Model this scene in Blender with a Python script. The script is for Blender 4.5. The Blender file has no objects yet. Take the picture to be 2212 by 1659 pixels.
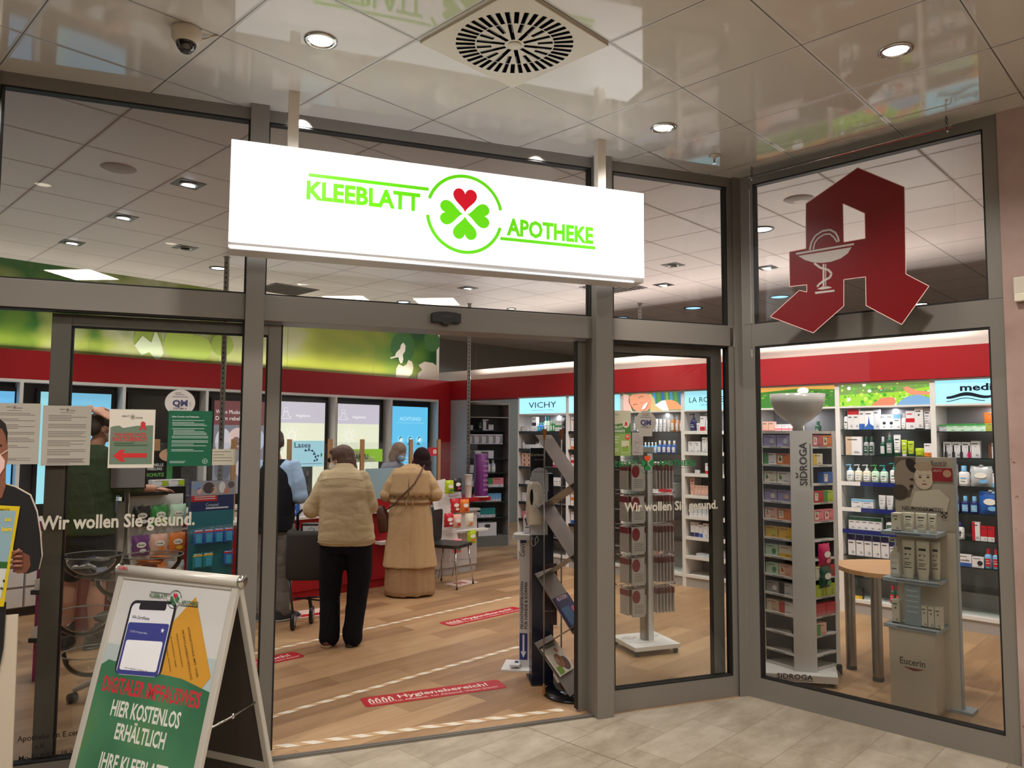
import bpy, math, random
from mathutils import Matrix, Vector, noise
from mathutils.geometry import tessellate_polygon
random.seed(7)
PI = math.pi
SC = bpy.context.scene
COL = SC.collection
# ---------------------------------------------------------------- camera
F_PX, YAW, PITCH, ROLL = 1633.3, math.radians(44.03), math.radians(3.97), math.radians(.284)
CAMH = 1.68
_fw = Vector((math.cos(YAW)*math.cos(PITCH), math.sin(YAW)*math.cos(PITCH), math.sin(PITCH)))
_rt = Vector((math.sin(YAW), -math.cos(YAW), 0)); _up = _rt.cross(_fw)
_r2 = _rt*math.cos(ROLL) + _up*math.sin(ROLL); _u2 = _up*math.cos(ROLL) - _rt*math.sin(ROLL)
cam = bpy.data.objects.new('camera', bpy.data.cameras.new('camera'))
COL.objects.link(cam)
cam.matrix_world = Matrix((( _r2.x,_u2.x,-_fw.x,0),(_r2.y,_u2.y,-_fw.y,0),(_r2.z,_u2.z,-_fw.z,CAMH),(0,0,0,1)))
cam.data.sensor_width = 36; cam.data.lens = 36*F_PX/2212; cam.data.clip_start = .02; cam.data.clip_end = 200
SC.camera = cam
# ---------------------------------------------------------------- world, view
w = bpy.data.worlds.new('world'); SC.world = w; w.use_nodes = True
w.node_tree.nodes['Background'].inputs[0].default_value = (1, .96, .92, 1)
w.node_tree.nodes['Background'].inputs[1].default_value = .38
vs = SC.view_settings
vs.view_transform = 'Standard'; vs.look = 'None'; vs.gamma = 1; vs.exposure = 0.0; vs.use_curve_mapping = False
cy = SC.cycles
cy.max_bounces = 7; cy.diffuse_bounces = 3; cy.glossy_bounces = 4; cy.transmission_bounces = 6; cy.transparent_max_bounces = 24
cy.caustics_reflective = False; cy.caustics_refractive = False; cy.sample_clamp_indirect = 4
cy.use_denoising = True
CEIL = 3.45
def lamp(kind, name, loc, energy, col=(1, .955, .90), size=.1, aim=None, cone=None, shape=None, sy=None):
    l = bpy.data.lights.new(name, kind); l.energy = energy; l.color = col
    if kind == 'AREA':
        l.size = size
        if sy: l.shape = 'RECTANGLE'; l.size_y = sy
    else: l.shadow_soft_size = size
    if cone: l.spot_size = math.radians(cone); l.spot_blend = .8
    o = bpy.data.objects.new(name, l); COL.objects.link(o); o.location = loc
    if aim is not None:
        o.rotation_euler = (Vector(aim)-Vector(loc)).to_track_quat('-Z', 'Y').to_euler()
    return o
# large shop lights: the recessed luminaires of the shop ceiling, warm white, and the mall's own ceiling panels
SHOP_SPOTS = [(2.17,5.29),(2.15,6.5),(2.12,7.72),(4.18,6.56),(6.06,6.6),(6.67,4.15),(7.0,4.78),(6.9,3.5),(5.9,5.3),(4.2,5.0),(6.02,2.88),(6.4,1.7),(3.53,7.5)]
for i, (x, y) in enumerate(SHOP_SPOTS):
    lamp('SPOT', 'shop_spot_light', (x, y, CEIL-.03), 66, size=.05, aim=(x+.05, y+.1, 0), cone=120)
lamp('SPOT', 'wall_washer_light', (6.3, 3.2, CEIL-.03), 105, size=.05, aim=(7.7, 2.6, 1.6), cone=95)
lamp('SPOT', 'wall_washer_light', (6.3, 5.4, CEIL-.03), 85, size=.05, aim=(7.7, 5.2, 1.6), cone=95)
lamp('SPOT', 'wall_washer_light', (6.2, 1.8, CEIL-.03), 85, size=.05, aim=(7.7, 1.7, 1.6), cone=95)
lamp('AREA', 'cove_strip_light', (7.72, 5.0, 2.54), 60, size=6.5, sy=.06, aim=(7.3, 5.0, 3.45))
lamp('AREA', 'cove_strip_light', (4.0, 8.80, 2.54), 26, (1,.95,.85), size=6.2, sy=.05, aim=(4.0, 8.6, 3.45))
for x, y in [(9.1,5.35),(9.12,6.59),(9.1,4.1),(8.7,9.2),(11.2,9.0)]:  # last two have no fitting, added to brighten the rear wall
    lamp('SPOT', 'rear_room_light', (x, y, CEIL-.03), 90, (.86, .93, 1), size=.08, aim=(x, y, 0), cone=150)
# unseen fill spots, added to brighten the window displays and the left desk
for p, q, e in (((4.85,1.95,3.42),(5.45,2.2,.9),75), ((4.85,1.35,3.42),(5.25,1.45,.8),75), ((4.68,2.62,3.42),(5.15,3.4,.9),60), ((2.1,3.62,3.42),(2.2,5.2,.9),60), ((3.35,3.02,3.42),(4.0,3.7,.8),45), ((1.45,5.3,3.42),(2.5,6.8,.9),75), ((.75,4.1,3.42),(1.4,4.8,.9),45)):
    lamp('SPOT', 'display_fill_light', p, e, size=.04, aim=q, cone=75)
for x, y in [(1.756,2.902),(3.629,2.313),(3.614,1.066),(-.1,1.1),(1.2,-.6),(-.12,2.75),(3.0,-.7)]:  # last two are unseen extras, added to brighten left front and stone wall
    lamp('SPOT', 'mall_down_and_fill_light', (x, y, CEIL-.03), 170 if x < 0 and y > 2 else 95, size=.06, aim=(x, y, 0), cone=140)

# ---------------------------------------------------------------- materials
def lin(c):
    return tuple(((v/255)/12.92 if v/255 <= .04045 else ((v/255+.055)/1.055)**2.4) for v in c)
MATS = {}
def mat(name, col, rough=.5, metal=0, em=0, spec=.5, coat=0, alpha=1, bump=None):
    """col: sRGB 0-255"""
    if name in MATS: return MATS[name]
    m = bpy.data.materials.new(name); m.use_nodes = True
    b = m.node_tree.nodes['Principled BSDF']
    c = lin(col)+(1,)
    b.inputs['Base Color'].default_value = c
    b.inputs['Roughness'].default_value = rough; b.inputs['Metallic'].default_value = metal
    b.inputs['Specular IOR Level'].default_value = spec
    b.inputs['Coat Weight'].default_value = coat; b.inputs['Coat Roughness'].default_value = .08
    b.inputs['Alpha'].default_value = alpha
    if em:
        b.inputs['Emission Color'].default_value = c; b.inputs['Emission Strength'].default_value = em
        b.inputs['Base Color'].default_value = (c[0]*.5, c[1]*.5, c[2]*.5, 1)
    if bump:
        nt = m.node_tree; tc = nt.nodes.new('ShaderNodeTexCoord'); n = nt.nodes.new('ShaderNodeTexNoise')
        n.inputs['Scale'].default_value = bump[0]; n.inputs['Detail'].default_value = 4
        bp = nt.nodes.new('ShaderNodeBump'); bp.inputs['Strength'].default_value = bump[1]; bp.inputs['Distance'].default_value = .02
        if len(bump) > 2:
            mp = nt.nodes.new('ShaderNodeMapping'); mp.inputs['Scale'].default_value = bump[2]
            nt.links.new(tc.outputs['Object'], mp.inputs[0]); nt.links.new(mp.outputs[0], n.inputs['Vector'])
        else: nt.links.new(tc.outputs['Object'], n.inputs['Vector'])
        nt.links.new(n.outputs['Fac'], bp.inputs['Height']); nt.links.new(bp.outputs[0], b.inputs['Normal'])
    MATS[name] = m
    return m
class NG:
    """tiny node builder"""
    def __init__(s, name):
        s.m = bpy.data.materials.new(name); s.m.use_nodes = True; s.nt = s.m.node_tree
        s.b = s.nt.nodes['Principled BSDF']; MATS[name] = s.m
        s.pos = s.n('ShaderNodeNewGeometry').outputs['Position']
    def n(s, t, **kw):
        o = s.nt.nodes.new(t)
        for k, v in kw.items(): setattr(o, k, v)
        return o
    def l(s, a, b): s.nt.links.new(a, b)
    def math(s, op, a, b=None, c=None):
        o = s.n('ShaderNodeMath', operation=op)
        for i, v in enumerate((a, b, c)):
            if v is None: continue
            if isinstance(v, (int, float)): o.inputs[i].default_value = v
            else: s.l(v, o.inputs[i])
        return o.outputs[0]
    def sep(s, v):
        o = s.n('ShaderNodeSeparateXYZ'); s.l(v, o.inputs[0]); return o.outputs
    def comb(s, x, y, z):
        o = s.n('ShaderNodeCombineXYZ')
        for i, v in enumerate((x, y, z)):
            if isinstance(v, (int, float)): o.inputs[i].default_value = v
            else: s.l(v, o.inputs[i])
        return o.outputs[0]
    def noise(s, vec, scale, detail=4, rough=.55, col=False):
        o = s.n('ShaderNodeTexNoise'); s.l(vec, o.inputs['Vector'])
        o.inputs['Scale'].default_value = scale; o.inputs['Detail'].default_value = detail; o.inputs['Roughness'].default_value = rough
        return o.outputs['Color' if col else 'Fac']
    def mapping(s, vec, loc=(0,0,0), rot=(0,0,0), scale=(1,1,1)):
        o = s.n('ShaderNodeMapping'); s.l(vec, o.inputs[0])
        o.inputs['Location'].default_value = loc; o.inputs['Rotation'].default_value = rot; o.inputs['Scale'].default_value = scale
        return o.outputs[0]
    def ramp(s, fac, stops):
        o = s.n('ShaderNodeValToRGB'); s.l(fac, o.inputs[0]); e = o.color_ramp.elements
        while len(e) < len(stops): e.new(.5)
        for el, (p, c) in zip(e, stops): el.position = p; el.color = lin(c)+(1,)
        return o.outputs[0]
    def mix(s, fac, a, b, mode='MIX'):
        o = s.n('ShaderNodeMix', data_type='RGBA', blend_type=mode)
        for i, v in ((0, fac), (6, a), (7, b)):
            if isinstance(v, (int, float)): o.inputs[i].default_value = v
            elif isinstance(v, tuple): o.inputs[i].default_value = lin(v)+(1,)
            else: s.l(v, o.inputs[i])
        return o.outputs[2]
    def bump(s, h, strength, dist=.01, normal=None):
        o = s.n('ShaderNodeBump'); s.l(h, o.inputs['Height']); o.inputs['Strength'].default_value = strength; o.inputs['Distance'].default_value = dist
        if normal is not None: s.l(normal, o.inputs['Normal'])
        return o.outputs[0]
    def grid(s, coord, x0, pitch, wdt):
        """1 on the line, 0 elsewhere"""
        f = s.math('FRACT', s.math('ADD', s.math('DIVIDE', s.math('SUBTRACT', coord, x0), pitch), 100.5))
        d = s.math('ABSOLUTE', s.math('SUBTRACT', f, .5))
        return s.math('LESS_THAN', d, wdt/pitch/2)
def set_out(g, col=None, rough=None, normal=None):
    if col is not None: g.l(col, g.b.inputs['Base Color'])
    if rough is not None:
        if isinstance(rough, (int, float)): g.b.inputs['Roughness'].default_value = rough
        else: g.l(rough, g.b.inputs['Roughness'])
    if normal is not None: g.l(normal, g.b.inputs['Normal'])
GX, GY, GP, GQ = 2.045, 1.36, .615, .612
def m_ceiling(name, base, rough, wav):
    g = NG(name); x, y, z = g.sep(g.pos)[:3]
    lx = g.grid(x, GX, GP, .005); ly = g.grid(y, GY, GQ, .005)
    rx = g.grid(x, GX, GP, .026); ry = g.grid(y, GY, GQ, .026)
    line = g.math('MAXIMUM', lx, ly); rail = g.math('MAXIMUM', rx, ry)
    sp = g.noise(g.pos, 90, 3); bl = g.noise(g.pos, 1.3, 2)
    c = g.mix(g.math('MULTIPLY', bl, .35), base, tuple(int(v*.9) for v in base))
    c = g.mix(g.math('MULTIPLY', rail, .25), c, tuple(int(v*.8) for v in base))
    c = g.mix(line, c, (70, 64, 58))
    # every tile sags a little on its own
    ti = g.comb(g.math('FLOOR', g.math('DIVIDE', g.math('SUBTRACT', x, GX), GP)), g.math('FLOOR', g.math('DIVIDE', g.math('SUBTRACT', y, GY), GQ)), 0)
    off = g.n('ShaderNodeTexWhiteNoise'); g.l(ti, off.inputs['Vector'])
    vv = g.n('ShaderNodeVectorMath', operation='ADD'); g.l(g.pos, vv.inputs[0])
    sc = g.n('ShaderNodeVectorMath', operation='SCALE'); g.l(off.outputs['Color'], sc.inputs[0]); sc.inputs['Scale'].default_value = 9
    g.l(sc.outputs[0], vv.inputs[1])
    wv = g.noise(g.mapping(vv.outputs[0], scale=(1.6, 1.6, 0)), 1.0, 1)
    nr = g.bump(wv, wav, .03) if wav else g.bump(sp, .3, .002)
    set_out(g, c, g.math('ADD', rough, g.math('MULTIPLY', rail, .3)), nr)
    return g.m
def m_wood():
    g = NG('oak_plank_floor')
    br = g.n('ShaderNodeTexBrick'); g.l(g.mapping(g.pos, loc=(.3, .07, 0)), br.inputs['Vector'])
    br.offset = .37; br.inputs['Scale'].default_value = 1; br.inputs['Brick Width'].default_value = 1.25; br.inputs['Row Height'].default_value = .19
    br.inputs['Mortar Size'].default_value = .0016; br.inputs['Bias'].default_value = 0
    br.inputs['Color1'].default_value = (0,0,0,1); br.inputs['Color2'].default_value = (1,1,1,1); br.inputs['Mortar'].default_value = (.5,.5,.5,1)
    row = g.noise(g.mapping(g.pos, scale=(.5, 3.2, 1)), 1.6, 5, .6)
    gr = g.noise(g.mapping(g.pos, scale=(1.2, 26, 1)), 2.2, 5, .65)
    f = g.math('ADD', g.math('MULTIPLY', br.outputs['Color'], .32), g.math('ADD', g.math('MULTIPLY', row, .55), g.math('MULTIPLY', gr, .35)))
    c = g.ramp(f, [(.25, (104, 78, 54)), (.5, (146, 112, 79)), (.72, (172, 137, 100)), (.95, (192, 160, 122))])
    c = g.mix(g.math('MULTIPLY', br.outputs['Fac'], .55), c, (70, 48, 30))
    set_out(g, c, g.math('ADD', .3, g.math('MULTIPLY', gr, .2)), g.bump(g.math('SUBTRACT', gr, br.outputs['Fac']), .12, .003))
    return g.m
def m_tile():
    g = NG('beige_stone_tile_floor')
    br = g.n('ShaderNodeTexBrick'); g.l(g.mapping(g.pos, loc=(.1, -.05, 0)), br.inputs['Vector'])
    br.offset = .5; br.inputs['Scale'].default_value = 1; br.inputs['Brick Width'].default_value = .6; br.inputs['Row Height'].default_value = .3
    br.inputs['Mortar Size'].default_value = .0022; br.inputs['Mortar Smooth'].default_value = .1
    br.inputs['Color1'].default_value = (0,0,0,1); br.inputs['Color2'].default_value = (1,1,1,1); br.inputs['Mortar'].default_value = (.5,.5,.5,1)
    n1 = g.noise(g.mapping(g.pos, scale=(1.2, 3, 1)), 2.4, 7, .62); n2 = g.noise(g.pos, 14, 6, .7); n3 = g.noise(g.mapping(g.pos, scale=(1, 2, 1)), 42, 4, .6)
    f = g.math('ADD', g.math('MULTIPLY', br.outputs['Color'], .10), g.math('ADD', g.math('MULTIPLY', n1, .65), g.math('MULTIPLY', n2, .3)))
    c = g.ramp(f, [(.3, (132, 118, 100)), (.5, (162, 149, 130)), (.7, (186, 174, 156))])
    pit = g.math('LESS_THAN', n3, .34)
    c = g.mix(g.math('MULTIPLY', pit, .35), c, (120, 104, 84))
    c = g.mix(g.math('MULTIPLY', br.outputs['Fac'], .7), c, (118, 100, 76))
    x = g.sep(g.pos)[0]
    seam = g.grid(x, 3.306, 40, .006)
    c = g.mix(seam, c, (95, 82, 66))
    set_out(g, c, g.math('ADD', .28, g.math('MULTIPLY', n2, .3)), g.bump(g.math('SUBTRACT', n2, g.math('MULTIPLY', br.outputs['Fac'], 1.5)), .18, .004))
    return g.m
def m_granite():
    g = NG('pink_travertine')
    n1 = g.noise(g.pos, 2.5, 5); n2 = g.noise(g.mapping(g.pos, scale=(1,1,1.3)), 21, 5, .7); n3 = g.noise(g.pos, 3.3, 3)
    c = g.ramp(n1, [(.3, (158, 130, 122)), (.55, (176, 149, 140)), (.75, (188, 164, 155))])
    dk = g.math('LESS_THAN', g.math('ADD', n2, g.math('MULTIPLY', n3, .35)), .475)
    c = g.mix(g.math('MULTIPLY', dk, .8), c, (104, 66, 54))
    set_out(g, c, .3, g.bump(dk, -.3, .004)); return g.m
def m_glass(name, tint=(.97,.985,.975), ior=1.5, rough=0):
    m = bpy.data.materials.new(name); m.use_nodes = True; nt = m.node_tree; nt.nodes.clear()
    o = nt.nodes.new('ShaderNodeOutputMaterial'); mx = nt.nodes.new('ShaderNodeMixShader')
    t = nt.nodes.new('ShaderNodeBsdfTransparent'); t.inputs[0].default_value = tint+(1,)
    gl = nt.nodes.new('ShaderNodeBsdfGlossy'); gl.inputs['Roughness'].default_value = rough
    fr = nt.nodes.new('ShaderNodeFresnel'); fr.inputs[0].default_value = ior
    nt.links.new(fr.outputs[0], mx.inputs[0]); nt.links.new(t.outputs[0], mx.inputs[1]); nt.links.new(gl.outputs[0], mx.inputs[2]); nt.links.new(mx.outputs[0], o.inputs[0])
    MATS[name] = m; return m
G_PANE = m_glass('window_glass', (.965,.975,.965), 1.42)
G_SHELF = m_glass('shelf_glass', (.8,.88,.86), 1.5)
G_CLEAR = m_glass('clear_plastic', (.985,.985,.985), 1.17)
G_FILM = m_glass('cling_film', (.9,.92,.93), 1.9, .12)
def m_film():
    nt = G_FILM.node_tree; gl = [n for n in nt.nodes if n.type == 'BSDF_GLOSSY'][0]
    g = nt.nodes.new('ShaderNodeNewGeometry'); n = nt.nodes.new('ShaderNodeTexNoise'); mp = nt.nodes.new('ShaderNodeMapping')
    mp.inputs['Scale'].default_value = (3, 3, 26); n.inputs['Scale'].default_value = 1.5; n.inputs['Detail'].default_value = 4; n.inputs['Distortion'].default_value = 1.5
    b = nt.nodes.new('ShaderNodeBump'); b.inputs['Strength'].default_value = 1; b.inputs['Distance'].default_value = .03
    nt.links.new(g.outputs['Position'], mp.inputs[0]); nt.links.new(mp.outputs[0], n.inputs['Vector']); nt.links.new(n.outputs['Fac'], b.inputs['Height']); nt.links.new(b.outputs[0], gl.inputs['Normal'])
m_film()
M_CEILM = m_ceiling('glossy_mall_ceiling', (212, 207, 198), .05, .05)
M_CEILS = m_ceiling('shop_mineral_ceiling', (208, 198, 194), .45, 0)
M_WOOD = m_wood(); M_TILE = m_tile(); M_GRAN = m_granite()
M_ALU = mat('grey_anodised_aluminium', (132, 126, 118), .40, .25)
M_ALUD = mat('dark_gasket', (22, 19, 17), .6)
M_WHITE = mat('white_laminate', (226, 222, 218), .35)
M_RED = mat('red_laminate', (160, 24, 32), .5, spec=.25)
M_SHADEW = mat('warm_white_paint', (232, 224, 214), .6)
M_GREYW = mat('grey_green_wall', (150, 152, 146), .7)
M_SHELFBACK = mat('grey_shelf_back', (158, 154, 156), .5)
M_GREY = mat('light_grey_laminate', (168, 163, 160), .45)
M_BLACK = mat('black_plastic', (14, 14, 16), .35)
M_DARK = mat('dark_grey_plastic', (48, 46, 46), .4)
M_CHROME = mat('chrome_steel', (196, 194, 190), .18, 1)
M_STEEL = mat('brushed_steel', (150, 146, 140), .32, 1)
M_LAMPW = mat('lamp_glow_warm', (255, 240, 215), em=9)
M_LAMPC = mat('lamp_glow_cool', (235, 245, 255), em=7)
M_PANEL = mat('panel_glow_warm', (255, 247, 236), em=26)
def rgb(r, g, b, rough=.45, **k): return mat('colour_%02x%02x%02x_%d' % (r, g, b, int(rough*100)), (r, g, b), rough, **k)
def glow(r, g, b, e=1.0): return mat('backlit_%02x%02x%02x' % (r, g, b), (r, g, b), .3, em=e)
def prt(r, g, b): return mat('print_%02x%02x%02x' % (r, g, b), (r, g, b), .5)
def cloth(r, g, b, s=60): return mat('cloth_%02x%02x%02x' % (r, g, b), (r, g, b), .85, spec=.2, bump=(s, .25))

# ---------------------------------------------------------------- mesh builder
_TXT = {}
def text_geo(s, bold):
    k = (s, bold)
    if k not in _TXT:
        cu = bpy.data.curves.new('t', 'FONT'); cu.body = s; cu.size = 1; cu.offset = bold; cu.resolution_u = 2
        o = bpy.data.objects.new('t', cu); COL.objects.link(o)
        dg = bpy.context.evaluated_depsgraph_get(); me = o.evaluated_get(dg).to_mesh()
        vs_ = [(v.co.x, v.co.y) for v in me.vertices]; fs = [tuple(p.vertices) for p in me.polygons]
        o.evaluated_get(dg).to_mesh_clear(); bpy.data.objects.remove(o); bpy.data.curves.remove(cu)
        # make faces wind one way
        out = []
        for f in fs:
            a = sum(vs_[f[i]][0]*vs_[f[(i+1) % len(f)]][1]-vs_[f[(i+1) % len(f)]][0]*vs_[f[i]][1] for i in range(len(f)))
            out.append(f if a > 0 else f[::-1])
        _TXT[k] = (vs_, out)
    return _TXT[k]
class MB:
    def __init__(s): s.v = []; s.f = []; s.mi = []; s.mats = []; s.sm = []; s.T = None
    def add(s, vs_, fs, m, smooth=False):
        b = len(s.v)
        s.v += [tuple(s.T @ Vector(p)) for p in vs_] if s.T else [tuple(p) for p in vs_]
        if m not in s.mats: s.mats.append(m)
        k = s.mats.index(m)
        for f in fs: s.f.append(tuple(b+i for i in f)); s.mi.append(k); s.sm.append(smooth)
        return s
    def box(s, x0, x1, y0, y1, z0, z1, m):
        v = [(x, y, z) for z in (z0, z1) for y in (y0, y1) for x in (x0, x1)]
        return s.add(v, [(0,2,3,1),(4,5,7,6),(0,1,5,4),(1,3,7,5),(3,2,6,7),(2,0,4,6)], m)
    def bbox(s, x0, x1, y0, y1, z0, z1, m, r=.01, seg=3):
        """box with rounded vertical edges"""
        pts = []
        for cx, cy_, a0 in ((x1-r, y1-r, 0), (x0+r, y1-r, PI/2), (x0+r, y0+r, PI), (x1-r, y0+r, 1.5*PI)):
            for i in range(seg+1):
                a = a0+PI/2*i/seg; pts.append((cx+r*math.cos(a), cy_+r*math.sin(a)))
        return s.prism(pts, z0, z1, m)
    def prism(s, pts, z0, z1, m, m2=None, smooth=False):
        n = len(pts); v = [(x, y, z0) for x, y in pts]+[(x, y, z1) for x, y in pts]
        s.add(v, [(i, (i+1) % n, n+(i+1) % n, n+i) for i in range(n)], m, smooth)
        s.add([(x, y, z1) for x, y in pts], [tuple(range(n))], m2 or m); s.add([(x, y, z0) for x, y in pts], [tuple(range(n))[::-1]], m)
        return s
    def plate(s, pts, y0, y1, m, holes=None):
        """outline in the x-z plane, from y0 (front) to y1"""
        rings = [pts]+(holes or [])
        allp = [p for r in rings for p in r]
        tr = tessellate_polygon([[Vector((p[0], p[1], 0)) for p in r] for r in rings])
        fr = []
        for t in tr:
            a, b, c = (allp[i] for i in t)
            ar = (b[0]-a[0])*(c[1]-a[1])-(c[0]-a[0])*(b[1]-a[1])
            fr.append(t if ar > 0 else t[::-1])
        s.add([(p[0], y0, p[1]) for p in allp], fr, m)
        if y1 != y0:
            s.add([(p[0], y1, p[1]) for p in allp], [f[::-1] for f in fr], m)
            for r in rings:
                n = len(r); s.add([(p[0], y0, p[1]) for p in r]+[(p[0], y1, p[1]) for p in r], [(i, (i+1) % n, n+(i+1) % n, n+i)[::-1] for i in range(n)], m)
        return s
    def rect(s, x0, x1, z0, z1, y, m): return s.add([(x0,y,z0),(x1,y,z0),(x1,y,z1),(x0,y,z1)], [(0,1,2,3)], m)
    def disc(s, x, z, r, y, m, n=28, rz=None, rot=0):
        rz = rz or r
        return s.plate([(x+r*math.cos(a)*math.cos(rot)-rz*math.sin(a)*math.sin(rot), z+r*math.cos(a)*math.sin(rot)+rz*math.sin(a)*math.cos(rot)) for a in (2*PI*i/n for i in range(n))], y, y, m)
    def arc(s, x, z, r, w, y, m, a0=0, a1=360, n=40):
        p = []
        for i in range(n+1):
            a = math.radians(a0+(a1-a0)*i/n); p.append((x+r*math.cos(a), z+r*math.sin(a), x+(r+w)*math.cos(a), z+(r+w)*math.sin(a)))
        v = [(q[0], y, q[1]) for q in p]+[(q[2], y, q[3]) for q in p]
        return s.add(v, [(i, n+1+i, n+2+i, i+1) for i in range(n)], m)
    def seg(s, p, q, w, y, m):
        """flat stroke in the x-z plane"""
        dx, dz = q[0]-p[0], q[1]-p[1]; L = math.hypot(dx, dz) or 1; nx, nz = -dz/L*w/2, dx/L*w/2
        return s.add([(p[0]-nx, y, p[1]-nz), (q[0]-nx, y, q[1]-nz), (q[0]+nx, y, q[1]+nz), (p[0]+nx, y, p[1]+nz)], [(0,1,2,3)], m)
    def stroke(s, pts, w, y, m):
        for a, b in zip(pts, pts[1:]): s.seg(a, b, w, y, m)
        return s
    def text(s, t, x, z, h, m, y=0, w=None, al='L', bold=0, rot=0, lean=0):
        """h: capital height; w: fit the width"""
        vs_, fs = text_geo(t, bold)
        if not vs_: return s
        x0 = min(v[0] for v in vs_); x1 = max(v[0] for v in vs_)
        k = h/.729; kx = (w/(x1-x0)) if w else k
        W = (x1-x0)*kx; o = {'L': 0, 'C': -W/2, 'R': -W}[al]
        c, sn = math.cos(rot), math.sin(rot); out = []
        for a, b in vs_:
            px, pz = (a-x0)*kx+o+lean*b*k, b*k; out.append((x+px*c-pz*sn, y, z+px*sn+pz*c))
        return s.add(out, fs, m)
    def lines(s, x0, x1, z1, z0, n, m, y, h=.3):
        """rows of fine print"""
        dz = (z1-z0)/n
        for i in range(n):
            e = x1-(x1-x0)*random.choice((0, 0, .05, .12, .4)); s.rect(x0, e, z1-dz*(i+h), z1-dz*i, y, m)
        return s
    def tube(s, pts, r, m, n=8, smooth=True, caps=True, flat=1):
        P = [Vector(p) for p in pts]; rs = r if isinstance(r, (list, tuple)) else [r]*len(P)
        v = []; up = None
        for i, p in enumerate(P):
            d = (P[min(i+1, len(P)-1)]-P[max(i-1, 0)]).normalized()
            if up is None:
                up = Vector((0, 0, 1)) if abs(d.z) < .9 else Vector((0, 1, 0))
            a = d.cross(up).normalized(); b = a.cross(d); up = b
            for k in range(n):
                t = 2*PI*k/n; v.append(p+(a*math.cos(t)+b*math.sin(t)*flat)*rs[i])
        f = [(i*n+k, i*n+(k+1) % n, (i+1)*n+(k+1) % n, (i+1)*n+k) for i in range(len(P)-1) for k in range(n)]
        if caps: f += [tuple(range(n))[::-1], tuple((len(P)-1)*n+k for k in range(n))]
        return s.add(v, f, m, smooth)
    def cyl(s, x, y, z0, z1, r, m, n=24, r2=None): return s.lathe([(r, z0), (r2 if r2 is not None else r, z1)], x, y, m, n, cap=True)
    def lathe(s, prof, x, y, m, n=24, cap=True, smooth=True, sx=1, sy=1):
        v = [(x+r*math.cos(2*PI*k/n)*sx, y+r*math.sin(2*PI*k/n)*sy, z) for r, z in prof for k in range(n)]
        f = [(i*n+k, i*n+(k+1) % n, (i+1)*n+(k+1) % n, (i+1)*n+k) for i in range(len(prof)-1) for k in range(n)]
        s.add(v, f, m, smooth)
        if cap:
            if prof[0][0] > 1e-5: s.add(v[:n], [tuple(range(n))[::-1]], m)
            if prof[-1][0] > 1e-5: s.add(v[-n:], [tuple(range(n))], m)
        return s
    def ell(s, c, r, m, n=20, k=12, rot=None):
        v = []; R_ = rot or Matrix.Identity(3)
        for i in range(k+1):
            a = PI*i/k
            for j in range(n):
                b = 2*PI*j/n; v.append(Vector(c)+R_ @ Vector((r[0]*math.sin(a)*math.cos(b), r[1]*math.sin(a)*math.sin(b), -r[2]*math.cos(a))))
        return s.add(v, [(i*n+j, i*n+(j+1) % n, (i+1)*n+(j+1) % n, (i+1)*n+j) for i in range(k) for j in range(n)], m, True)
    def loft(s, st, m, n=28, pw=2.0):
        """stations (cx,cy,z,rx,ry): closed vertical body"""
        v = []
        for cx, cy_, z, rx, ry in st:
            for k in range(n):
                a = 2*PI*k/n; c, d = math.cos(a), math.sin(a); e = 2/pw
                v.append((cx+rx*math.copysign(abs(c)**e, c), cy_+ry*math.copysign(abs(d)**e, d), z))
        f = [(i*n+k, i*n+(k+1) % n, (i+1)*n+(k+1) % n, (i+1)*n+k) for i in range(len(st)-1) for k in range(n)]
        f += [tuple(range(n))[::-1], tuple((len(st)-1)*n+k for k in range(n))]
        return s.add(v, f, m, True)
    def mesh(s, name):
        me = bpy.data.meshes.new(name); me.from_pydata(s.v, [], s.f)
        for m in s.mats: me.materials.append(m)
        me.polygons.foreach_set('material_index', s.mi); me.polygons.foreach_set('use_smooth', s.sm); me.update()
        return me
    def build(s, name, parent=None, loc=None, rz=0, bevel=0):
        o = bpy.data.objects.new(name, s.mesh(name)); COL.objects.link(o)
        if parent: o.parent = parent
        if loc is not None: o.location = loc
        if rz: o.rotation_euler.z = rz
        if bevel:
            b = o.modifiers.new('bevel', 'BEVEL'); b.width = bevel; b.segments = 2; b.limit_method = 'ANGLE'
        return o
def tag(o, label, cat, group=None, kind=None):
    o['label'] = label; o['category'] = cat
    if group: o['group'] = group
    if kind: o['kind'] = kind
    return o
def thing(name, label, cat, loc=(0,0,0), rz=0, group=None):
    o = bpy.data.objects.new(name, None); COL.objects.link(o); o.location = loc; o.rotation_euler.z = rz
    o.empty_display_size = .05
    return tag(o, label, cat, group)
def struct(o): o['kind'] = 'structure'; return o
def dup(root, loc, rz, label, group=None):
    r = root.copy(); COL.objects.link(r); r.location = loc; r.rotation_euler.z = rz; r['label'] = label
    if group: r['group'] = group
    for ch in list(root.children):
        c = ch.copy(); COL.objects.link(c); c.parent = r
        for g in ch.children:
            d = g.copy(); COL.objects.link(d); d.parent = c
    return r
FA = math.radians(-25.59)
FT = Vector((math.cos(FA), math.sin(FA), 0)); FN = Vector((-math.sin(FA), math.cos(FA), 0)); FD = 4.225
def fac(sx, y=0, z=0): return FT*sx+FN*(FD+y)+Vector((0, 0, z))     # shopfront frame: x along the front, y inwards
def at(sx, y=0, z=0): return tuple(fac(sx, y, z))
WLOC, WRZ = (4.714, 2.405, 0), -PI/2                                # the angled window's frame
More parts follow.
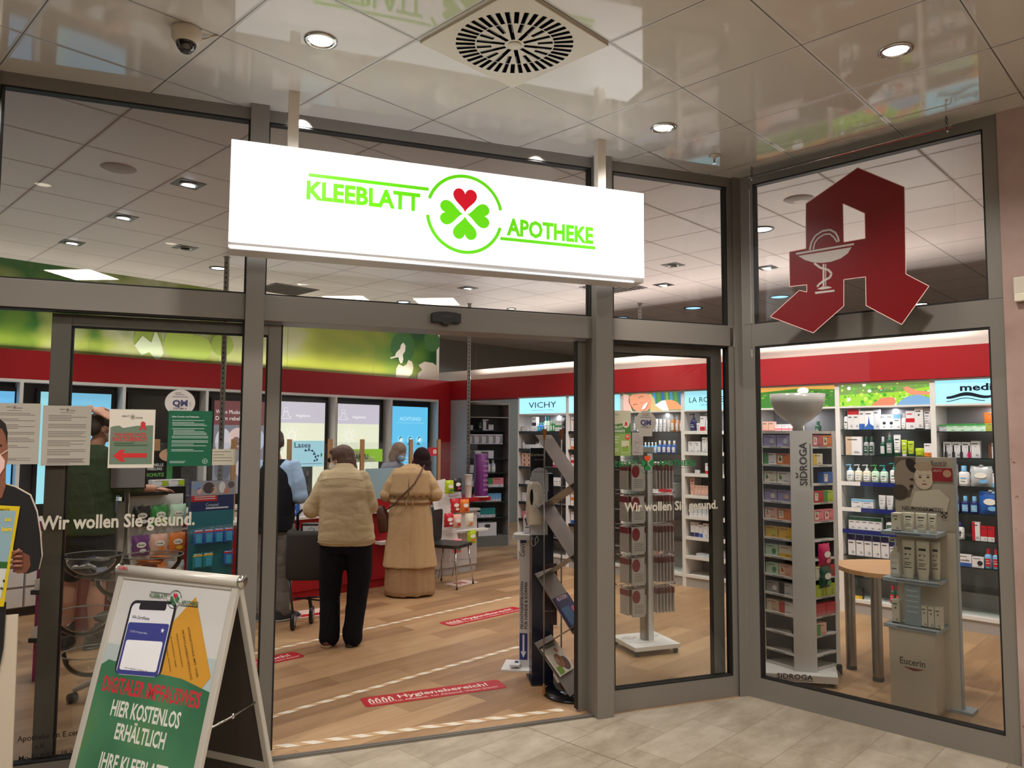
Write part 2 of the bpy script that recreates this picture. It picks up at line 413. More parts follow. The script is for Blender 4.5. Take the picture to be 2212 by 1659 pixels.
# ================================================================ the setting
def flat(pts, z0, z1, m, name):
    b = MB(); b.prism(pts, z0, z1, m); return struct(b.build(name))
PL = fac(-3.2); C0 = (4.714, 2.405); D0 = (4.714, .895)
mall = [(-6, -6), (5.1, -6), (5.1, .895), D0, C0, (PL.x, PL.y), (-6, PL.y)]
shop = [(PL.x, PL.y), C0, D0, (12.9, .895), (12.9, 10.6), (PL.x, 10.6)]
flat(mall, -.1, 0, M_TILE, 'floor'); flat(shop, -.1, 0, M_WOOD, 'floor')
flat(mall, CEIL, CEIL+.1, M_CEILM, 'ceiling'); flat(shop, CEIL, CEIL+.1, M_CEILS, 'ceiling')
def wallbox(name, x0, x1, y0, y1, z0, z1, m):
    b = MB(); b.box(x0, x1, y0, y1, z0, z1, m); return struct(b.build(name))
wallbox('wall_right', 4.70, 5.0, -5.9, .893, 0, CEIL, M_GRAN)
wallbox('wall_mall_behind', -5.9, 4.7, -6.0, -5.9, 0, CEIL, mat('mall_far_wall', (118, 102, 88), .6))
wallbox('wall_mall_left', -6.0, -5.9, -6, PL.y, 0, CEIL, mat('mall_far_wall', (118, 102, 88), .6))
wallbox('wall_far', 7.35, 12.9, 10.45, 10.6, 0, CEIL, M_GREYW)
wallbox('wall_far_right', 12.8, 12.9, .9, 10.45, 0, CEIL, M_GREYW)
wallbox('wall_shop_left', .42, .52, 4.75, 10.45, 0, CEIL, M_SHADEW)
wallbox('wall_shop_right', 5.05, 12.8, .90, 1.0, 0, CEIL, M_SHADEW)
b = MB(); b.box(9.8, 9.83, 10.44, 10.45, 2.2, CEIL, M_GREY); struct(b.build('trim_2'))
# left pier of the shopfront
b = MB(); b.box(-3.2, -1.18, -.02, .25, 0, CEIL, M_GRAN); struct(b.build('wall_left', None, at(0), FA))
# posts of the shopfront
def fpost(name, x0, x1, y0, y1, z0=0, z1=CEIL, m=M_ALU):
    b = MB(); b.box(x0, x1, y0, y1, z0, z1, m); o = b.build(name, None, at(0), FA, bevel=.003); return struct(o)
fpost('trim_3', .055, .15, -.065, .09)
o = fpost('trim_4', 2.10, 2.212, -.065, .09)
fpost('trim_5', -1.18, -1.10, -.02, .07)
# header beam carrying the sliding gear, top frame, threshold
b = MB(); b.box(-1.1, .055, -.005, .07, 2.292, 2.43, M_ALU); b.box(.15, 2.10, -.005, .20, 2.292, 2.43, M_ALU); b.box(2.212, 3.13, -.005, .07, 2.292, 2.43, M_ALU)
b.box(-1.1, .055, .075, .2, 2.31, 2.43, M_ALU); b.box(2.212, 3.13, .075, .2, 2.31, 2.43, M_ALU)
struct(b.build('trim_6', None, at(0), FA, bevel=.002))
b = MB(); b.box(.15, 2.1, -.025, .03, -.0, .006, M_STEEL); b.box(.15, 2.1, -.012, -.004, .006, .01, M_ALU); b.box(.15, 2.1, .008, .016, .006, .01, M_ALU)
struct(b.build('trim_1', None, at(0), FA))
def glazing(name, x0, x1, z0, z1, loc, rz, fr, y=.0, dep=.06, lip=.012, pane_y=.03):
    """fr = (left, right, bottom, top) frame widths outside the glass"""
    l, r, bo, t = fr; b = MB()
    if l: b.box(x0-l, x0, y, y+dep, z0-bo, z1+t, M_ALU)
    if r: b.box(x1, x1+r, y, y+dep, z0-bo, z1+t, M_ALU)
    if bo: b.box(x0, x1, y, y+dep, z0-bo, z0, M_ALU)
    if t: b.box(x0, x1, y, y+dep, z1, z1+t, M_ALU)
    g = .009
    for a in ((x0, x0+g, z0, z1), (x1-g, x1, z0, z1), (x0+g, x1-g, z0, z0+g), (x0+g, x1-g, z1-g, z1)):
        b.box(a[0], a[1], y+.004, y+dep-.004, a[2], a[3], M_ALUD)
    o = struct(b.build(name, None, loc, rz))
    p = MB(); p.box(x0+.004, x1-.004, y+pane_y, y+pane_y+.008, z0+.004, z1-.004, G_PANE); p.build('pane', o)
    return o
W1 = glazing('window_1', -1.10, .055, .13, 2.292, at(0), FA, (0, 0, .13, 0))
W2 = glazing('window_2', 2.25, 3.12, .13, 2.292, at(0), FA, (.038, .085, .13, 0))
glazing('window_3', -1.10, .055, 2.43, 3.385, at(0), FA, (0, 0, 0, .065))
glazing('window_4', .15, 2.10, 2.43, 3.385, at(0), FA, (0, 0, 0, .065))
glazing('window_5', 2.25, 3.12, 2.43, 3.385, at(0), FA, (.038, .085, 0, .065))
glazing('window_6', .092, 1.442, .132, 2.286, WLOC, WRZ, (.082, .078, .132, .149))
glazing('window_7', .092, 1.442, 2.437, 3.385, WLOC, WRZ, (.082, .078, 0, .065))
# corner filler
b = MB(); b.prism([(4.714+.02, 2.33), (4.79, 2.40), (4.72, 2.47), (4.66, 2.43), (4.7135, 2.4)], 0, CEIL, M_ALU); struct(b.build('trim_7'))
def leaf(name, x0, x1, st0, st1):
    b = MB(); y0, y1 = .085, .125; z0, z1 = .015, 2.285
    b.box(x0, x0+st0, y0, y1, z0, z1, M_ALU); b.box(x1-st1, x1, y0, y1, z0, z1, M_ALU)
    b.box(x0+st0, x1-st1, y0, y1, z0, .11, M_ALU); b.box(x0+st0, x1-st1, y0, y1, 2.225, z1, M_ALU)
    for a in ((x0+st0, x0+st0+.008, .11, 2.225), (x1-st1-.008, x1-st1, .11, 2.225), (x0+st0, x1-st1, .11, .118), (x0+st0, x1-st1, 2.217, 2.225)):
        b.box(a[0], a[1], y0+.003, y1-.003, a[2], a[3], M_ALUD)
    o = struct(b.build(name, None, at(0), FA, bevel=.002))
    p = MB(); p.box(x0+st0+.003, x1-st1-.003, .10, .108, .113, 2.222, G_PANE); p.build('pane', o)
    return o
D1 = leaf('door_1', -.85, .25, .088, .07)
D2 = leaf('door_2', 2.04, 3.12, .115, .085)
b = MB(); b.box(2.035, 2.042, .083, .127, .015, 2.285, M_ALUD); b.build('edge_seal', D2)
b = MB(); b.box(.248, .256, .083, .127, .015, 2.285, M_ALUD); b.build('edge_seal', D1)
# ================================================================ logo helpers
def heart(cx, cz, s, ang):
    """heart outline, tip at (cx,cz), opening along angle"""
    base = []
    for i in range(33):
        t = -PI+2*PI*i/32
        x = 16*math.sin(t)**3; z = 13*math.cos(t)-5*math.cos(2*t)-2*math.cos(3*t)-math.cos(4*t)
        base.append((x/32*s, (z+17)/30*s))
    base = base[:-1]; a = ang-PI/2
    return [(cx+x*math.cos(a)-z*math.sin(a), cz+x*math.sin(a)+z*math.cos(a)) for x, z in base]
def clover(b, cx, cz, r, y, green, red):
    g = r*.07
    for k, m in ((0, red), (1, green), (2, green), (3, green)):
        a = PI/2-k*PI/2
        b.plate(heart(cx+g*math.cos(a), cz+g*math.sin(a), r, a), y, y, m)
def logo(b, cx, cz, H, y, green, red, ring=None, k=1.0):
    """clover logo: H is the ring's diameter"""
    R = H/2; ring = ring or green; t = H*.042
    b.arc(cx, cz, R-t, t, y, ring, 12, 168-6); b.arc(cx, cz, R-t, t, y, ring, 187, 345)
    clover(b, cx, cz, R*.62, y, green, red)
    b.seg((cx-1.89*H, cz+.26*H), (cx-R*.93, cz+.26*H), t, y, ring)
    b.text('KLEEBLATT', cx-.57*H, cz-.02*H, .215*H, green, y, w=1.34*H, al='R', bold=.02*k)
    b.seg((cx+R*.93, cz-.26*H), (cx+1.98*H-.18*H, cz-.26*H), t, y, ring)
    b.text('APOTHEKE', cx+.55*H, cz-.20*H, .215*H, green, y, w=1.22*H, al='L', bold=.02*k)
GRN = glow(96, 205, 10, 1.0); REDG = glow(205, 8, 35, .9)
# ---------------------------------------------------------------- the hanging lightbox
t = thing('hanging_lightbox_sign', 'long illuminated white pharmacy sign hanging above the entrance', 'sign', at(0, -.355, 2.62), FA)
SGN = mat('backlit_acrylic_white', (250, 250, 252), .15, em=1.35)
b = MB(); b.box(-.036, 2.27, 0, .19, 0, .51, SGN); b.build('light_case', t, bevel=.004)
b = MB(); b.box(-.036, 2.27, .01, .185, -.028, -.0, M_WHITE); b.box(-.03, 2.2, -.002, .012, -.034, -.024, glow(235, 240, 245, .8)); b.build('bottom_rail', t)
b = MB(); logo(b, 1.16, .262, .437, -.0025, GRN, REDG, k=2); b.build('lettering', t)
for x in (.26, 2.025):
    b = MB(); b.box(x-.026, x+.026, .065, .117, .51, CEIL-2.62, mat('cream_post', (214, 203, 188), .5)); b.build('hanging_post', t)
# ---------------------------------------------------------------- hanging acrylic panel with the red A
t = thing('acrylic_pharmacy_panel', 'clear hanging panel with a big red gothic letter A and snake chalice', 'sign', (4.56, 2.26, 2.20), WRZ)
b = MB(); b.box(0, 1.185, 0, .006, 0, 1.18, m_glass('acrylic', (.99,.99,.99), 1.2)); b.build('acrylic_sheet', t)
b = MB(); 
for x in (.02, 1.165):
    for z in (1.163,): b.lathe([(.008, 0), (.008, .012)], 0, 0, M_CHROME, 10) if 0 else b.ell((x, 0, z), (.009, .007, .009), M_CHROME, 10, 6)
b.tube([(.0, -.002, 1.175), (1.185, -.002, 1.19)], .003, M_CHROME, 6)
b.build('fixing_screws', t)
Ared = mat('red_film', (146, 8, 20), .3, em=.03)
def winpx(px, py, X=4.56):
    dx, dy = (px-1106)/F_PX, -(py-829.5)/F_PX
    d = _r2*dx+_u2*dy+_fw; k = X/d.x
    return (2.26-d.y*k, CAMH+d.z*k-2.20)
A_OUT = [(1853,362),(1954,404),(1957,592),(2007,618),(1948,701),(1871,660),(1870,598),(1823,604),(1823,661),(1757,719),(1664,684),(1727,627),(1743,631),(1743,615),(1706,619),(1705,544),(1741,537),(1741,440)]
A_HOLE = [(1821,440),(1868,461),(1869,515),(1823,523)]
b = MB(); b.plate([winpx(*p) for p in A_OUT][::-1], -.001, -.001, Ared, [[winpx(*p) for p in A_HOLE]])
rim = mat('pale_pink_film', (225, 190, 180), .4)
pts = [winpx(*p) for p in A_OUT]; b.stroke(pts+[pts[0]], .004, -.0014, rim)
pts = [winpx(*p) for p in A_HOLE]; b.stroke(pts+[pts[0]], .004, -.0014, rim)
b.build('letter', t)
b = MB(); wf = mat('cream_film', (236, 222, 212), .5, em=.05)
def P(*q): return [winpx(1560+x/2.963, 200+y/2.963) for x, y in q]
b.plate(P((474,1026),(845,964),(845,976),(474,1039)), -.003, -.003, wf)
b.plate(P((488,1046),(829,990),(805,1030),(760,1062),(700,1083),(640,1091),(580,1087),(530,1072)), -.003, -.003, wf)
b.stroke(P((562,1008),(572,960),(596,918),(640,888),(690,878),(725,896),(742,925),(748,955)), .011, -.003, wf)
b.stroke(P((584,1004),(594,962),(616,932),(655,908),(690,905),(715,925),(738,958)), .009, -.0032, wf)
b.stroke(P((590,1092),(630,1122),(680,1135),(702,1158),(690,1185),(650,1205),(618,1230),(610,1245)), .013, -.003, wf)
b.stroke(P((650,1098),(650,1240)), .011, -.0032, wf); b.stroke(P((664,1098),(664,1238)), .006, -.0032, wf)
b.plate(P((608,1258),(640,1242),(680,1240),(706,1248),(695,1252),(640,1262)), -.003, -.003, wf); b.plate(P((595,1276),(720,1262),(720,1274),(597,1290)), -.003, -.003, wf)
b.build('snake_and_chalice', t)
for x, zz in ((.02, 1.175), (1.16, 1.175)):
    b = MB(); n = 5; z0 = zz; H = CEIL-2.2-z0
    for i in range(n):
        c = z0+H*(i+.5)/n; ax = i % 2; q = [(x+(.006*math.sin(a) if ax else 0), .003+(0 if ax else .006*math.sin(a)), c+H/n*.62*math.cos(a)) for a in (2*PI*k/10 for k in range(11))]
        b.tube(q, .0016, M_DARK, 5)
    b.build('hanging_chain', t)
# ---------------------------------------------------------------- ceiling fittings of the mall
def ceil_disc(name, label, cat, x, y, group, r=.055, glowm=M_LAMPW, ring=M_CHROME):
    t = thing(name, label, cat, (x, y, CEIL), 0, group)
    b = MB(); b.lathe([(r, -.0), (r+.018, -.0), (r+.018, -.006), (r+.004, -.010), (r, -.006), (r*.92, .0)], 0, 0, ring, 32, cap=False); b.build('trim_ring', t)
    b = MB(); b.lathe([(r*.95, -.002), (.001, -.002)][::-1], 0, 0, glowm, 28, cap=False)
    b.build('lamp', t); return t
for x, y, L in ((1.756, 2.902, 'round recessed downlight in the glossy ceiling beside the dome camera'),
                (3.629, 2.313, 'round recessed downlight in the glossy ceiling right of the round air outlet'),
                (3.614, 1.066, 'round recessed downlight in the glossy ceiling, nearest the pink stone wall'),
                (-.12, 2.75, 'added round mall fill light, unseen outside the left edge of the view'), (-.1, 1.1, 'round mall downlight behind the viewer on the left'), (3.0, -.7, 'added round mall fill light, unseen behind the viewer near the stone wall'), (1.2, -.6, 'round mall downlight behind the viewer in the middle')):  # the left-edge and stone-wall ones are added fill lights
    ceil_disc('recessed_downlight', L, 'ceiling light', x, y, 'mall downlights')
for i, (x, y, L) in enumerate([(-1.8, -.1, ''), (.66, -.53, ''), (.68, -1.78, ''), (1.8, -2.0, ''), (3.6, -1.8, ''), (-.6, -2.6, ''), (2.4, -4.2, ''), (-2.4, -2.6, '')]):  # last three panels are added for more mall light, beyond the reflected ones
    t = thing('ceiling_light_panel', 'square mall ceiling light panel behind the viewer, seen only as a glass reflection', 'ceiling light', (x, y, CEIL), 0, 'mall light panels')
    b = MB(); b.box(-.28, .28, -.28, .28, -.012, 0, M_WHITE); b.build('frame', t)
    b = MB(); b.box(-.26, .26, -.26, .26, -.016, -.012, M_PANEL); b.build('diffuser', t)
# swirl air outlet
t = thing('swirl_air_outlet', 'square ceiling air outlet with a round pattern of radial slots', 'vent', (2.367, 2.283, CEIL), 0)
fp = mat('outlet_faceplate', (214, 206, 190), .4)
b = MB(); b.box(-.30, .30, -.30, .30, -.012, 0, fp); b.lathe([(.03, -.013), (.03, -.016), (.001, -.016)], 0, 0, fp, 20, cap=False)
b.build('faceplate', t, bevel=.002)
b = MB()
def slot(r0, r1, w, a):
    c, s_ = math.cos(a), math.sin(a)
    v = [(r*c-o*s_, r*s_+o*c, -.0126) for r, o in ((r0, -w/2*.9), (r1, -w/2), (r1, w/2), (r0, w/2*.9))]
    b.add(v, [(0, 3, 2, 1)], mat('slot_black', (4, 4, 4), .9, spec=0))
for k in range(40):
    a = 2*PI*k/40+.02
    slot(.178, .264, .021, a)
    if k % 2 == 0: slot(.105 if k % 4 else .045, .172, .020, a)
b.build('slots', t)
b = MB()
for k in range(0, 40, 2):
    a = 2*PI*k/40+.02
    for r0, r1 in ((.178, .262), (.105, .172)):
        c, s_ = math.cos(a+.03), math.sin(a+.03)
        b.add([(r0*c, r0*s_, -.0128), (r1*c, r1*s_, -.0128), (r1*c*1.004+.004*-s_, r1*s_+.004*c, -.0128), (r0*c-.004*s_, r0*s_+.004*c, -.0128)], [(0,3,2,1)], M_DARK)
b.build('guide_vanes', t)
# dome camera
t = thing('dome_camera', 'white ceiling dome camera with a dark lens bubble', 'camera', (1.30, 3.245, CEIL), 0)
wp = mat('ivory_plastic', (205, 194, 178), .4)
b = MB(); b.lathe([(.001, 0), (.062, 0), (.064, -.012), (.061, -.045), (.05, -.062), (.047, -.066), (.001, -.066)], 0, 0, wp, 32, cap=False); b.build('housing', t)
b = MB(); b.ell((0, 0, -.062), (.044, .044, .046), mat('camera_bubble', (12, 11, 12), .08, coat=1)); b.build('bubble', t)
b = MB(); b.lathe([(.024, -.098), (.024, -.104), (.014, -.109)], 0, .0, M_DARK, 16); b.build('lens', t)
b = MB(); b.tube([(.05, .02, -.02), (.085, .0, -.012), (.10, -.03, -.006), (.12, -.05, -.001)], .004, wp, 6); b.build('cable', t)
# sprinkler
t = thing('sprinkler_head', 'small sprinkler head under the glossy ceiling near the angled window', 'sprinkler', (4.214, 2.316, CEIL), 0)
b = MB(); b.lathe([(.032, 0), (.034, -.006), (.02, -.012), (.009, -.014), (.009, -.03)], 0, 0, wp, 20); b.build('rosette', t)
b = MB(); b.lathe([(.006, -.028), (.006, -.05), (.017, -.052), (.017, -.055)], 0, 0, M_CHROME, 14); b.build('deflector', t)
# white box on the stone wall
o = MB().box(-.02, .0, -.0, .0, 0, 0, wp)
t = thing('wall_box', 'small white plastic box on the pink stone wall', 'box', (4.70, .84, 2.50), WRZ)
b = MB(); b.box(0, .26, -.035, 0, -.06, .03, wp); b.build('cover', t, bevel=.006)
b = MB(); b.box(.003, .25, -.042, -.006, -.10, -.058, mat('cream_grip', (222, 212, 190), .4)); b.build('lower_flap', t, bevel=.004)
# door motion sensor
t = thing('door_motion_sensor', 'black motion sensor on the header above the open doors', 'sensor', at(1.15, -.005, 2.365), FA)
b = MB(); b.plate([(-.085,-.03),(-.03,-.03),(-.015,-.045),(.015,-.045),(.03,-.03),(.085,-.03),(.085,.02),(.05,.028),(0,.031),(-.05,.028),(-.085,.02)], -.045, 0, M_BLACK); b.build('housing', t)
b = MB(); b.box(-.03, .03, -.047, -.045, -.006, .008, M_DARK); b.build('lens_window', t)
# ---------------------------------------------------------------- pavement sign
AZ = math.radians(-68.7); Wd = .675; HD = .29; HT = 1.08
tx, ty = 1.489, 2.975                                       # top right corner
wx, wy = math.cos(AZ), math.sin(AZ); cx_, cy_ = tx-wx*Wd/2, ty-wy*Wd/2
t = thing('a_frame_sign', 'aluminium pavement sign with a digital vaccination pass poster', 'pavement sign', (cx_, cy_, 0), AZ)
SIL = mat('silver_snap_frame', (196, 190, 180), .38, .15)
L = math.hypot(HD, HT); tilt = math.atan2(HD, HT)
def panelT(front):
    s_ = -1 if front else 1
    # local panel frame: x across, z up the slope, y outward normal flipped
    return Matrix.Translation((0, s_*HD, 0)) @ Matrix.Rotation(-s_*-tilt if False else (-tilt if front else tilt), 4, 'X')
Tf = Matrix.Translation((0, -HD, 0)) @ Matrix.Rotation(-tilt, 4, 'X'); Tb = Matrix.Translation((0, HD, 0)) @ Matrix.Rotation(tilt, 4, 'X')
h = Wd/2; fz0 = .10
def frame(T, nm, back=False):
    b = MB(); b.T = T; s_ = 1 if not back else -1
    for a in ((-h, -h+.032, 0, L), (h-.032, h, 0, L), (-h+.032, h-.032, L-.035, L), (-h+.032, h-.032, fz0, fz0+.035)):
        b.box(a[0], a[1], -.012, .012, a[2], a[3], SIL)
    return b.build(nm, t, bevel=.005)
frame(Tf, 'front_frame')
frame(Tb, 'rear_frame')
b = MB(); b.T = Tb; b.box(-h+.03, h-.03, -.004, .006, fz0+.03, L-.03, mat('dark_back_board', (62, 55, 48), .55)); b.build('rear_board', t)
b = MB(); b.T = Tb; b.box(-h+.03, h-.03, -.008, .008, fz0+.16, fz0+.195, SIL); b.build('rear_crossbar', t)
b = MB(); b.T = Matrix.Translation((0, 0, HT))
b.tube([(-h, -.012, .004), (h, -.012, .004)], .020, SIL, 12); b.tube([(-h, .016, .006), (h, .016, .006)], .017, SIL, 12); b.build('top_rail', t)
b = MB(); 
for x in (-h, h):
    b = MB(); b.tube([(x-.012*math.copysign(1, -x), 0, HT+.004), (x+.004*math.copysign(1, x), 0, HT+.004)], .027, M_CHROME, 14); b.build('hinge_cap', t)
b = MB()
b.tube([(h-.02, -HD*.5, HT*.5), (h-.02, 0, HT*.505+.0), (h-.02, HD*.5, HT*.52)], .005, M_CHROME, 6); b.ell((h-.02, 0, HT*.505), (.008, .01, .012), M_CHROME, 8, 6); b.build('side_stay', t)
for sx in (-1, 1):
    for T in (Tf, Tb):
        b = MB(); b.T = T; b.box(sx*h-.018, sx*h+.018, -.014, .014, -.0, .02, M_BLACK); b.build('rubber_foot', t)
b = MB(); b.T = Tf
W0, W1_, Z0, Z1 = -h+.03, h-.03, fz0+.03, L-.035
b.box(W0, W1_, -.004, .004, Z0, Z1, prt(205, 203, 200)); y = -.0046
PH = Z1-Z0
# soft blue-grey and green fields
b.rect(W0, W1_, Z0+PH*.55, Z0+PH*.72, y, prt(178, 190, 190))
GP = NG('print_green_poster'); nn = GP.noise(GP.pos, 2.6, 2); set_out(GP, GP.ramp(nn, [(.35, (48, 104, 72)), (.55, (66, 124, 88)), (.7, (92, 130, 70))]), .5)
gz = Z0+PH*.612
b.plate([(W0, Z0), (W1_, Z0), (W1_, gz-.02), (.15, gz+.012), (-.05, gz+.02), (-.14, gz+.022), (-.18, gz+.045), (-.215, gz+.05), (-.23, gz+.036), (-.27, gz+.04), (W0, gz+.015)], y-.0018, y-.0018, GP.m)
y2 = -.0056
# yellow vaccination booklet
yb = prt(205, 148, 48)
B0 = [(.06, .965*L-.03), (.27, .755*L), (.03, gz+.0), (-.06, gz+.01), (-.08, .72*L)]
b.plate([(.125, L-.075), (.292, L-.37), (.115, L-.60), (-.03, L-.52), (-.06, L-.40), (.02, L-.20)][::-1], y2, y2, yb)
for i, (s_, hh) in enumerate((('INTERNATIONALE IMPF- ODER', .011), ('PROPHYLAXEBESCHEINIGUNG', .011), ('CERTIFICATS INTERNATIONAUX', .007), ('DE VACCINATION ET CARNET', .007), ('INTERNATIONAL CERTIFICATES', .007), ('OF VACCINATION', .007))):
    b.text(s_, .118-.027*i, L-.20-.014*i, hh, prt(96, 66, 30), y2-.0006, rot=math.radians(-60), bold=.01)
# phone
pk = prt(34, 32, 40)
def rrect(x0, x1, z0, z1, r, m, y, sh=0.0):
    q = []
    for ax, az, a0 in ((x1-r, z1-r, 0), (x0+r, z1-r, PI/2), (x0+r, z0+r, PI), (x1-r, z0+r, 1.5*PI)):
        for i in range(5):
            a = a0+PI/2*i/4; xx, zz = ax+r*math.cos(a), az+r*math.sin(a); q.append((xx, zz+sh*(xx-x0)))
    b.plate(q, y, y, m)
px0, px1, pz0, pz1 = -.225, .035, gz-.012, L-.118
rrect(px0, px1, pz0, pz1, .03, pk, y2-.001, .06)
rrect(px0+.012, px1-.012, pz0+.0, pz1-.012, .022, prt(226, 226, 232), y2-.0015, .06)
rrect(px0+.055, px1-.055, pz1-.035, pz1-.008, .008, pk, y2-.002, .06)
b.text('Alle Zertifikate', px0+.028, pz1-.072, .013, prt(50, 50, 60), y2-.002, w=.10, bold=.01)
rrect(px0+.016, px1-.016, pz0+.002, pz1-.09, .010, prt(58, 64, 140), y2-.002, .06)
b.text('COVID-19 Impfzertifikat', px0+.035, pz1-.128, .008, prt(200, 205, 230), y2-.0025, w=.10)
star = [(px1-.045+.011*(1 if k % 2 == 0 else .42)*math.sin(PI*k/5), pz1-.105+.011*(1 if k % 2 == 0 else .42)*math.cos(PI*k/5)) for k in range(10)]
b.plate(star[::-1], y2-.0025, y2-.0025, prt(235, 238, 250))
rrect(px0+.028, px1-.028, pz0+.02, pz1-.16, .010, prt(240, 240, 244), y2-.0025, .06)
b.text('www.digitaler-impfpass.de', px0+.055, pz0+.028, .007, prt(70, 70, 80), y2-.003, w=.13)
# tiny logo and big type
logo(b, .015, L-.095, .075, y2-.003, prt(60, 110, 70), prt(190, 40, 50), prt(70, 80, 70))
rd, cr = prt(196, 44, 56), prt(222, 222, 210)
b.text('DIGITALER IMPFAUSWEIS', 0, gz-.082, .060, rd, y2-.001, w=.535, al='C', bold=.025)
b.text('HIER KOSTENLOS', 0, gz-.166, .060, cr, y2-.001, w=.375, al='C', bold=.025)
b.text('ERHÄLTLICH', 0, gz-.248, .060, cr, y2-.001, w=.27, al='C', bold=.025)
b.text('IHRE KLEEBLATT', 0, gz-.362, .060, cr, y2-.001, w=.36, al='C', bold=.025)
b.text('APOTHEKE', 0, gz-.442, .058, cr, y2-.001, w=.26, al='C', bold=.025)
b.build('poster', t)
b = MB(); b.T = Tf; b.text('SIGMA', -h+.02, L+.004, .013, prt(190, 30, 50), -.038, w=.058, bold=.03); b.build('lettering', t)
# ================================================================ notices and films on the left and right glass
NY = -.003+.03       # just in front of the pane (pane front at y=.03)
PAP = prt(222, 214, 200); INK = prt(96, 90, 84)
def sheet(name, label, x0, x1, z0, z1, cat='notice', m=PAP, wavy=True, frame_=None):
    t = thing(name, label, cat, at(x0, NY-.003, z0), FA)
    return t, x1-x0, z1-z0
def letter(name, label, x0, x1, z0, z1, n):
    t, w_, h_ = sheet(name, label, x0, x1, z0, z1)
    b = MB(); b.box(0, w_, 0, .0016, 0, h_, PAP); logo(b, w_*.5, h_*.93, .018, -.0004, INK, INK, INK)
    b.lines(w_*.36, w_*.64, h_*.885, h_*.865, 1, INK, -.0004, .3)
    zc = h_*.84
    for k in range(6):
        nl = random.choice((2, 3, 4)); b.lines(w_*.12, w_*.9, zc, zc-.008*nl, nl, prt(136, 128, 118), -.0004, .34); zc -= .008*nl+.012
    b.lines(w_*.15, w_*.85, h_*.10, h_*.05, 3, INK, -.0004, .3)
    b.build('printed_sheet', t)
    b = MB(); b.box(-.006, w_+.006, -.001, -.0006, -.006, h_+.006, G_CLEAR); b.build('clear_sleeve', t)
letter('notice_sheet', 'typed letter in a clear sleeve on the left window, leftmost of the two', -1.085, -.868, 1.535, 1.828, 0)
letter('notice_sheet', 'typed letter in a clear sleeve, right of the other typed letter', -.858, -.648, 1.528, 1.82, 0)
t, w_, h_ = sheet('emergency_service_notice', 'red and green emergency duty notice with a red left arrow', -.568, -.36, 1.513, 1.807)
b = MB(); b.box(0, w_, 0, .0016, 0, h_, PAP)
gp = prt(108, 128, 108)
b.plate([(.006, .018), (w_-.008, .018), (w_-.008, h_*.73), (w_*.6, h_*.72), (w_*.3, h_*.68), (w_*.22, h_*.72), (w_*.1, h_*.71), (.006, h_*.69)], -.0004, -.0004, gp)
logo(b, w_*.5, h_*.87, .026, -.0006, INK, INK, INK)
rr = prt(196, 52, 56)
ax, az = w_*.72, h_*.67
b.plate([(ax-.018, az), (ax-.008, az+.004), (ax-.008, az+.03), (ax+.002, az+.038), (ax+.014, az+.03), (ax+.014, az+.004), (ax+.022, az), (ax+.012, az-.008), (ax+.006, az+.002), (ax+.0, az+.002), (ax-.006, az-.008)][::-1], -.001, -.001, rr)
b.text('WIR HABEN HEUTE', w_*.46, h_*.545, .016, rr, -.001, w=.145, al='C', bold=.03)
b.text('NOTDIENST!', w_*.46, h_*.455, .023, rr, -.001, w=.155, al='C', bold=.03)
b.lines(w_*.12, w_*.85, h_*.43, h_*.36, 2, prt(60, 90, 64), -.001, .5)
b.plate([(.022, h_*.21), (.055, h_*.11), (.08, h_*.11), (.066, h_*.175), (w_*.84, h_*.175), (w_*.84, h_*.25), (.066, h_*.25), (.075, h_*.31), (.055, h_*.31)], -.001, -.001, prt(206, 44, 46))
b.build('printed_sheet', t)
t, w_, h_ = sheet('green_notice', 'dark green notice with white small print on the left window', -.298, -.09, 1.52, 1.804)
b = MB(); b.box(0, w_, 0, .0016, 0, h_, prt(0, 92, 62)); wt = prt(210, 225, 214)
b.text('Liebe Kunden und Patienten,', .015, h_*.88, .008, wt, -.0005, w=.13, bold=.02)
for z_, n in ((.83, 1), (.79, 3), (.68, 1), (.65, 4), (.54, 2), (.46, 2), (.40, 1), (.37, 1), (.30, 2)): b.lines(.018 if n < 4 else .024, w_*.92, h_*z_, h_*(z_-.025*n), n, wt, -.0005, .32)
b.arc(w_*.86, h_*.085, .011, .0016, -.0005, wt); b.seg((w_*.86-.009, h_*.085), (w_*.86+.009, h_*.085), .0016, -.0005, wt); b.seg((w_*.86, h_*.085-.009), (w_*.86, h_*.085+.009), .0016, -.0005, wt)
b.lines(.012, .09, h_*.09, h_*.04, 2, wt, -.0005, .3)
b.build('printed_sheet', t)
t, w_, h_ = sheet('small_notice', 'small cream notice strip beside the dark green notice', -.085, .035, 1.523, 1.607)
b = MB(); b.box(0, w_, 0, .0012, 0, h_, prt(190, 184, 164)); b.lines(.004, w_*.8, h_*.85, h_*.1, 4, INK, -.0005, .14); b.build('printed_sheet', t)
# QMS stickers
def qms(label, x, z, r, dim):
    t = thing('quality_sticker', label, 'sticker', at(x, .026, z), FA)
    gq = prt(*dim); b = MB(); b.disc(0, 0, r, 0, gq, 36, rz=r*.93); b.disc(0, 0, r*.96, -.0003, gq, 36)
    b.box(-r*.6, r*.6, -.0002, .001, -r*1.15, -r*.6, gq)
    nv = prt(58, 56, 96); b.text('QM', -.0, -r*.22, r*.42, nv, -.001, w=r*1.0, al='C', bold=.05); b.text('S', r*.60, -r*.22, r*.3, prt(150, 150, 160), -.001, w=r*.16)
    b.seg((-r*.5, r*.42), (r*.5, r*.42), r*.03, -.001, nv); b.lines(-r*.35, r*.35, r*.72, r*.48, 2, INK, -.001, .3)
    b.text('SYSTEM A', 0, -r*.48, r*.14, INK, -.001, w=r*.9, al='C', bold=.02)
    b.build('printed_disc', t)
qms('oval quality system sticker on the left window above the green notice', -.247, 1.845, .072, (196, 190, 186))
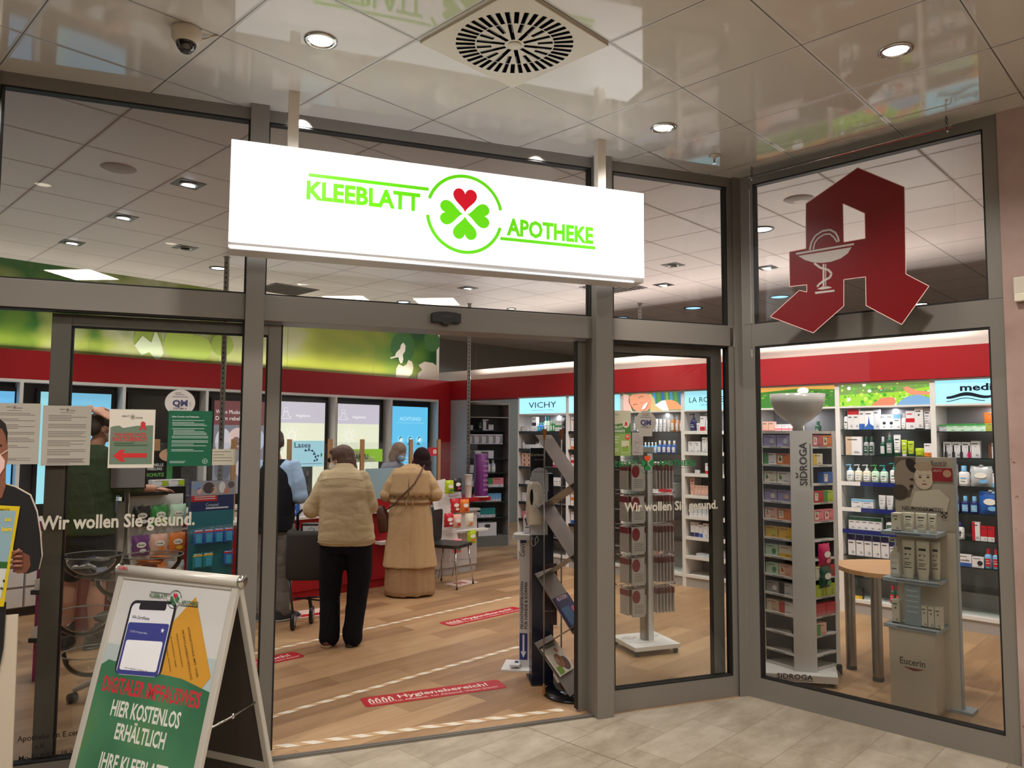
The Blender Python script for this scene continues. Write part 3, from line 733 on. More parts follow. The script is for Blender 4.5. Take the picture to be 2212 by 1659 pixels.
qms('round quality system sticker on the right sidelight', 2.495, 1.775, .078, (165, 158, 148))
# etched slogans
def slogan(label, x0, x1, z, hh):
    t = thing('window_lettering', label, 'lettering', at(x0, .0275, z), FA)
    b = MB(); b.text('Wir wollen Sie gesund.', 0, 0, hh, mat('frosted_film', (205, 198, 182), .7), 0, w=x1-x0, bold=.028); b.build('letters', t)
slogan('pale slogan lettering across the left window', -.852, -.158, 1.220, .067)
slogan('pale slogan lettering across the right sidelight', 2.338, 3.035, 1.212, .058)
t = thing('opening_hours_lettering', 'dark opening hours lettering low on the left window', 'lettering', at(-.90, .0275, .15), FA)
b = MB(); dk = mat('dark_film', (32, 28, 26), .6)
b.text('Apotheke im E center', 0, .082, .026, dk, 0, w=.30, bold=.01); b.text('e.K.', .075, .04, .022, dk, 0, bold=.01); b.text('Mo-Sa 9.00 - 19.00', .01, -.006, .022, dk, 0, w=.24, bold=.01); b.build('letters', t)
# green logo film on the right sidelight
t = thing('logo_window_film', 'green clover logo film with pharmacy name on the right sidelight', 'lettering', at(2.507, .0275, 1.514), FA)
b = MB(); gf, of, rf = mat('green_film', (22, 120, 62), .5), mat('orange_red_film', (214, 74, 32), .5), mat('dark_green_film', (28, 76, 56), .5)
b.arc(0, 0, .066, .0022, 0, rf); clover(b, 0, 0, .046, 0, gf, of)
b.text('BLATT', -.075, -.02, .036, gf, 0, w=.13, al='R', bold=.03); b.text('E', -.215, -.02, .036, gf, 0, w=.024, al='R', bold=.03); b.text('APOTHEKE', .075, -.018, .036, gf, 0, w=.285, bold=.03)
b.seg((.07, -.03), (.36, -.032), .002, 0, rf); b.seg((-.25, .03), (-.07, .03), .002, 0, rf); b.build('film', t)
# customer card poster
t = thing('customer_card_poster', 'green and cream customer card poster on the right sidelight', 'poster', at(2.244, .026, 1.562), FA)
b = MB(); b.box(0, .142, 0, .0016, 0, .285, prt(190, 184, 160)); ga, gb_ = prt(70, 120, 50), prt(140, 165, 90)
b.plate([(0, .14), (.142, .14), (.142, .205), (.08, .205), (0, .19)], -.0004, -.0004, ga); b.rect(0, .142, 0, .14, -.0004, gb_)
logo(b, .04, .26, .012, -.0008, INK, INK, INK)
b.disc(.108, .20, .024, -.0008, prt(206, 198, 180)); b.plate([(.093,.19),(.10,.196),(.10,.21),(.108,.217),(.117,.21),(.117,.196),(.123,.19),(.115,.187),(.108,.194),(.10,.187)], -.001, -.001, rr)
b.text('KLEEBLATT', 0, .172, .017, cr, -.001, w=.085, bold=.02); b.text('KUNDENKARTE!', -.0, .148, .017, cr, -.001, w=.10, bold=.02)
b.disc(.118, .118, .019, -.0008, prt(205, 84, 60)); b.text('20%', .118, .118, .009, cr, -.001, al='C', bold=.03)
b.plate([(.075, .02), (.128, .02), (.128, .095), (.075, .095)], -.0007, -.0007, prt(200, 196, 160)); b.rect(.077, .126, .024, .058, -.001, prt(120, 160, 60)); b.text('A', .107, .052, .014, rr, -.0012, bold=.05)
b.lines(.004, .06, .12, .07, 3, cr, -.001, .25); b.lines(.004, .055, .045, .01, 3, cr, -.001, .25)
b.build('printed_sheet', t)
t = thing('diamond_notice', 'grey notice with a diamond shaped outline on the right sidelight', 'notice', at(2.395, .026, 1.565), FA)
b = MB(); b.box(0, .08, 0, .0016, 0, .145, prt(160, 152, 146)); q = [(.04, .03), (.065, .08), (.04, .13), (.015, .08), (.04, .03)]; b.stroke(q, .0012, -.0005, INK)
b.text('5C', .04, .074, .014, prt(130, 70, 78), -.0006, w=.03, al='C'); b.lines(.01, .07, .022, .008, 2, INK, -.0005, .3); b.build('printed_sheet', t)
# cutout display of a person, half out of the picture at the left edge
CF = 3.62
def cpx(px, py):
    dx, dy = (px-1106)/F_PX, -(py-829.5)/F_PX
    d = _r2*dx+_u2*dy+_fw; k = CF/d.dot(FN)
    return (d.dot(FT)*k, CAMH+d.z*k)
t = thing('cardboard_cutout_display', 'life-size cardboard cutout of a masked person in black holding up a yellow comic', 'display', tuple(FT*-.83+FN*CF), FA)
bx, bz = -.83, 0
def CP(*q): return [(p[0]-bx, p[1]) for p in (cpx(*v) for v in q)]
b = MB()
Q = CP((90,1420),(86,1300),(84,1250),(93,1200),(88,1160),(80,1100),(68,1068),(30,1050),(14,1044),(14,1010),(20,985),(19,915),(8,905),(-10,900),(-60,898),(-76,930),(-72,990),(-62,1040),(-90,1060),(-140,1080),(-160,1180),(-150,1300))
body = CP((36,1659),(30,1480),(27,1300),(36,1235),(84,1235))
low = [(Q[0][0]-.13, 0)]
# white board backing down to the floor
xr = CP((38,1400))[0][0]; xl = xr-.62
b.plate([(xl, 0.012), (xr+.005, .012), (xr, .5), (xr-.005, .95), (xl, .95)], 0, .012, mat('cardboard_white', (204, 190, 170), .6))
b.box(xl+.1, xr-.1, .012, .25, 0, .012, mat('cardboard_white', (204, 190, 170), .6))
b.build('backing_board', t)
b = MB(); blk = prt(20, 19, 22)
edge = mat('cardboard_white', (204, 190, 170), .6)
def grow(q, g):
    cx = sum(p[0] for p in q)/len(q); cz = sum(p[1] for p in q)/len(q)
    return [(p[0]+g*math.copysign(1, p[0]-cx), p[1]) for p in q]
torso = CP((-150,1240),(-160,1180),(-140,1090),(-90,1062),(-50,1050),(14,1046),(34,1052),(66,1070),(80,1105),(87,1150),(91,1200),(84,1230),(62,1238),(30,1235),(30,1160),(-100,1240))
b.plate([(p[0]+.003, p[1]+.003) for p in torso][::-1], -.009, -.0005, edge)
b.plate(torso[::-1], -.0125, -.009, blk)
b.build('printed_torso', t)
b = MB(); sk, sk2 = prt(132, 82, 60), prt(112, 66, 48)
b.plate(CP((-70,985),(-74,940),(-66,915),(-30,902),(8,912),(18,940),(19,985),(15,1010),(14,1050),(6,1075),(-25,1080),(-50,1050))[::-1], -.014, -.0125, sk)
b.plate(CP((-78,950),(-74,915),(-40,893),(0,903),(14,915),(19,935),(17,960),(14,940),(6,925),(-20,922),(-66,930))[::-1], -.0155, -.014, prt(26, 18, 15))
b.plate(CP((-66,980),(-30,972),(2,980),(13,995),(12,1010),(2,1025),(-20,1032),(-50,1020))[::-1], -.018, -.014, prt(222, 186, 176))
b.seg(CP((4,982))[0], CP((19,972))[0], .003, -.0185, prt(222, 200, 190))
for q in (CP((-30,962))[0], CP((2,962))[0]): b.disc(q[0], q[1], .008, -.0165, prt(40, 26, 20), 12, rz=.004)
b.build('printed_head', t)
b = MB()
b.plate(CP((30,1205),(40,1190),(52,1192),(66,1200),(68,1220),(60,1235),(40,1238),(32,1232),(28,1222))[::-1], -.0145, -.0125, sk2)
for k, (y0_, y1_, xx) in enumerate(((1186, 1196, 29), (1197, 1207, 26), (1208, 1217, 25), (1218, 1226, 27))):
    c0, c1 = CP((xx, y0_))[0], CP((50, y1_))[0]; zc = (c0[1]+c1[1])/2
    b.tube([(c0[0], -.0165, zc), ((c0[0]+c1[0])/2, -.018, zc+.002), (c1[0], -.0155, zc)], [.0055, .0065, .006], sk, 8)
c0, c1 = CP((30, 1192))[0], CP((46, 1180))[0]; b.tube([(c1[0], -.018, c1[1]-.01), (c0[0], -.0235, c0[1]-.01)], [.007, .0055], sk, 8)
b.build('printed_hand', t)
b = MB()
mg = CP((-95,1308),(-60,1088),(46,1093),(28,1200),(11,1308))
b.plate(mg[::-1], -.0215, -.0185, prt(214, 186, 20))
b.plate(CP((-80,1290),(-55,1102),(38,1102),(22,1200),(6,1290))[::-1], -.022, -.022, prt(140, 170, 182))
b.plate(CP((-80,1290),(-66,1225),(18,1225),(5,1290))[::-1], -.0225, -.0225, prt(206, 208, 200)); b.plate(CP((-66,1225),(-60,1208),(20,1212),(18,1226))[::-1], -.0228, -.0228, prt(44, 96, 40))
q = CP((27,1117))[0]; b.text('zu', q[0], q[1]-.013, .016, prt(226, 196, 40), -.023, al='R', bold=.05); q = CP((30,1137))[0]; b.text('kam', q[0], q[1]-.015, .016, prt(226, 196, 40), -.023, al='R', bold=.05)
q = CP((24,1099))[0]; b.text('MAATZ', q[0], q[1]-.004, .007, prt(60, 50, 20), -.0225, al='R', bold=.02)
q = CP((12,1266))[0]; b.text('rk', q[0], q[1]-.01, .012, prt(40, 40, 40), -.023, al='R', bold=.05); q = CP((14,1255))[0]; b.text('s', q[0], q[1]-.0, .014, prt(40, 40, 40), -.023, al='R', bold=.05)
b.build('comic_magazine', t)
b = MB(); b.plate(CP((-100,1440),(-90,1300),(14,1300),(12,1340),(8,1400),(0,1440))[::-1], -.011, -.0005, prt(24, 22, 24)); b.build('printed_trousers', t)
# ================================================================ shop interior fixtures
RZV = YAW-PI/2
def facing(px, py, z=0, depth_at=None): ...
XR = 7.62
YB = [7.25, 6.36, 5.49, 4.635, 3.735, 2.885, 2.03, 1.165]
WR = lambda y, x=0, z=0: (XR+x, y, z)
# long fascia boards, white cove board, back wall print
def bxs(name, x0, x1, y0, y1, z0, z1, m, bevel=0):
    b = MB(); b.box(x0, x1, y0, y1, z0, z1, m); return struct(b.build(name, bevel=bevel))
bxs('trim_8', 7.58, 8.0, 1.01, 8.64, 2.225, 2.51, M_RED)
bxs('trim_9', 7.86, 7.9, 1.01, 9.6, 2.5, 2.69, M_SHADEW)
bxs('trim_10', .53, 7.6, 8.62, 8.78, 2.22, 2.51, M_RED)
bxs('trim_11', 7.345, 7.58, 8.62, 8.78, 0, 2.22, M_RED)
bxs('wall_back', .52, 7.6, 8.92, 9.0, 0, CEIL, M_SHADEW)
g = NG('meadow_mural'); x, y, z = g.sep(g.pos)[:3]
n1 = g.noise(g.mapping(g.pos, scale=(.9, 1, 1.3)), 1.1, 2); 
u = g.math('ADD', g.math('MULTIPLY', g.math('SUBTRACT', x, 4.6), .30), g.math('MULTIPLY', g.math('SUBTRACT', n1, .5), 1.2))
cr_ = g.ramp(u, [(.0, (164, 166, 126)), (.18, (146, 154, 62)), (.42, (122, 130, 40)), (.62, (72, 112, 32)), (.78, (24, 74, 28)), (.95, (22, 54, 30))])
ul = g.math('ADD', g.math('MULTIPLY', g.math('SUBTRACT', x, 1.2), .32), g.math('MULTIPLY', g.math('SUBTRACT', g.noise(g.pos, 1.9, 2), .5), 1.5))
cl = g.ramp(ul, [(.1, (84, 118, 42)), (.3, (38, 96, 38)), (.45, (134, 146, 80)), (.65, (164, 166, 138)), (.85, (118, 132, 52))])
c = g.mix(g.math('SMOOTHSTEP' if False else 'LESS_THAN', x, 4.1), cr_, cl)
zz = g.n('ShaderNodeMapRange'); g.l(z, zz.inputs[0]); zz.inputs[1].default_value = 2.66; zz.inputs[2].default_value = 2.8; zz.inputs[3].default_value = .3; zz.inputs[4].default_value = 0; c = g.mix(zz.outputs[0], c, (170, 178, 50)); set_out(g, c, .35)
t = thing('meadow_wall_print', 'long green blurred meadow print above the red fascia of the back wall', 'mural', (.55, 8.9, 2.45), 0)
b = MB(); b.box(0, 6.98, 0, .015, .0, 1.0, g.m)
for xx in (.9, 2.1, 3.3, 4.45, 5.8): b.box(xx, xx+.005, -.001, 0, 0, 1.0, prt(120, 132, 80))
b.build('print_panel', t)
b = MB(); bok = prt(150, 170, 60)
def mx(px, py):
    dx, dy = (px-1106)/F_PX, -(py-829.5)/F_PX
    d = _r2*dx+_u2*dy+_fw; k = 8.9/d.y
    return (d.x*k-.55, CAMH+d.z*k-2.45)
def c4(*q): return [mx(580+a/3.95, 680+e/3.95) for a, e in q]
pet = prt(214, 206, 190)
b.plate(c4((1035,365),(1080,352),(1085,330),(1100,310),(1122,290),(1130,255),(1150,237),(1168,262),(1165,310),(1145,340),(1150,380),(1140,412),(1125,415),(1112,385),(1110,362),(1080,366),(1045,375))[::-1], -.002, -.002, prt(226, 222, 208))
b.plate(c4((1085,535),(1090,460),(1110,420),(1150,440),(1180,420),(1192,385),(1225,400),(1236,450),(1225,500),(1190,540))[::-1], -.002, -.002, prt(206, 200, 178))
b.plate(c4((1270,550),(1275,500),(1310,470),(1280,430),(1330,400),(1400,410),(1440,440),(1450,560))[::-1], -.002, -.002, pet)
p = mx(580+1395/3.95, 680+225/3.95); b.disc(p[0], p[1], .16, -.001, prt(52, 96, 44), 24); p = mx(580+1145/3.95, 680+280/3.95); b.disc(p[0], p[1], .22, -.0015, prt(40, 92, 36), 24)
for px, py, r in ((320, 735, .16), (390, 742, .19), (430, 752, .15), (480, 745, .14)):
    p = mx(px, py); b.disc(p[0], p[1], r, -.001-.0006*(px % 7), prt(*((150, 168, 76) if px % 4 else (134, 152, 66))), 24)
p = mx(330, 750); b.plate([(p[0]-.2, p[1]), (p[0]-.12, p[1]+.12), (p[0]-.02, p[1]+.05), (p[0]+.02, p[1]+.2), (p[0]+.08, p[1]+.08), (p[0]+.12, p[1]-.06), (p[0]+.06, p[1]-.16), (p[0]-.04, p[1]-.06), (p[0]-.12, p[1]-.1)][::-1], -.007, -.007, prt(190, 200, 170))
b.build('print_motifs', t)
# ---- back wall bays with screens
XB = [1.05, 1.985, 2.935, 3.84, 4.765, 5.575, 6.48, 7.345]
t0 = struct(MB().box(.53, 7.345, 8.80, 8.9, 0, 2.22, M_DARK).build('wall_screen_recess'))
b = MB()
for x in XB: b.box(x-.016, x+.016, 8.62, 8.80, .86, 2.19, M_WHITE)
b.box(.53, 7.345, 8.62, 8.80, 2.19, 2.22, M_WHITE)
struct(b.build('trim_12'))
def screen(label, x0, x1, z0, z1, m, group='wall screens'):
    t = thing('wall_screen', label, 'screen', (x0, 8.74, z0), 0, group); w_, h_ = x1-x0, z1-z0
    b = MB(); b.box(-.035, w_+.035, .0, .05, -.04, h_+.035, M_BLACK); b.build('bezel', t)
    b = MB(); b.rect(0, w_, 0, h_, -.002, m); return t, b, w_, h_
B1 = lambda r, g_, b_: glow(r, g_, b_, .95)
def offers(label, x0, x1, second):
    t, b, w_, h_ = screen(label, x0, x1, .98, 2.11, B1(222, 226, 200))
    b.rect(0, w_, h_*.76, h_, -.004, B1(190, 186, 198)); wl = B1(235, 235, 235)
    b.text('Angebote', w_*.34, h_*.83, h_*.035, wl, -.006, w=w_*.32)
    cx, cz = w_*.13, h_*.84; b.arc(cx, cz+h_*.07, h_*.022, .004, -.006, wl, 0, 360, 16); b.stroke([(cx-.06, cz-.035), (cx+.06, cz-.035), (cx+.075, cz-.015), (cx+.03, cz+.0), (cx+.035, cz+.04), (cx, cz+.055), (cx-.035, cz+.04), (cx-.03, cz), (cx-.07, cz-.015), (cx-.06, cz-.035)], .005, -.006, wl)
    cx, cz = w_*.27, h_*.62; b.arc(cx, cz, .045, .012, -.004, wl, 0, 360, 24)
    for k in range(8): a = PI*k/4; b.seg((cx+.075*math.cos(a), cz+.075*math.sin(a)), (cx+.12*math.cos(a), cz+.12*math.sin(a)), .009, -.004, wl)
    if second:
        b.arc(w_*.62, h_*.2, .13, .01, -.004, wl, 0, 360, 30); b.rect(w_*.45, w_*.85, h_*.0, h_*.075, -.005, B1(170, 220, 235)); b.text('Angelijack', w_*.46, h_*.012, .045, B1(40, 70, 90), -.006, w=w_*.38)
    else:
        b.arc(w_*.66, h_*.36, .11, .01, -.004, wl, 0, 360, 30)
    b.build('picture', t)
offers('tall offers screen with a sun symbol, left one of the two alike', 4.825, 5.48, False)
offers('tall offers screen with a sun symbol, right one of the two alike', 5.675, 6.355, True)
t, b, w_, h_ = screen('blue warning screen with three masked heads at the right end of the back wall', 6.58, 7.235, .98, 2.105, B1(96, 190, 232))
wl, tl = B1(170, 220, 240), B1(20, 120, 130)
b.text('ACHTUNG!', w_/2, h_*.82, .055, wl, -.004, w=w_*.6, al='C', bold=.02); b.seg((w_*.1, h_*.79), (w_*.9, h_*.79), .004, -.004, wl)
for k in range(3):
    cx = w_*(.24+.26*k); cz = h_*.57; b.disc(cx, cz, .062, -.004, B1(130, 205, 236), 20)
    b.plate([(cx-.05, cz-.07), (cx-.03, cz-.03), (cx, cz-.04), (cx+.02, cz-.07)], -.006, -.006, tl); b.disc(cx, cz+.01, .026, -.005, B1(220, 235, 240), 14, rz=.034); b.plate([(cx-.028, cz+.01), (cx-.028, cz+.035), (cx, cz+.052), (cx+.03, cz+.04), (cx+.02, cz+.03), (cx-.01, cz+.03), (cx-.015, cz)], -.006, -.006, tl)
b.lines(w_*.15, w_*.85, h_*.35, h_*.1, 6, wl, -.004, .25); b.build('picture', t)
t, b, w_, h_ = screen('bright light blue screen behind the man in the green shirt', 2.18, 2.845, .98, 2.11, B1(128, 198, 236)); b.rect(0, .08, 0, h_, -.004, B1(150, 214, 226)); b.build('picture', t)
t, b, w_, h_ = screen('light blue screen at the far left end of the back wall', 1.28, 1.955, .98, 2.10, B1(112, 186, 235)); b.build('picture', t)
t, b, w_, h_ = screen('switched-off dark screen behind the oval sticker', 3.05, 3.72, .98, 2.11, mat('screen_off', (20, 18, 20), .12)); b.build('picture', t)
t, b, w_, h_ = screen('screen with maroon header and grey muscle photographs', 3.98, 4.66, .98, 2.09, B1(112, 62, 66))
wl = B1(230, 225, 225); b.text('Wenn Muskel und', .02, h_*.86, .05, wl, -.004, w=.42); b.text('Darm rebellieren', .0+.02, h_*.79, .05, wl, -.004, w=.45)
b.rect(0, w_, h_*.0, h_*.74, -.003, B1(120, 118, 130))
for cx, cz, r, rz_, cc in ((.12, .62, .1, .16, (196, 190, 200)), (.3, .66, .12, .13, (208, 180, 176)), (.28, .6, .06, .08, (70, 40, 44)), (.52, .64, .13, .15, (170, 178, 200)), (.5, .6, .05, .1, (60, 60, 80)), (.12, .3, .1, .14, (90, 90, 104)), (.45, .3, .18, .14, (180, 170, 180))):
    b.disc(cx, cz, r, -.005, B1(*cc), 20, rz=rz_)
b.build('picture', t)
# low drawer units along the back wall
for i, (x0, x1) in enumerate(zip(XB, XB[1:])):
    t = thing('drawer_unit', 'low white drawer unit along the back wall under the screens', 'cabinet', (x0, 8.2, 0), 0, 'drawer units under the wall screens')
    w_ = x1-x0; b = MB(); b.box(.0, w_-.004, .0, .42, .08, .84, M_GREY); b.box(.0, w_-.004, -.015, .42, .84, .865, M_WHITE); b.box(.0, w_-.004, .03, .42, 0, .08, M_DARK); b.build('body', t)
    for k in range(4):
        b = MB(); z0 = .09+.187*k; b.box(.008, w_-.012, -.018, 0, z0, z0+.165, M_WHITE); o = b.build('drawer', t); h_ = MB(); h_.box(w_*.35, w_*.65, -.03, -.018, z0+.12, z0+.13, M_STEEL); h_.build('handle', o)
# slotted uprights hanging from the ceiling
def slotted(label, x, y, z0, z1):
    t = thing('slotted_upright', label, 'post', (x, y, z0), RZV, 'slotted uprights')
    b = MB(); H = z1-z0; b.box(-.022, .022, -.012, .012, 0, H, M_STEEL); b.box(-.03, .03, -.02, .02, H-.008, H, M_STEEL); b.build('profile', t)
    b = MB(); n = int(H/.05)
    for k in range(n): b.rect(-.006, .006, .012+k*.05, .034+k*.05, -.0125, M_BLACK)
    b.build('slots', t)
slotted('slotted steel upright between desk and ceiling behind the left window', 3.36, 7.2, .865, CEIL)
slotted('slotted steel upright rising from the right end of the service desks', 6.80, 7.37, .911, CEIL)
slotted('slotted steel upright behind the right hand shelf wall', 8.3, 5.68, 0, CEIL)
# ---- right wall shelving bays
def shelf_bay(label, y0, y1, zs, front, mshelf, strip=None, header=None, dz=.018):
    t = thing('shelf_bay', label, 'shelf', (XR, y0, 0), -PI/2); w_ = y0-y1
    b = MB(); b.box(0, .022, 0, .38, .0, 2.225, M_WHITE); b.box(w_-.022, w_, 0, .38, .0, 2.225, M_WHITE); b.box(.022, w_-.022, .36, .38, .13, 1.985, M_SHELFBACK)
    b.box(.022, w_-.022, .0, .37, .105, .135, M_WHITE); b.box(.022, w_-.022, .012, .03, .0, .105, M_GREY); b.build('carcass', t)
    b = MB(); b.box(.022, w_-.022, .0, .36, 1.975, 1.992, M_WHITE); b.box(.022, w_-.022, .0, .36, 2.205, 2.222, M_WHITE); b.box(.022, w_-.022, .012, .14, 1.992, 2.205, header[0] if header else M_WHITE)
    if header and len(header) > 1: header[1](b, .022, w_-.022, 1.992, 2.205)
    b.build('backlit_header', t)
    lamp('AREA', 'header_strip_light', (XR+.16, (y0+y1)/2, 1.968), 2.6, (.93, .95, 1), size=.035, sy=.8, aim=(XR+.18, (y0+y1)/2, 0))
    for k, z in enumerate(zs):
        b = MB()
        if front == 'glass': b.box(.024, w_-.024, .01, .355, z-.008, z, G_SHELF); b.box(.024, w_-.024, .007, .0102, z-.008, z, mat('glass_edge', (20, 34, 32), .2))
        else: b.box(.024, w_-.024, .01, .355, z-dz, z, mshelf)
        if strip and strip[k]: 
            for s0, s1, mm in strip[k]: b.box(.022+s0*(w_-.044), .022+s1*(w_-.044), -.002, .008, z-.034, z+.004, mm)
        b.build('shelf', t)
    return t
ZS = [1.75, 1.512, 1.27, 1.027, .79, .56, .345]
LB = glow(160, 226, 248, 1.15)
K1, K2 = mat('black_shelf_edge', (22, 22, 24), .4), mat('navy_shelf_edge', (22, 36, 110), .4)
blk_ = lambda n: [[(0, 1, K1)]]*n
def h_vichy(b, x0, x1, z0, z1):
    m = glow(30, 40, 44, .3); b.text('VICHY', (x0+x1)/2, z0+.078, .082, m, .010, w=.50, al='C'); b.text('LABORATOIRES', (x0+x1)/2, z0+.036, .018, glow(120, 180, 200, .6), .010, w=.40, al='C')
def h_b(b, x0, x1, z0, z1):
    m = glow(22, 60, 140, .4); b.text('nd', x1-.40, z0+.06, .11, m, .010, w=.22, bold=.02); b.rect(x1-.45, x1-.1, z0+.02, z0+.026, .010, glow(200, 80, 100, .5))
def h_roche(b, x0, x1, z0, z1):
    b.text('LA ROCHE-POSAY', x0+.06, z0+.085, .062, glow(50, 62, 70, .4), .010, w=.74); b.text('LABORATOIRE DERMATOLOGIQUE', x0+.2, z0+.045, .022, glow(120, 190, 215, .6), .010, w=.5)
def h_med(b, x0, x1, z0, z1):
    m = glow(30, 38, 52, .3); b.text('medi', x0+.20, z0+.115, .062, m, .010, w=.25, bold=.03); b.text('pharma', x0+.475, z0+.115, .055, glow(110, 140, 160, .5), .010, w=.3); b.text('cosmetics', x0+.46, z0+.045, .055, m, .010, w=.34, bold=.03)
    b.seg((x0+.452, z0+.05), (x0+.452, z0+.17), .016, .0102, m)
    up = [(x0+.09+.35*k/12, z0+.068+.018*math.sin(-PI/2+2.2*PI*k/12)) for k in range(13)]
    b.plate([(x, z-.004-.012*math.sin(PI*i/12)) for i, (x, z) in enumerate(up)]+[(x, z+.016) for x, z in up][::-1], .0101, .0101, m)
    b.stroke([(x0+.09+.30*k/12, z0+.036+.014*math.sin(-PI/2+2.0*PI*k/12)) for k in range(13)], .007, .0101, m)
G1 = lambda r, g_, b_: glow(r, g_, b_, 1.0)
def uv(x0, x1, z0, z1): return lambda u, v: (x0+(x1-x0)*u, z0+(z1-z0)*v)
def h_woman(b, x0, x1, z0, z1):
    q = uv(x0, x1, z0, z1); P_ = lambda *a: [q((u-205)/1325, 1-(v-70)/425) for u, v in a]
    b.rect(x0, x1, z0, z1, .0105, G1(70, 130, 90))
    for k in range(7): b.plate(P_((900+k*95, 70), (950+k*95, 70), (1010+k*90, 495), (930+k*95, 495))[::-1], .010, .010, G1(*((60, 150, 210), (90, 150, 70), (40, 110, 180), (130, 170, 90))[k % 4]))
    b.plate(P_((205,70),(340,95),(330,220),(420,495),(205,495))[::-1], .0098, .0098, G1(236, 190, 180))
    b.plate(P_((800,85),(860,90),(930,200),(960,330),(1110,495),(830,495),(850,300))[::-1], .0096, .0096, G1(222, 190, 130))
    b.plate(P_((345,140),(420,85),(600,72),(780,80),(850,170),(870,300),(850,420),(760,495),(520,495),(440,440),(360,300))[::-1], .0094, .0094, G1(240, 160, 128))
    b.plate(P_((345,140),(360,300),(450,450),(520,495),(470,495),(400,400),(335,280),(335,150))[::-1], .0092, .0092, G1(120, 66, 48))
    b.plate(P_((640,470),(720,430),(780,320),(770,290),(690,340),(650,420))[::-1], .009, .009, G1(250, 240, 240)); b.stroke(P_((640,480),(735,440),(800,310)), .006, .0088, G1(190, 50, 50))
    b.stroke(P_((440,340),(500,320),(540,330)), .006, .009, G1(70, 40, 34)); b.stroke(P_((570,180),(620,140),(680,150)), .006, .009, G1(70, 40, 34)); b.stroke(P_((640,320),(655,300),(620,280)), .004, .009, G1(170, 80, 60))
    b.plate(P_((940,360),(1100,260),(1180,250),(1260,495),(1120,495),(1010,410))[::-1], .009, .009, G1(236, 244, 250)); b.plate(P_((1180,250),(1320,245),(1450,310),(1530,400),(1530,480),(1260,480))[::-1], .009, .009, G1(238, 160, 110))
def h_field(b, x0, x1, z0, z1):
    q = uv(x0, x1, z0, z1); b.rect(x0, x1, z0, z1, .0106, G1(60, 120, 44)); b.plate([q(0, 1), q(0, .78), q(.5, .9), q(1, .82), q(1, 1)][::1], .0104, .0104, G1(230, 170, 80))
    random.seed(3)
    for k in range(60): u, v = random.random(), random.random()*.8; p = q(u, v); b.disc(p[0], p[1], .02, .0102-.00002*k, G1(*random.choice(((40, 96, 36), (90, 140, 50), (70, 118, 30), (120, 160, 60)))), 6, rz=.01)
    p = q(.6, .8); b.disc(p[0], p[1], .06, .008, G1(240, 240, 240), 16, rz=.035)
def h_meadow(b, x0, x1, z0, z1):
    q = uv(x0, x1, z0, z1); P_ = lambda *a: [q((u-745)/725, 1-(v-515)/200) for u, v in a]
    b.rect(x0, x1, z0, z1, .0106, G1(150, 200, 60)); b.plate(P_((745,515),(1470,515),(1470,560),(1200,600),(745,610))[::1][::-1], .0104, .0104, G1(120, 150, 80))
    random.seed(5)
    for k in range(90):
        u, v = random.random(), random.random(); p = q(u, v*.55 if k % 2 else v); 
        b.disc(p[0], p[1], random.choice((.008, .012, .018)), .0102-.00001*k, G1(*random.choice(((70, 160, 50), (240, 246, 236), (190, 224, 90), (100, 180, 60)))), 8)
    b.plate(P_((1020,700),(1060,670),(1090,650),(1130,645),(1160,640),(1200,650),(1210,690),(1190,715),(1020,715))[::-1], .008, .008, G1(240, 130, 100))
    b.plate(P_((1215,715),(1240,680),(1300,640),(1380,625),(1470,660),(1470,715))[::-1], .0078, .0078, G1(120, 160, 200))
    b.plate(P_((1270,560),(1300,553),(1330,570),(1370,590),(1470,605),(1470,632),(1340,628),(1290,605))[::-1], .0076, .0076, G1(226, 140, 110))
    p = P_((1095,575))[0]; logo(b, p[0], p[1], .062, .0076, G1(30, 130, 60), G1(210, 60, 50), G1(60, 90, 70))
BAYS = []
BAYS.append(shelf_bay('shelf bay nearest the dark corner unit, black shelf edges under a pale blue header', YB[0], YB[1], ZS, 'b', M_GREY, blk_(7), (LB, h_vichy)))
BAYS.append(shelf_bay('shelf bay mostly hidden behind the right door post, pale blue header', YB[1], YB[2], ZS, 'b', M_GREY, blk_(7), (LB, h_b)))
BAYS.append(shelf_bay('shelf bay with glass shelves under the smiling woman photograph', YB[2], YB[3], [1.745, 1.49, 1.24, .98, .74, .5], 'glass', None, None, (M_WHITE, h_woman)))
BAYS.append(shelf_bay('white shelf bay behind the right sidelight under thin dark lettering', YB[3], YB[4], ZS, 'w', M_WHITE, [[(0, 1, M_WHITE)]]*7, (LB, h_roche)))
BAYS.append(shelf_bay('shelf bay behind the tea stand under the green field photograph', YB[4], YB[5], [1.72, 1.5, 1.25, 1.0, .78, .55], 'glass', None, [[(0, 1, mat('pinkish_edge', (214, 196, 200), .4))]]+[None]*5, (M_WHITE, h_field)))
BAYS.append(shelf_bay('shelf bay with glass shelves under the lying woman meadow photograph', YB[5], YB[6], [1.765, 1.515, 1.255, 1.005, .795, .55, .345], 'glass', None, [None, None, [(0, .22, M_WHITE), (.22, 1, K2)], [(0, .22, M_WHITE), (.22, 1, K2)], [(0, 1, K2)], None, None], (M_WHITE, h_meadow)))
BAYS.append(shelf_bay('shelf bay with glass shelves at the far right under the wave logo header', YB[6], YB[7], [1.745, 1.51, 1.26, 1.022, .79, .558, .345], 'glass', None, None, (LB, h_med)))
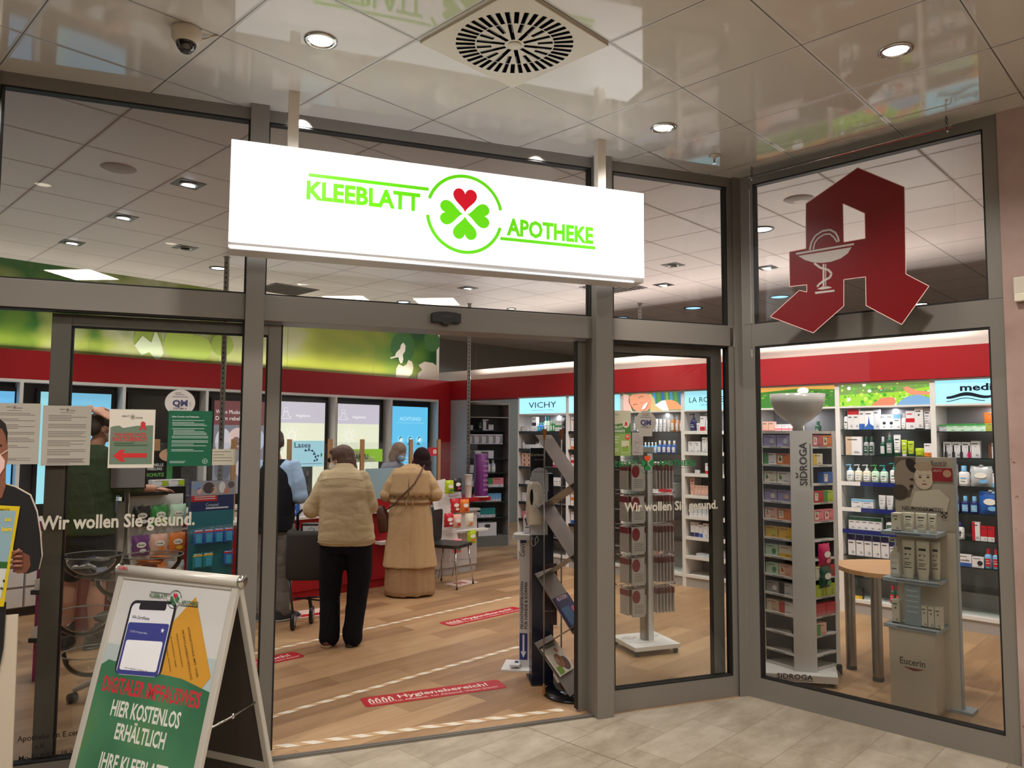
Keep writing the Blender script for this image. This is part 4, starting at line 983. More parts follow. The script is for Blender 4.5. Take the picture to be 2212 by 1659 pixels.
# corner unit, dark and diagonal
t = thing('corner_shelf_unit', 'dark grey open shelf unit standing diagonally in the corner', 'shelf', (7.60, 8.60, 0), math.radians(-22))
w_ = .93; dk = mat('dark_shelf_grey', (112, 112, 106), .6)
b = MB(); b.box(-.02, .005, 0, .30, 0, 2.2, M_GREY); b.box(w_, w_+.025, 0, .30, 0, 2.2, M_GREY); b.box(0, w_, .28, .30, 0, 2.2, dk); b.box(0, w_, 0, .3, 2.17, 2.2, M_GREY); b.box(0, w_, .0, .28, 0, .16, dk); b.build('carcass', t)
CZ = [.16, .44, .68, .90, 1.12, 1.34, 1.56, 1.77, 1.98]
for k, z in enumerate(CZ[1:]):
    b = MB(); b.box(.006, w_-.001, .005, .279, z-.014, z, M_GREY if k == 7 else M_BLACK if k > 4 else mat('dark_glass', (40, 52, 48), .2)); b.build('shelf', t)
CORNER = t
bxs('wall_corner_panel', 7.585, 7.6, 8.2, 8.61, 0, 2.22, M_GREY)
# ---- service desks
def desk(label, x0, x1, mf, mt_, z=.85, extra=None):
    t = thing('service_desk', label, 'counter', (x0, 7.0, 0), 0); w_ = x1-x0
    b = MB(); b.box(0, w_, 0, .62, .09, z-.03, mf); b.box(.0, w_, .02, .6, 0, .09, M_GREY if mf is not M_RED else mf); b.build('body', t, bevel=.002)
    b = MB(); b.box(-.02, w_+.02+(extra or 0), -.04, .66, z-.03, z, mt_); b.build('worktop', t, bevel=.004)
    return t, w_
t, w_ = desk('red service desk at the left with sweets and plaster displays in front', 2.05, 3.62, M_RED, M_WHITE)
b = MB(); b.box(0, .9, -.05, .2, .85, .875, M_RED); b.build('red_ledge', t)
t, w_ = desk('red service desk in the middle, a shopping trolley in front', 3.9, 5.34, M_RED, M_WHITE)
b = MB(); b.box(w_-.28, w_+.02, -.12, -.0, .48, .51, M_WHITE); b.build('bag_shelf', t)
b = MB(); b.box(w_-.5, w_, .0, .5, .851, .97, M_RED); b.build('raised_red_block', t)
t, w_ = desk('grey service desk at the right with a red top slab', 5.52, 6.62, mat('pale_grey_laminate', (186, 178, 176), .4), M_GREY, .78)
b = MB(); b.box(.35, 1.34, .0, .45, .86, .91, M_RED); b.build('red_top_slab', t, bevel=.004)
b = MB(); b.box(1.0, 1.03, .12, .15, .78, .86, M_STEEL); b.box(.5, .53, .12, .15, .78, .86, M_STEEL); b.build('slab_support', t)
b = MB(); b.box(.6, 1.20, -.10, .0, .505, .53, M_WHITE); b.build('bag_shelf', t)
b = MB(); b.box(.55, .555, -.002, 0, .1, .5, M_GREY); b.box(.0, w_, -.003, 0, .165, .17, M_GREY); b.build('panel_joint', t)
# ---- timber posts carrying cling film screens
TW = mat('raw_pine', (176, 134, 92), .7, bump=(40, .2, (1, 1, .15)))
PX = [4.052, 4.54, 4.953, 5.643, 6.075]
for k, x in enumerate([2.72, 3.45]+PX):
    z0 = .851
    if k == 4: z0 = .971
    if k == 5: z0 = .781
    if k == 6: z0 = .911
    t = thing('timber_post', ['thin timber post behind the sweets rack at the left desk', 'thin timber post behind the blue plaster stand', 'thin timber post left of the pale blue placard', 'thin timber post behind the head of the person in the beige jacket', 'thin timber post in front of the green placard', 'thin timber post just left of the dark headscarf', 'thin timber post right of the dark headscarf'][k], 'post', (x, 7.12, z0), 0, 'timber film posts')
    b = MB(); b.box(-.022, .022, -.015, .015, 0, 1.64-z0, TW); b.build('stick', t)
for x0, x1, L in ((2.75, 3.43, 'stretched cling film between timber posts on the left desk'), (4.07, 4.93, 'stretched cling film between timber posts on the middle desk'), (4.97, 6.05, 'stretched cling film in front of the pharmacist'), (6.09, 6.76, 'creased cling film from the last timber post to the slotted upright')):
    t = thing('film_screen', L, 'screen', (x0, 7.155, .985), 0); b = MB(); n, mm = 18, 8; vs_ = []; w_ = x1-x0
    for j in range(mm+1):
        for i in range(n+1): vs_.append((w_*i/n, .006*math.sin(i*1.7+j*.8)+.004*math.sin(i*.6-j*2.1), .62*j/mm+.02*math.sin(3*i/n)*(1-j/mm)))
    b.add(vs_, [(j*(n+1)+i, j*(n+1)+i+1, (j+1)*(n+1)+i+1, (j+1)*(n+1)+i) for j in range(mm) for i in range(n)], G_FILM, True); b.build('film', t)
# recessed fittings of the shop ceiling
def square_spot(x, y, on, L):
    t = thing('square_ceiling_spot', L, 'ceiling light', (x, y, CEIL), 0, 'square shop spots'); b = MB()
    b.box(-.09, .09, -.09, .09, -.004, 0, M_DARK); b.build('frame', t)
    b = MB(); b.lathe([(.062, -.004), (.064, -.012), (.05, -.014), (.048, -.006), (.001, -.006)], 0, 0, M_STEEL, 24, cap=False); o = b.build('gimbal_ring', t)
    b = MB(); b.T = Matrix.Rotation(math.radians(12), 4, 'X'); b.lathe([(.046, -.016), (.001, -.018)], 0, 0, M_LAMPC if on else M_DARK, 20, cap=False); b.build('lamp', t)
for x, y, on, L in ((2.17,5.29,1,'square recessed spot behind the left transom, nearest the lightbox sign'),(2.15,6.5,1,'square recessed spot behind the left transom, second in its row'),(2.12,7.72,1,'square recessed spot behind the left transom, farthest in its row'),(2.92,7.14,0,'unlit square recessed spot behind the left transom'),
                    (6.67,4.15,0,'unlit square recessed spot behind the right transom'),(7.47,4.78,1,'lit square recessed spot behind the right transom'),(6.06,6.60,1,'square recessed spot seen under the middle of the sign'),(4.18,6.56,1,'square recessed spot seen under the left of the sign'),(7.43,3.5,1,'square recessed spot behind the acrylic panel')): square_spot(x, y, on, L)
for x, y, m, r, L in ((3.53,7.76,M_LAMPC,.075,'round downlight beside the left slotted upright'),(6.12,7.92,M_LAMPC,.075,'round downlight left of the door sensor'),(7.47,7.24,M_LAMPW,.05,'small round downlight above the door sensor'),(9.10,5.35,glow(150,205,240,1.6),.11,'blue-white round downlight near the exit sign'),(9.12,6.59,glow(150,205,240,1.6),.11,'blue-white round downlight just above the right header'),(9.10,4.125,glow(150,205,240,1.6),.11,'blue-white round downlight left of the red letter'),(6.02,2.875,M_LAMPC,.085,'round downlight beside the corner post'),(10.84,3.0,M_LAMPC,.09,'round downlight seen past the foot of the red letter')):
    ceil_disc('round_ceiling_downlight', L, 'ceiling light', x, y, 'round shop downlights', r, m, M_DARK)
for x, y, L in ((1.714, 5.31, 'round grey ceiling loudspeaker behind the left transom'), (5.435, 2.30, 'round grey ceiling loudspeaker behind the acrylic panel')):
    t = thing('ceiling_loudspeaker', L, 'loudspeaker', (x, y, CEIL)); b = MB(); b.lathe([(.001, -.012), (.09, -.010), (.10, -.006), (.11, 0)][::-1], 0, 0, mat('speaker_grey', (160, 150, 144), .6), 30, cap=False); b.build('grille', t)
for x, y, L in ((4.62, 8.3, 'dark square air grille in the shop ceiling, left'), (7.2, 5.3, 'dark square air grille in the shop ceiling, right')):
    t = thing('air_grille', L, 'vent', (x, y, CEIL)); b = MB(); b.box(-.29, .29, -.29, .29, -.006, 0, mat('grille_grey', (96, 88, 84), .6)); 
    for k in range(9): b.box(-.27, .27, -.25+k*.06, -.235+k*.06, -.012, -.006, M_DARK)
    b.build('grille', t)
# exit sign
t = thing('exit_sign', 'green emergency exit sign with a running figure and arrow', 'sign', (8.5, 4.36, 2.98), -PI/2-.5)
GE = glow(12, 74, 44, .7); WE = glow(225, 240, 225, .9)
b = MB(); b.box(0, .30, 0, .02, 0, .15, GE); b.build('board', t)
b = MB(); b.disc(.085, .125, .014, -.001, WE, 14); b.stroke([(.035, .09), (.055, .108), (.078, .105), (.07, .06), (.09, .045), (.085, .012)], .014, -.001, WE); b.stroke([(.07, .06), (.05, .03), (.02, .028)], .014, -.0012, WE); b.stroke([(.078, .1), (.1, .075), (.12, .076)], .011, -.0013, WE)
b.stroke([(.14, .085), (.2, .09)], .012, -.001, WE); b.plate([(.2, .065), (.245, .098), (.2, .12)], -.001, -.001, WE); b.build('pictogram', t)
b = MB()
for x in (.05, .25):
    b = MB(); b.tube([(x, .01, .15), (x, .01, CEIL-2.98)], .0015, M_STEEL, 4); b.build('suspension_wire', t)
# stickers and tapes on the floor
def sticker(label, x, y, rz, w_=.93, sc=1):
    t = thing('floor_sticker', label, 'floor sticker', (x, y, .0), rz, 'red hygiene floor stickers')
    b = MB(); b.T = Matrix.Rotation(-PI/2, 4, 'X'); rd = mat('red_vinyl', (172, 20, 34), .4); wv = mat('white_vinyl', (226, 206, 196), .5)
    q = []
    for ax, az, a0 in ((w_-.03, .15, 0), (.03, .15, PI/2), (.03, .03, PI), (w_-.03, .03, 1.5*PI)):
        q += [(ax+.03*math.cos(a0+PI/2*i/4), az+.03*math.sin(a0+PI/2*i/4)) for i in range(5)]
    b.plate(q, -.0025, -.0005, rd)
    b.text('Hygienebereich!', .235, .085, .062, wv, -.0032, w=.62, bold=.02); b.text('1m Abstand, 1m Abstand. Vielen Dank!', .20, .03, .027, wv, -.0032, w=.70, bold=.01)
    for k in range(4):
        cx = .055+.042*k; b.disc(cx, .128, .011, -.0032, wv, 10); b.plate([(cx-.015, .05), (cx+.015, .05), (cx+.017, .112), (cx-.017, .112)], -.0032, -.0032, wv); b.rect(cx-.006, cx+.006, .055, .1, -.0036, rd)
    b.seg((.04, .035), (.18, .035), .005, -.0032, wv); b.build('vinyl', t)
sticker('red floor sticker nearest the door threshold', 2.835, 3.985, math.radians(-22), .96)
sticker('red floor sticker in the middle of the shop floor', 4.535, 5.12, math.radians(-1.5), .95)
sticker('red floor sticker cut off by the left door post', 2.22, 5.24, math.radians(-1.5), .93)
t = thing('footprint_sticker', 'pale floor sticker with a red footprint outline right of the long coat', 'floor sticker', (5.78, 6.40, 0), .1); b = MB(); b.box(0, .34, 0, .22, 0, .002, mat('pale_pink_vinyl', (216, 190, 178), .5)); b.build('vinyl', t)
b = MB(); rdv = mat('red_vinyl', (172, 20, 34), .4)
for x in (.11, .2): b.lathe([(.03, .0022), (.001, .0024)], x, .12, rdv, 12, sx=.8, sy=2.2)
b.build('footprints', t)
t = thing('footprint_sticker', 'red and white floor sticker under the shopping trolley', 'floor sticker', (3.62, 6.35, 0), -.2); b = MB(); b.box(0, .45, 0, .3, 0, .002, mat('pale_pink_vinyl', (216, 190, 178), .5)); b.box(.03, .42, .03, .12, .002, .003, rdv); b.build('vinyl', t)
g = NG('barrier_tape'); xx = g.sep(g.n('ShaderNodeTexCoord').outputs['Object']); f = g.math('FRACT', g.math('MULTIPLY', g.math('ADD', xx[0], g.math('MULTIPLY', xx[1], 1.2)), 7.5)); 
set_out(g, g.mix(g.math('LESS_THAN', f, .55), (196, 160, 118), (228, 218, 200)), .35)
TAPE = g.m
def tape(label, x0, y0, x1, y1, wd=.05):
    L_ = math.hypot(x1-x0, y1-y0); t = thing('floor_tape', label, 'tape', (x0, y0, 0), math.atan2(y1-y0, x1-x0), 'striped floor tapes'); b = MB(); n = int(L_/.06); vs_ = []
    for i in range(n+1):
        o = random.uniform(-.004, .004); x = L_*i/n; vs_ += [(x, o-wd/2, .0016), (x, o+wd/2, .0016)]
    b.add(vs_, [(2*i, 2*i+2, 2*i+3, 2*i+1) for i in range(n)], TAPE); b.build('strip', t)
p0, p1 = fac(.17, .16), fac(1.97, .155)
tape('striped floor tape directly behind the threshold', p0.x, p0.y, p1.x, p1.y, .055)
tape('striped floor tape across the shop floor, second from the door', 2.15, 4.262, 4.5, 4.255, .048)
tape('striped floor tape farthest from the door, running behind the feet', 2.9, 5.56, 5.78, 5.6, .048)
# ================================================================ goods
ORD = ['first', 'second', 'third', 'fourth', 'fifth', 'sixth', 'seventh', 'eighth', 'ninth', 'tenth', 'eleventh', 'twelfth', 'thirteenth', 'fourteenth', 'fifteenth', 'sixteenth', 'seventeenth', 'eighteenth', 'nineteenth', 'twentieth']
CN = {'white': (226,222,224), 'cream': (220,212,190), 'blue': (44,96,180), 'navy': (24,34,96), 'lightblue': (120,180,224), 'teal': (40,140,140), 'green': (60,140,70), 'lime': (176,196,40), 'yellow': (224,180,40),
      'orange': (220,120,44), 'red': (190,30,44), 'pink': (226,130,140), 'magenta': (190,30,90), 'purple': (110,50,120), 'lilac': (150,140,186), 'tan': (206,178,150), 'brown': (110,70,46), 'grey': (150,150,150), 'dark': (40,42,46),
      'black': (18,18,22), 'silver': (190,192,196), 'darkgreen': (20,70,50), 'peach': (226,178,160), 'amber': (214,140,60), 'mint': (190,220,196), 'olive': (150,150,60), 'rose': (190,90,100)}
def cn(k): return rgb(*CN[k], .4)
NAMEOF = {'carton': 'carton', 'bottle': 'bottle', 'pump': 'pump_bottle', 'tube': 'cream_tube', 'jar': 'jar', 'pouch': 'pouch', 'bag': 'sweets_bag', 'tray': 'storage_basket', 'blister': 'blister_pack', 'polish': 'nail_polish'}
WORD = {'lightblue': 'light blue', 'darkgreen': 'dark green', 'dark': 'dark grey'}
_PM = {}
def goods_mesh(kind, w, h, d, c1, c2, st, txt=None):
    """returns [(part, mesh)] ; base at z=0, front at y=0, centred in x"""
    key = (kind, w, h, d, c1, c2, st, txt)
    if key in _PM: return _PM[key]
    A, B_, ink = cn(c1), cn(c2), rgb(60, 60, 66, .6); x0, x1 = -w/2, w/2; out = []
    b = MB()
    if kind == 'carton':
        b.box(x0, x1, 0, d, 0, h, A)
        if st == 'top': b.rect(x0, x1, h*.72, h, -.0006, B_); b.rect(x0, x1, 0, 0, -.0006, B_)
        elif st == 'low': b.rect(x0, x1, 0, h*.3, -.0006, B_)
        elif st == 'band': b.rect(x0, x1, h*.38, h*.6, -.0006, B_)
        elif st == 'left': b.rect(x0, x0+w*.38, 0, h, -.0006, B_)
        elif st == 'right': b.rect(x1-w*.4, x1, h*.1, h*.9, -.0006, B_)
        elif st == 'dot': b.disc(x0+w*.68, h*.42, min(w, h)*.24, -.0006, B_, 16)
        elif st == 'pict': b.rect(x0+w*.08, x0+w*.42, h*.15, h*.85, -.0006, rgb(236, 226, 206)); b.disc(x0+w*.25, h*.45, min(w, h)*.16, -.001, B_, 12); b.disc(x0+w*.22, h*.65, min(w, h)*.09, -.0012, cn('green'), 8)
        elif st == 'swirl': b.plate([(x0, 0), (x1, 0), (x1, h*.18), (x0+w*.6, h*.3), (x0+w*.45, h*.75), (x0+w*.35, h*.3), (x0, h*.12)], -.0006, -.0006, B_)
        if st == 'plus': b.rect(x0+w*.4, x0+w*.6, h*.62, h*.7, -.0006, B_); b.rect(x0, x1, h*.0, h*.05, -.0006, B_)
        if h > .03:
            if txt: b.text(txt, 0, h*.45, h*.16, ink, -.0014, w=w*.8, al='C', bold=.02)
            zz = h*.86 if st != 'top' else h*.62
            b.rect(x0+w*.12, x0+w*.72, zz-h*.05, zz, -.0012, ink if st != 'band' else B_); b.rect(x0+w*.5, x0+w*.85, h*.12, h*.15, -.0012, ink)
            b.rect(x0+w*.5, x0+w*.78, h*.19, h*.21, -.0012, ink)
        out.append(('carton', b))
    elif kind in ('bottle', 'pump'):
        r = w/2; hb = h*(.72 if kind == 'bottle' else .66); k = d/w
        b.lathe([(r*.92, 0), (r, .004), (r, hb*.86), (r*.8, hb*.95), (r*.42, hb), (r*.4, hb*1.02)], 0, d/2, A, 18, sy=k)
        b.plate([(x0*.7, hb*.15), (x1*.7, hb*.15), (x1*.7, hb*.7), (x0*.7, hb*.7)], d/2*(1-.98)-.002, d/2*(1-.98)-.002, B_ if st == 'label' else rgb(236, 236, 232))
        if st == 'label': b.rect(x0*.5, x1*.5, hb*.35, hb*.4, -.004, rgb(236, 236, 232)); b.rect(x0*.5, x1*.3, hb*.52, hb*.56, -.004, rgb(236, 236, 232))
        else: b.rect(x0*.5, x1*.5, hb*.5, hb*.58, -.004, B_); b.rect(x0*.5, x1*.3, hb*.3, hb*.34, -.004, ink)
        if txt: b.text(txt, w*.16, hb*.2, w*.34, ink, -.005, w=hb*.5, rot=PI/2, bold=.03)
        c = MB()
        if kind == 'bottle': c.lathe([(r*.5, hb), (r*.5, h-.003), (r*.4, h)], 0, d/2, B_, 14)
        else:
            c.lathe([(r*.45, hb), (r*.45, hb*1.16), (r*.16, hb*1.18), (r*.16, h*.94)], 0, d/2, B_, 12); c.tube([(r*.35, d/2, h*.96), (-r*.2, d/2, h*.97), (-r*1.0, d/2-.004, h*.95), (-r*1.15, d/2-.004, h*.93)], r*.17, B_, 8)
        out += [('bottle', b), ('cap' if kind == 'bottle' else 'pump_head', c)]
    elif kind == 'tube':
        # stands on its cap, flat crimp on top
        n = 14; vs_ = []; lv = [(h*.16, w*.40, d*.5), (h*.3, w*.44, d*.46), (h*.6, w*.47, d*.3), (h*.93, w*.5, d*.05), (h, w*.5, d*.04)]
        for z, rx, ry in lv: vs_ += [(rx*math.cos(2*PI*k/n), d/2+ry*math.sin(2*PI*k/n), z) for k in range(n)]
        b.add(vs_, [(i*n+k, i*n+(k+1) % n, (i+1)*n+(k+1) % n, (i+1)*n+k) for i in range(len(lv)-1) for k in range(n)]+[tuple((len(lv)-1)*n+k for k in range(n))], A, True)
        f = lambda z: d/2-d*(.5-.45*min(1, max(0, (z/h-.16)/.77)))-.002
        def lab(a0, a1, z0, z1, m): b.add([(x0*a0, f(z0), z0), (x1*a1, f(z0), z0), (x1*a1, f(z1), z1), (x0*a0, f(z1), z1)], [(0,1,2,3)], m)
        lab(.55, .5, h*.74, h*.80, B_); lab(.5, .4, h*.6, h*.64, ink); lab(.5, .2, h*.5, h*.52, ink); lab(.5, .5, h*.40, h*.42, ink); lab(.5, .3, h*.35, h*.37, ink); lab(.6, .6, h*.28, h*.30, B_)
        c = MB(); c.lathe([(w*.36, 0), (w*.38, h*.16)], 0, d/2, A if st == 'same' else B_, 16, sy=d/w*1.1); out += [('tube', b), ('cap', c)]
    elif kind == 'jar':
        b.lathe([(w*.44, 0), (w*.5, h*.1), (w*.5, h*.6)], 0, d/2, A, 22); b.rect(x0*.5, x1*.5, h*.2, h*.5, -.001, B_); c = MB(); c.lathe([(w*.52, h*.58), (w*.52, h*.95), (w*.48, h)], 0, d/2, B_, 22); out += [('jar', b), ('lid', c)]
    elif kind in ('pouch', 'bag'):
        n = 8; f = []; v = []
        for side in (-1, 1):
            for j in range(n+1):
                for i in range(n+1):
                    u, t_ = i/n*2-1, j/n; bul = (1-u**4)*(math.sin(PI*min(1, t_*1.02))**.6 if t_ < 1 else 0)
                    v.append((x0+w*i/n+.004*math.sin(j*2.3)*u, d/2+side*d/2*bul, h*t_+.003*math.sin(i*1.9)*(t_ > .9)))
        m_ = (n+1)**2
        for s_ in (0, 1):
            for j in range(n):
                for i in range(n):
                    q = (j*(n+1)+i, j*(n+1)+i+1, (j+1)*(n+1)+i+1, (j+1)*(n+1)+i); q = tuple(a+m_*s_ for a in q); f.append(q if s_ == 0 else q[::-1])
        b.add(v, f, mat('foil_'+c1, CN[c1], .25), True)
        b.disc(0, h*.55, w*.28, -.0035, rgb(238, 236, 224), 18, rz=h*.14); txt and b.text(txt, 0, h*.52, h*.07, ink, -.005, w=w*.36, al='C', bold=.03); b.disc(w*.1, h*.26, w*.2, -.003, B_, 16, rz=h*.1)
        if kind == 'pouch': b.tube([(0, d/2, h*.98), (0, d/2, h*1.06)], w*.09, rgb(236, 236, 240), 10)
        out.append((kind, b))
    elif kind == 'tray':
        t_ = .008
        b.box(x0+t_, x1-t_, t_, d-t_, 0, t_, A); b.box(x0, x0+t_, 0, d, 0, h, A); b.box(x1-t_, x1, 0, d, 0, h, A); b.box(x0+t_, x1-t_, d-t_, d, 0, h, A)
        b.box(x0+t_, x1-t_, 0, t_, 0, h*.62, A); b.box(x0+t_, x0+w*.35, 0, t_, h*.62, h, A); b.box(x1-w*.35, x1-t_, 0, t_, h*.62, h, A); b.box(x0+w*.35, x1-w*.35, 0, t_, h*.88, h, A)
        out.append(('basket', b))
    elif kind == 'blister':
        b.box(x0, x1, 0, .004, 0, h, A); b.rect(x0, x1, h*.78, h*.88, -.0006, B_); b.box(x0+w*.2, x1-w*.2, -.012, 0, h*.1, h*.7, mat('blister_clear_blue', (70, 160, 200), .15)); b.rect(x0+w*.1, x0+w*.9, h*.9, h*.96, -.0006, rgb(236, 236, 240)); out.append(('card', b))
    elif kind == 'polish':
        b.bbox(x0, x1, 0, d, 0, h*.45, B_, .004); c = MB(); c.lathe([(w*.3, h*.45), (w*.26, h)], 0, d/2, M_BLACK, 12); out += [('bottle', b), ('cap', c)]
    _PM[key] = [(n_, q.mesh(NAMEOF[kind] if i == 0 else n_)) for i, (n_, q) in enumerate(out)]
    return _PM[key]
def place(kind, w, h, d, c1, c2, st, loc, rz, label, group, cat=None, txt=None, rx=0, ry=0):
    ms = goods_mesh(kind, w, h, d, c1, c2, st, txt)
    cat = cat or {'carton': 'carton', 'bottle': 'bottle', 'pump': 'bottle', 'tube': 'tube', 'jar': 'jar', 'pouch': 'pouch', 'bag': 'sweets bag', 'tray': 'basket', 'blister': 'blister pack', 'polish': 'nail polish'}[kind]
    if len(ms) == 1:
        o = bpy.data.objects.new(NAMEOF[kind], ms[0][1]); COL.objects.link(o)
    else:
        o = bpy.data.objects.new(NAMEOF[kind], None); COL.objects.link(o); o.empty_display_size = .03
        for n_, me in ms: c = bpy.data.objects.new(n_, me); COL.objects.link(c); c.parent = o
    o.location = loc; o.rotation_euler = (rx, ry, rz)
    return tag(o, label, cat, group)
def row(frame, z, x0, items, where, y=.03, pad=.004, start=0):
    """items: (n, kind, w, h, d, c1, c2, style[, dx[, txt]]) placed from left to right"""
    loc, rz = frame; c, s_ = math.cos(rz), math.sin(rz); x = x0; cnt = {}
    tot = sum(it[1] if it[0] == 'gap' else it[0]*(it[2]+pad+(it[8] if len(it) > 8 and it[8] is not None else 0)) for it in items)
    mx_ = (YB[BIX[frame[0][1]]]-YB[BIX[frame[0][1]]+1]-.03) if frame[0][1] in BIX else 99
    k_ = min(1, (mx_-x0)/tot) if tot else 1
    for it in items:
        if it[0] == 'gap': x += it[1]*k_; continue
        n, kind, w, h, d, c1, c2, st = it[:8]; w = round(w*k_, 4); dx = it[8] if len(it) > 8 and it[8] is not None else 0; txt = it[9] if len(it) > 9 else None
        for k in range(n):
            start += 1; px, py = x+w/2, y+(it[10] if len(it) > 10 else 0)
            L = (loc[0]+px*c-py*s_, loc[1]+px*s_+py*c, loc[2]+z+.0005)
            desc = f"{WORD.get(c1, c1)} {NAMEOF[kind].replace('_', ' ')}"+('' if c2 == c1 or n > 12 else f" with {WORD.get(c2, c2)}")
            i = start-1
            lab = f"{desc}, {ORD[min(i, 19)]} from left, {where}"
            ws = lab.split()
            place(kind, w, h, d, c1, c2, st, L, rz, ' '.join(ws[:16]) if len(ws) > 16 else lab, f"{NAMEOF[kind].replace('_',' ')}s {where}", txt=txt)
            x += w+pad+dx
BIX = {y: i for i, y in enumerate(YB[:-1])}
def bay(i): return ((XR, YB[i], 0), -PI/2)
Zs = ZS
# --- bay A (nearest corner)
fA = bay(0)
row(fA, 1.75, .05, [(2,'carton',.09,.07,.07,'white','grey','plus'), (1,'carton',.075,.2,.06,'white','dark','band'), (1,'bottle',.035,.11,.035,'teal','lightblue','label'), (2,'bottle',.04,.12,.04,'blue','teal','label'), (2,'bottle',.05,.2,.04,'mint','teal','plain'), (2,'bottle',.04,.15,.04,'green','mint','label'), (2,'carton',.05,.14,.05,'white','green','band'), (1,'pump',.07,.2,.06,'black','black','label')], 'bay beside corner unit top shelf', pad=.006)
row(fA, 1.512, .06, [(1,'bottle',.03,.12,.03,'white','grey','plain'), (4,'carton',.05,.06,.05,'white','silver','dot'), (1,'carton',.06,.1,.05,'white','dark','top'), (2,'carton',.05,.05,.05,'white','grey','dot'), (1,'carton',.075,.13,.05,'peach','red','top')], 'bay beside corner unit second shelf')
for r_ in range(3):
    row(fA, 1.27+.062*r_, .05, [(3,'carton',.075,.06,.06,'peach','brown','dot')], 'bay beside corner unit third shelf, %s layer' % ['bottom', 'middle', 'top'][r_])
row(fA, 1.2701, .62, [(3,'carton',.05,.13,.05,'white','magenta','low')], 'bay beside corner unit third shelf right part')
row(fA, 1.027, .12, [(2,'carton',.06,.05,.06,'white','grey','plus'), (1,'carton',.07,.15,.05,'white','silver','plus'), ('gap',.28), (4,'bottle',.035,.16,.035,'white','dark','plain')], 'bay beside corner unit fourth shelf')
row(fA, .79, .06, [(3,'carton',.05,.12,.05,'white','grey','plus')], 'bay beside corner unit fifth shelf')
row(fA, .56, .06, [(3,'carton',.05,.10,.05,'pink','magenta','low')], 'bay beside corner unit sixth shelf')
# --- bay B sliver
fB = bay(1)
for z, k in ((1.75, 0), (1.512, 1), (1.27, 2), (1.027, 3), (.79, 4), (.56, 5)):
    row(fB, z, .04, [(3,'carton',.075,.15 if k % 2 else .18,.05,'white',('orange','orange','red','blue','orange','blue')[k],('right','low','band','low','band','low')[k]), ('gap',.1), (3,'bottle',.045,.15,.04,'white',('dark','blue','orange','blue','orange','blue')[k],'label')], 'bay behind right door post %s shelf' % ['top','second','third','fourth','fifth','sixth'][k])
# --- bay C glass
fC = bay(2)
row(fC, 1.745, .15, [(1,'bottle',.045,.2,.04,'grey','silver','plain'), (2,'carton',.06,.07,.05,'white','grey','plus'), (2,'jar',.06,.06,.06,'white','white','p'), (3,'tube',.05,.15,.035,'white','white','same'), (1,'tube',.05,.14,.035,'white','peach','same'), (1,'bottle',.055,.2,.05,'amber','white','plain'), (2,'bottle',.05,.19,.045,'peach','white','plain')], 'bay under smiling woman top shelf', pad=.012)
row(fC, 1.49, .20, [(6,'bottle',.038,.13,.035,'lightblue','white','plain'), (4,'bottle',.055,.15,.045,'blue','white','plain')], 'bay under smiling woman second shelf', pad=.01)
row(fC, .98, .30, [(1,'carton',.20,.14,.2,'white','white','x'), (1,'carton',.18,.16,.2,'white','red','band')], 'bay under smiling woman fourth shelf')
row(fC, .74, .45, [(2,'carton',.07,.11,.07,'white','white','plus'), (1,'carton',.07,.10,.07,'white','magenta','low')], 'bay under smiling woman fifth shelf')
# picture leaning at the bottom
t = thing('shelf_picture', 'round red and cream picture card leaning low in the glass shelf bay', 'picture', (7.70, 5.08, .136), -PI/2); b = MB(); b.box(-.12, .12, 0, .01, 0, .33, prt(170, 150, 140)); b.arc(-.02, .18, .05, .035, -.001, prt(150, 50, 50)); b.arc(.02, .1, .04, .03, -.0012, prt(214, 190, 170)); b.rect(.05, .11, .02, .3, -.0008, prt(214, 180, 170)); b.build('card', t)
# --- bay D white
fD = bay(3)
row(fD, 1.75, .07, [(1,'pump',.08,.2,.05,'navy','navy','label'), (1,'tube',.05,.09,.03,'white','red','same'), (1,'carton',.06,.17,.05,'white','red','low'), (1,'pump',.08,.2,.05,'white','white','plain'), (1,'carton',.07,.15,.05,'white','lightblue','plus'), ('gap',.2), (1,'pump',.08,.17,.05,'blue','blue','label')], 'white bay behind sidelight top shelf')
row(fD, 1.512, .05, [(2,'carton',.075,.12,.05,'white','dark','plus'), ('gap',.02), (4,'carton',.055,.17,.05,'white','dark','plus'), ('gap',.16), (2,'carton',.055,.15,.05,'white','dark','plus')], 'white bay behind sidelight second shelf')
row(fD, 1.27, .12, [(1,'jar',.06,.04,.06,'white','silver','p'), ('gap',.08), (1,'carton',.09,.12,.05,'white','red','low'), (1,'carton',.055,.13,.05,'white','dark','plus'), (1,'carton',.05,.12,.05,'white','dark','plus'), ('gap',.22), (1,'bottle',.045,.13,.04,'tan','white','plain')], 'white bay behind sidelight third shelf')
row(fD, 1.027, .06, [(1,'tube',.06,.2,.03,'peach','red','same'), (4,'carton',.04,.11,.05,'peach','dark','plus'), (2,'carton',.045,.13,.05,'white','dark','plus'), ('gap',.2), (2,'carton',.045,.13,.05,'white','dark','plus')], 'white bay behind sidelight fourth shelf')
row(fD, .79, .06, [(6,'carton',.05,.12,.05,'silver','white','low'), (1,'bottle',.05,.16,.04,'white','lightblue','plain'), ('gap',.15), (2,'carton',.05,.13,.05,'silver','white','low')], 'white bay behind sidelight fifth shelf')
row(fD, .56, .07, [(2,'carton',.05,.16,.05,'white','navy','low'), (1,'carton',.045,.14,.05,'white','blue','low'), (2,'carton',.055,.16,.05,'white','grey','plus'), (2,'carton',.05,.08,.05,'white','grey','plus'), ('gap',.12), (2,'carton',.05,.1,.05,'white','dark','plus')], 'white bay behind sidelight sixth shelf')
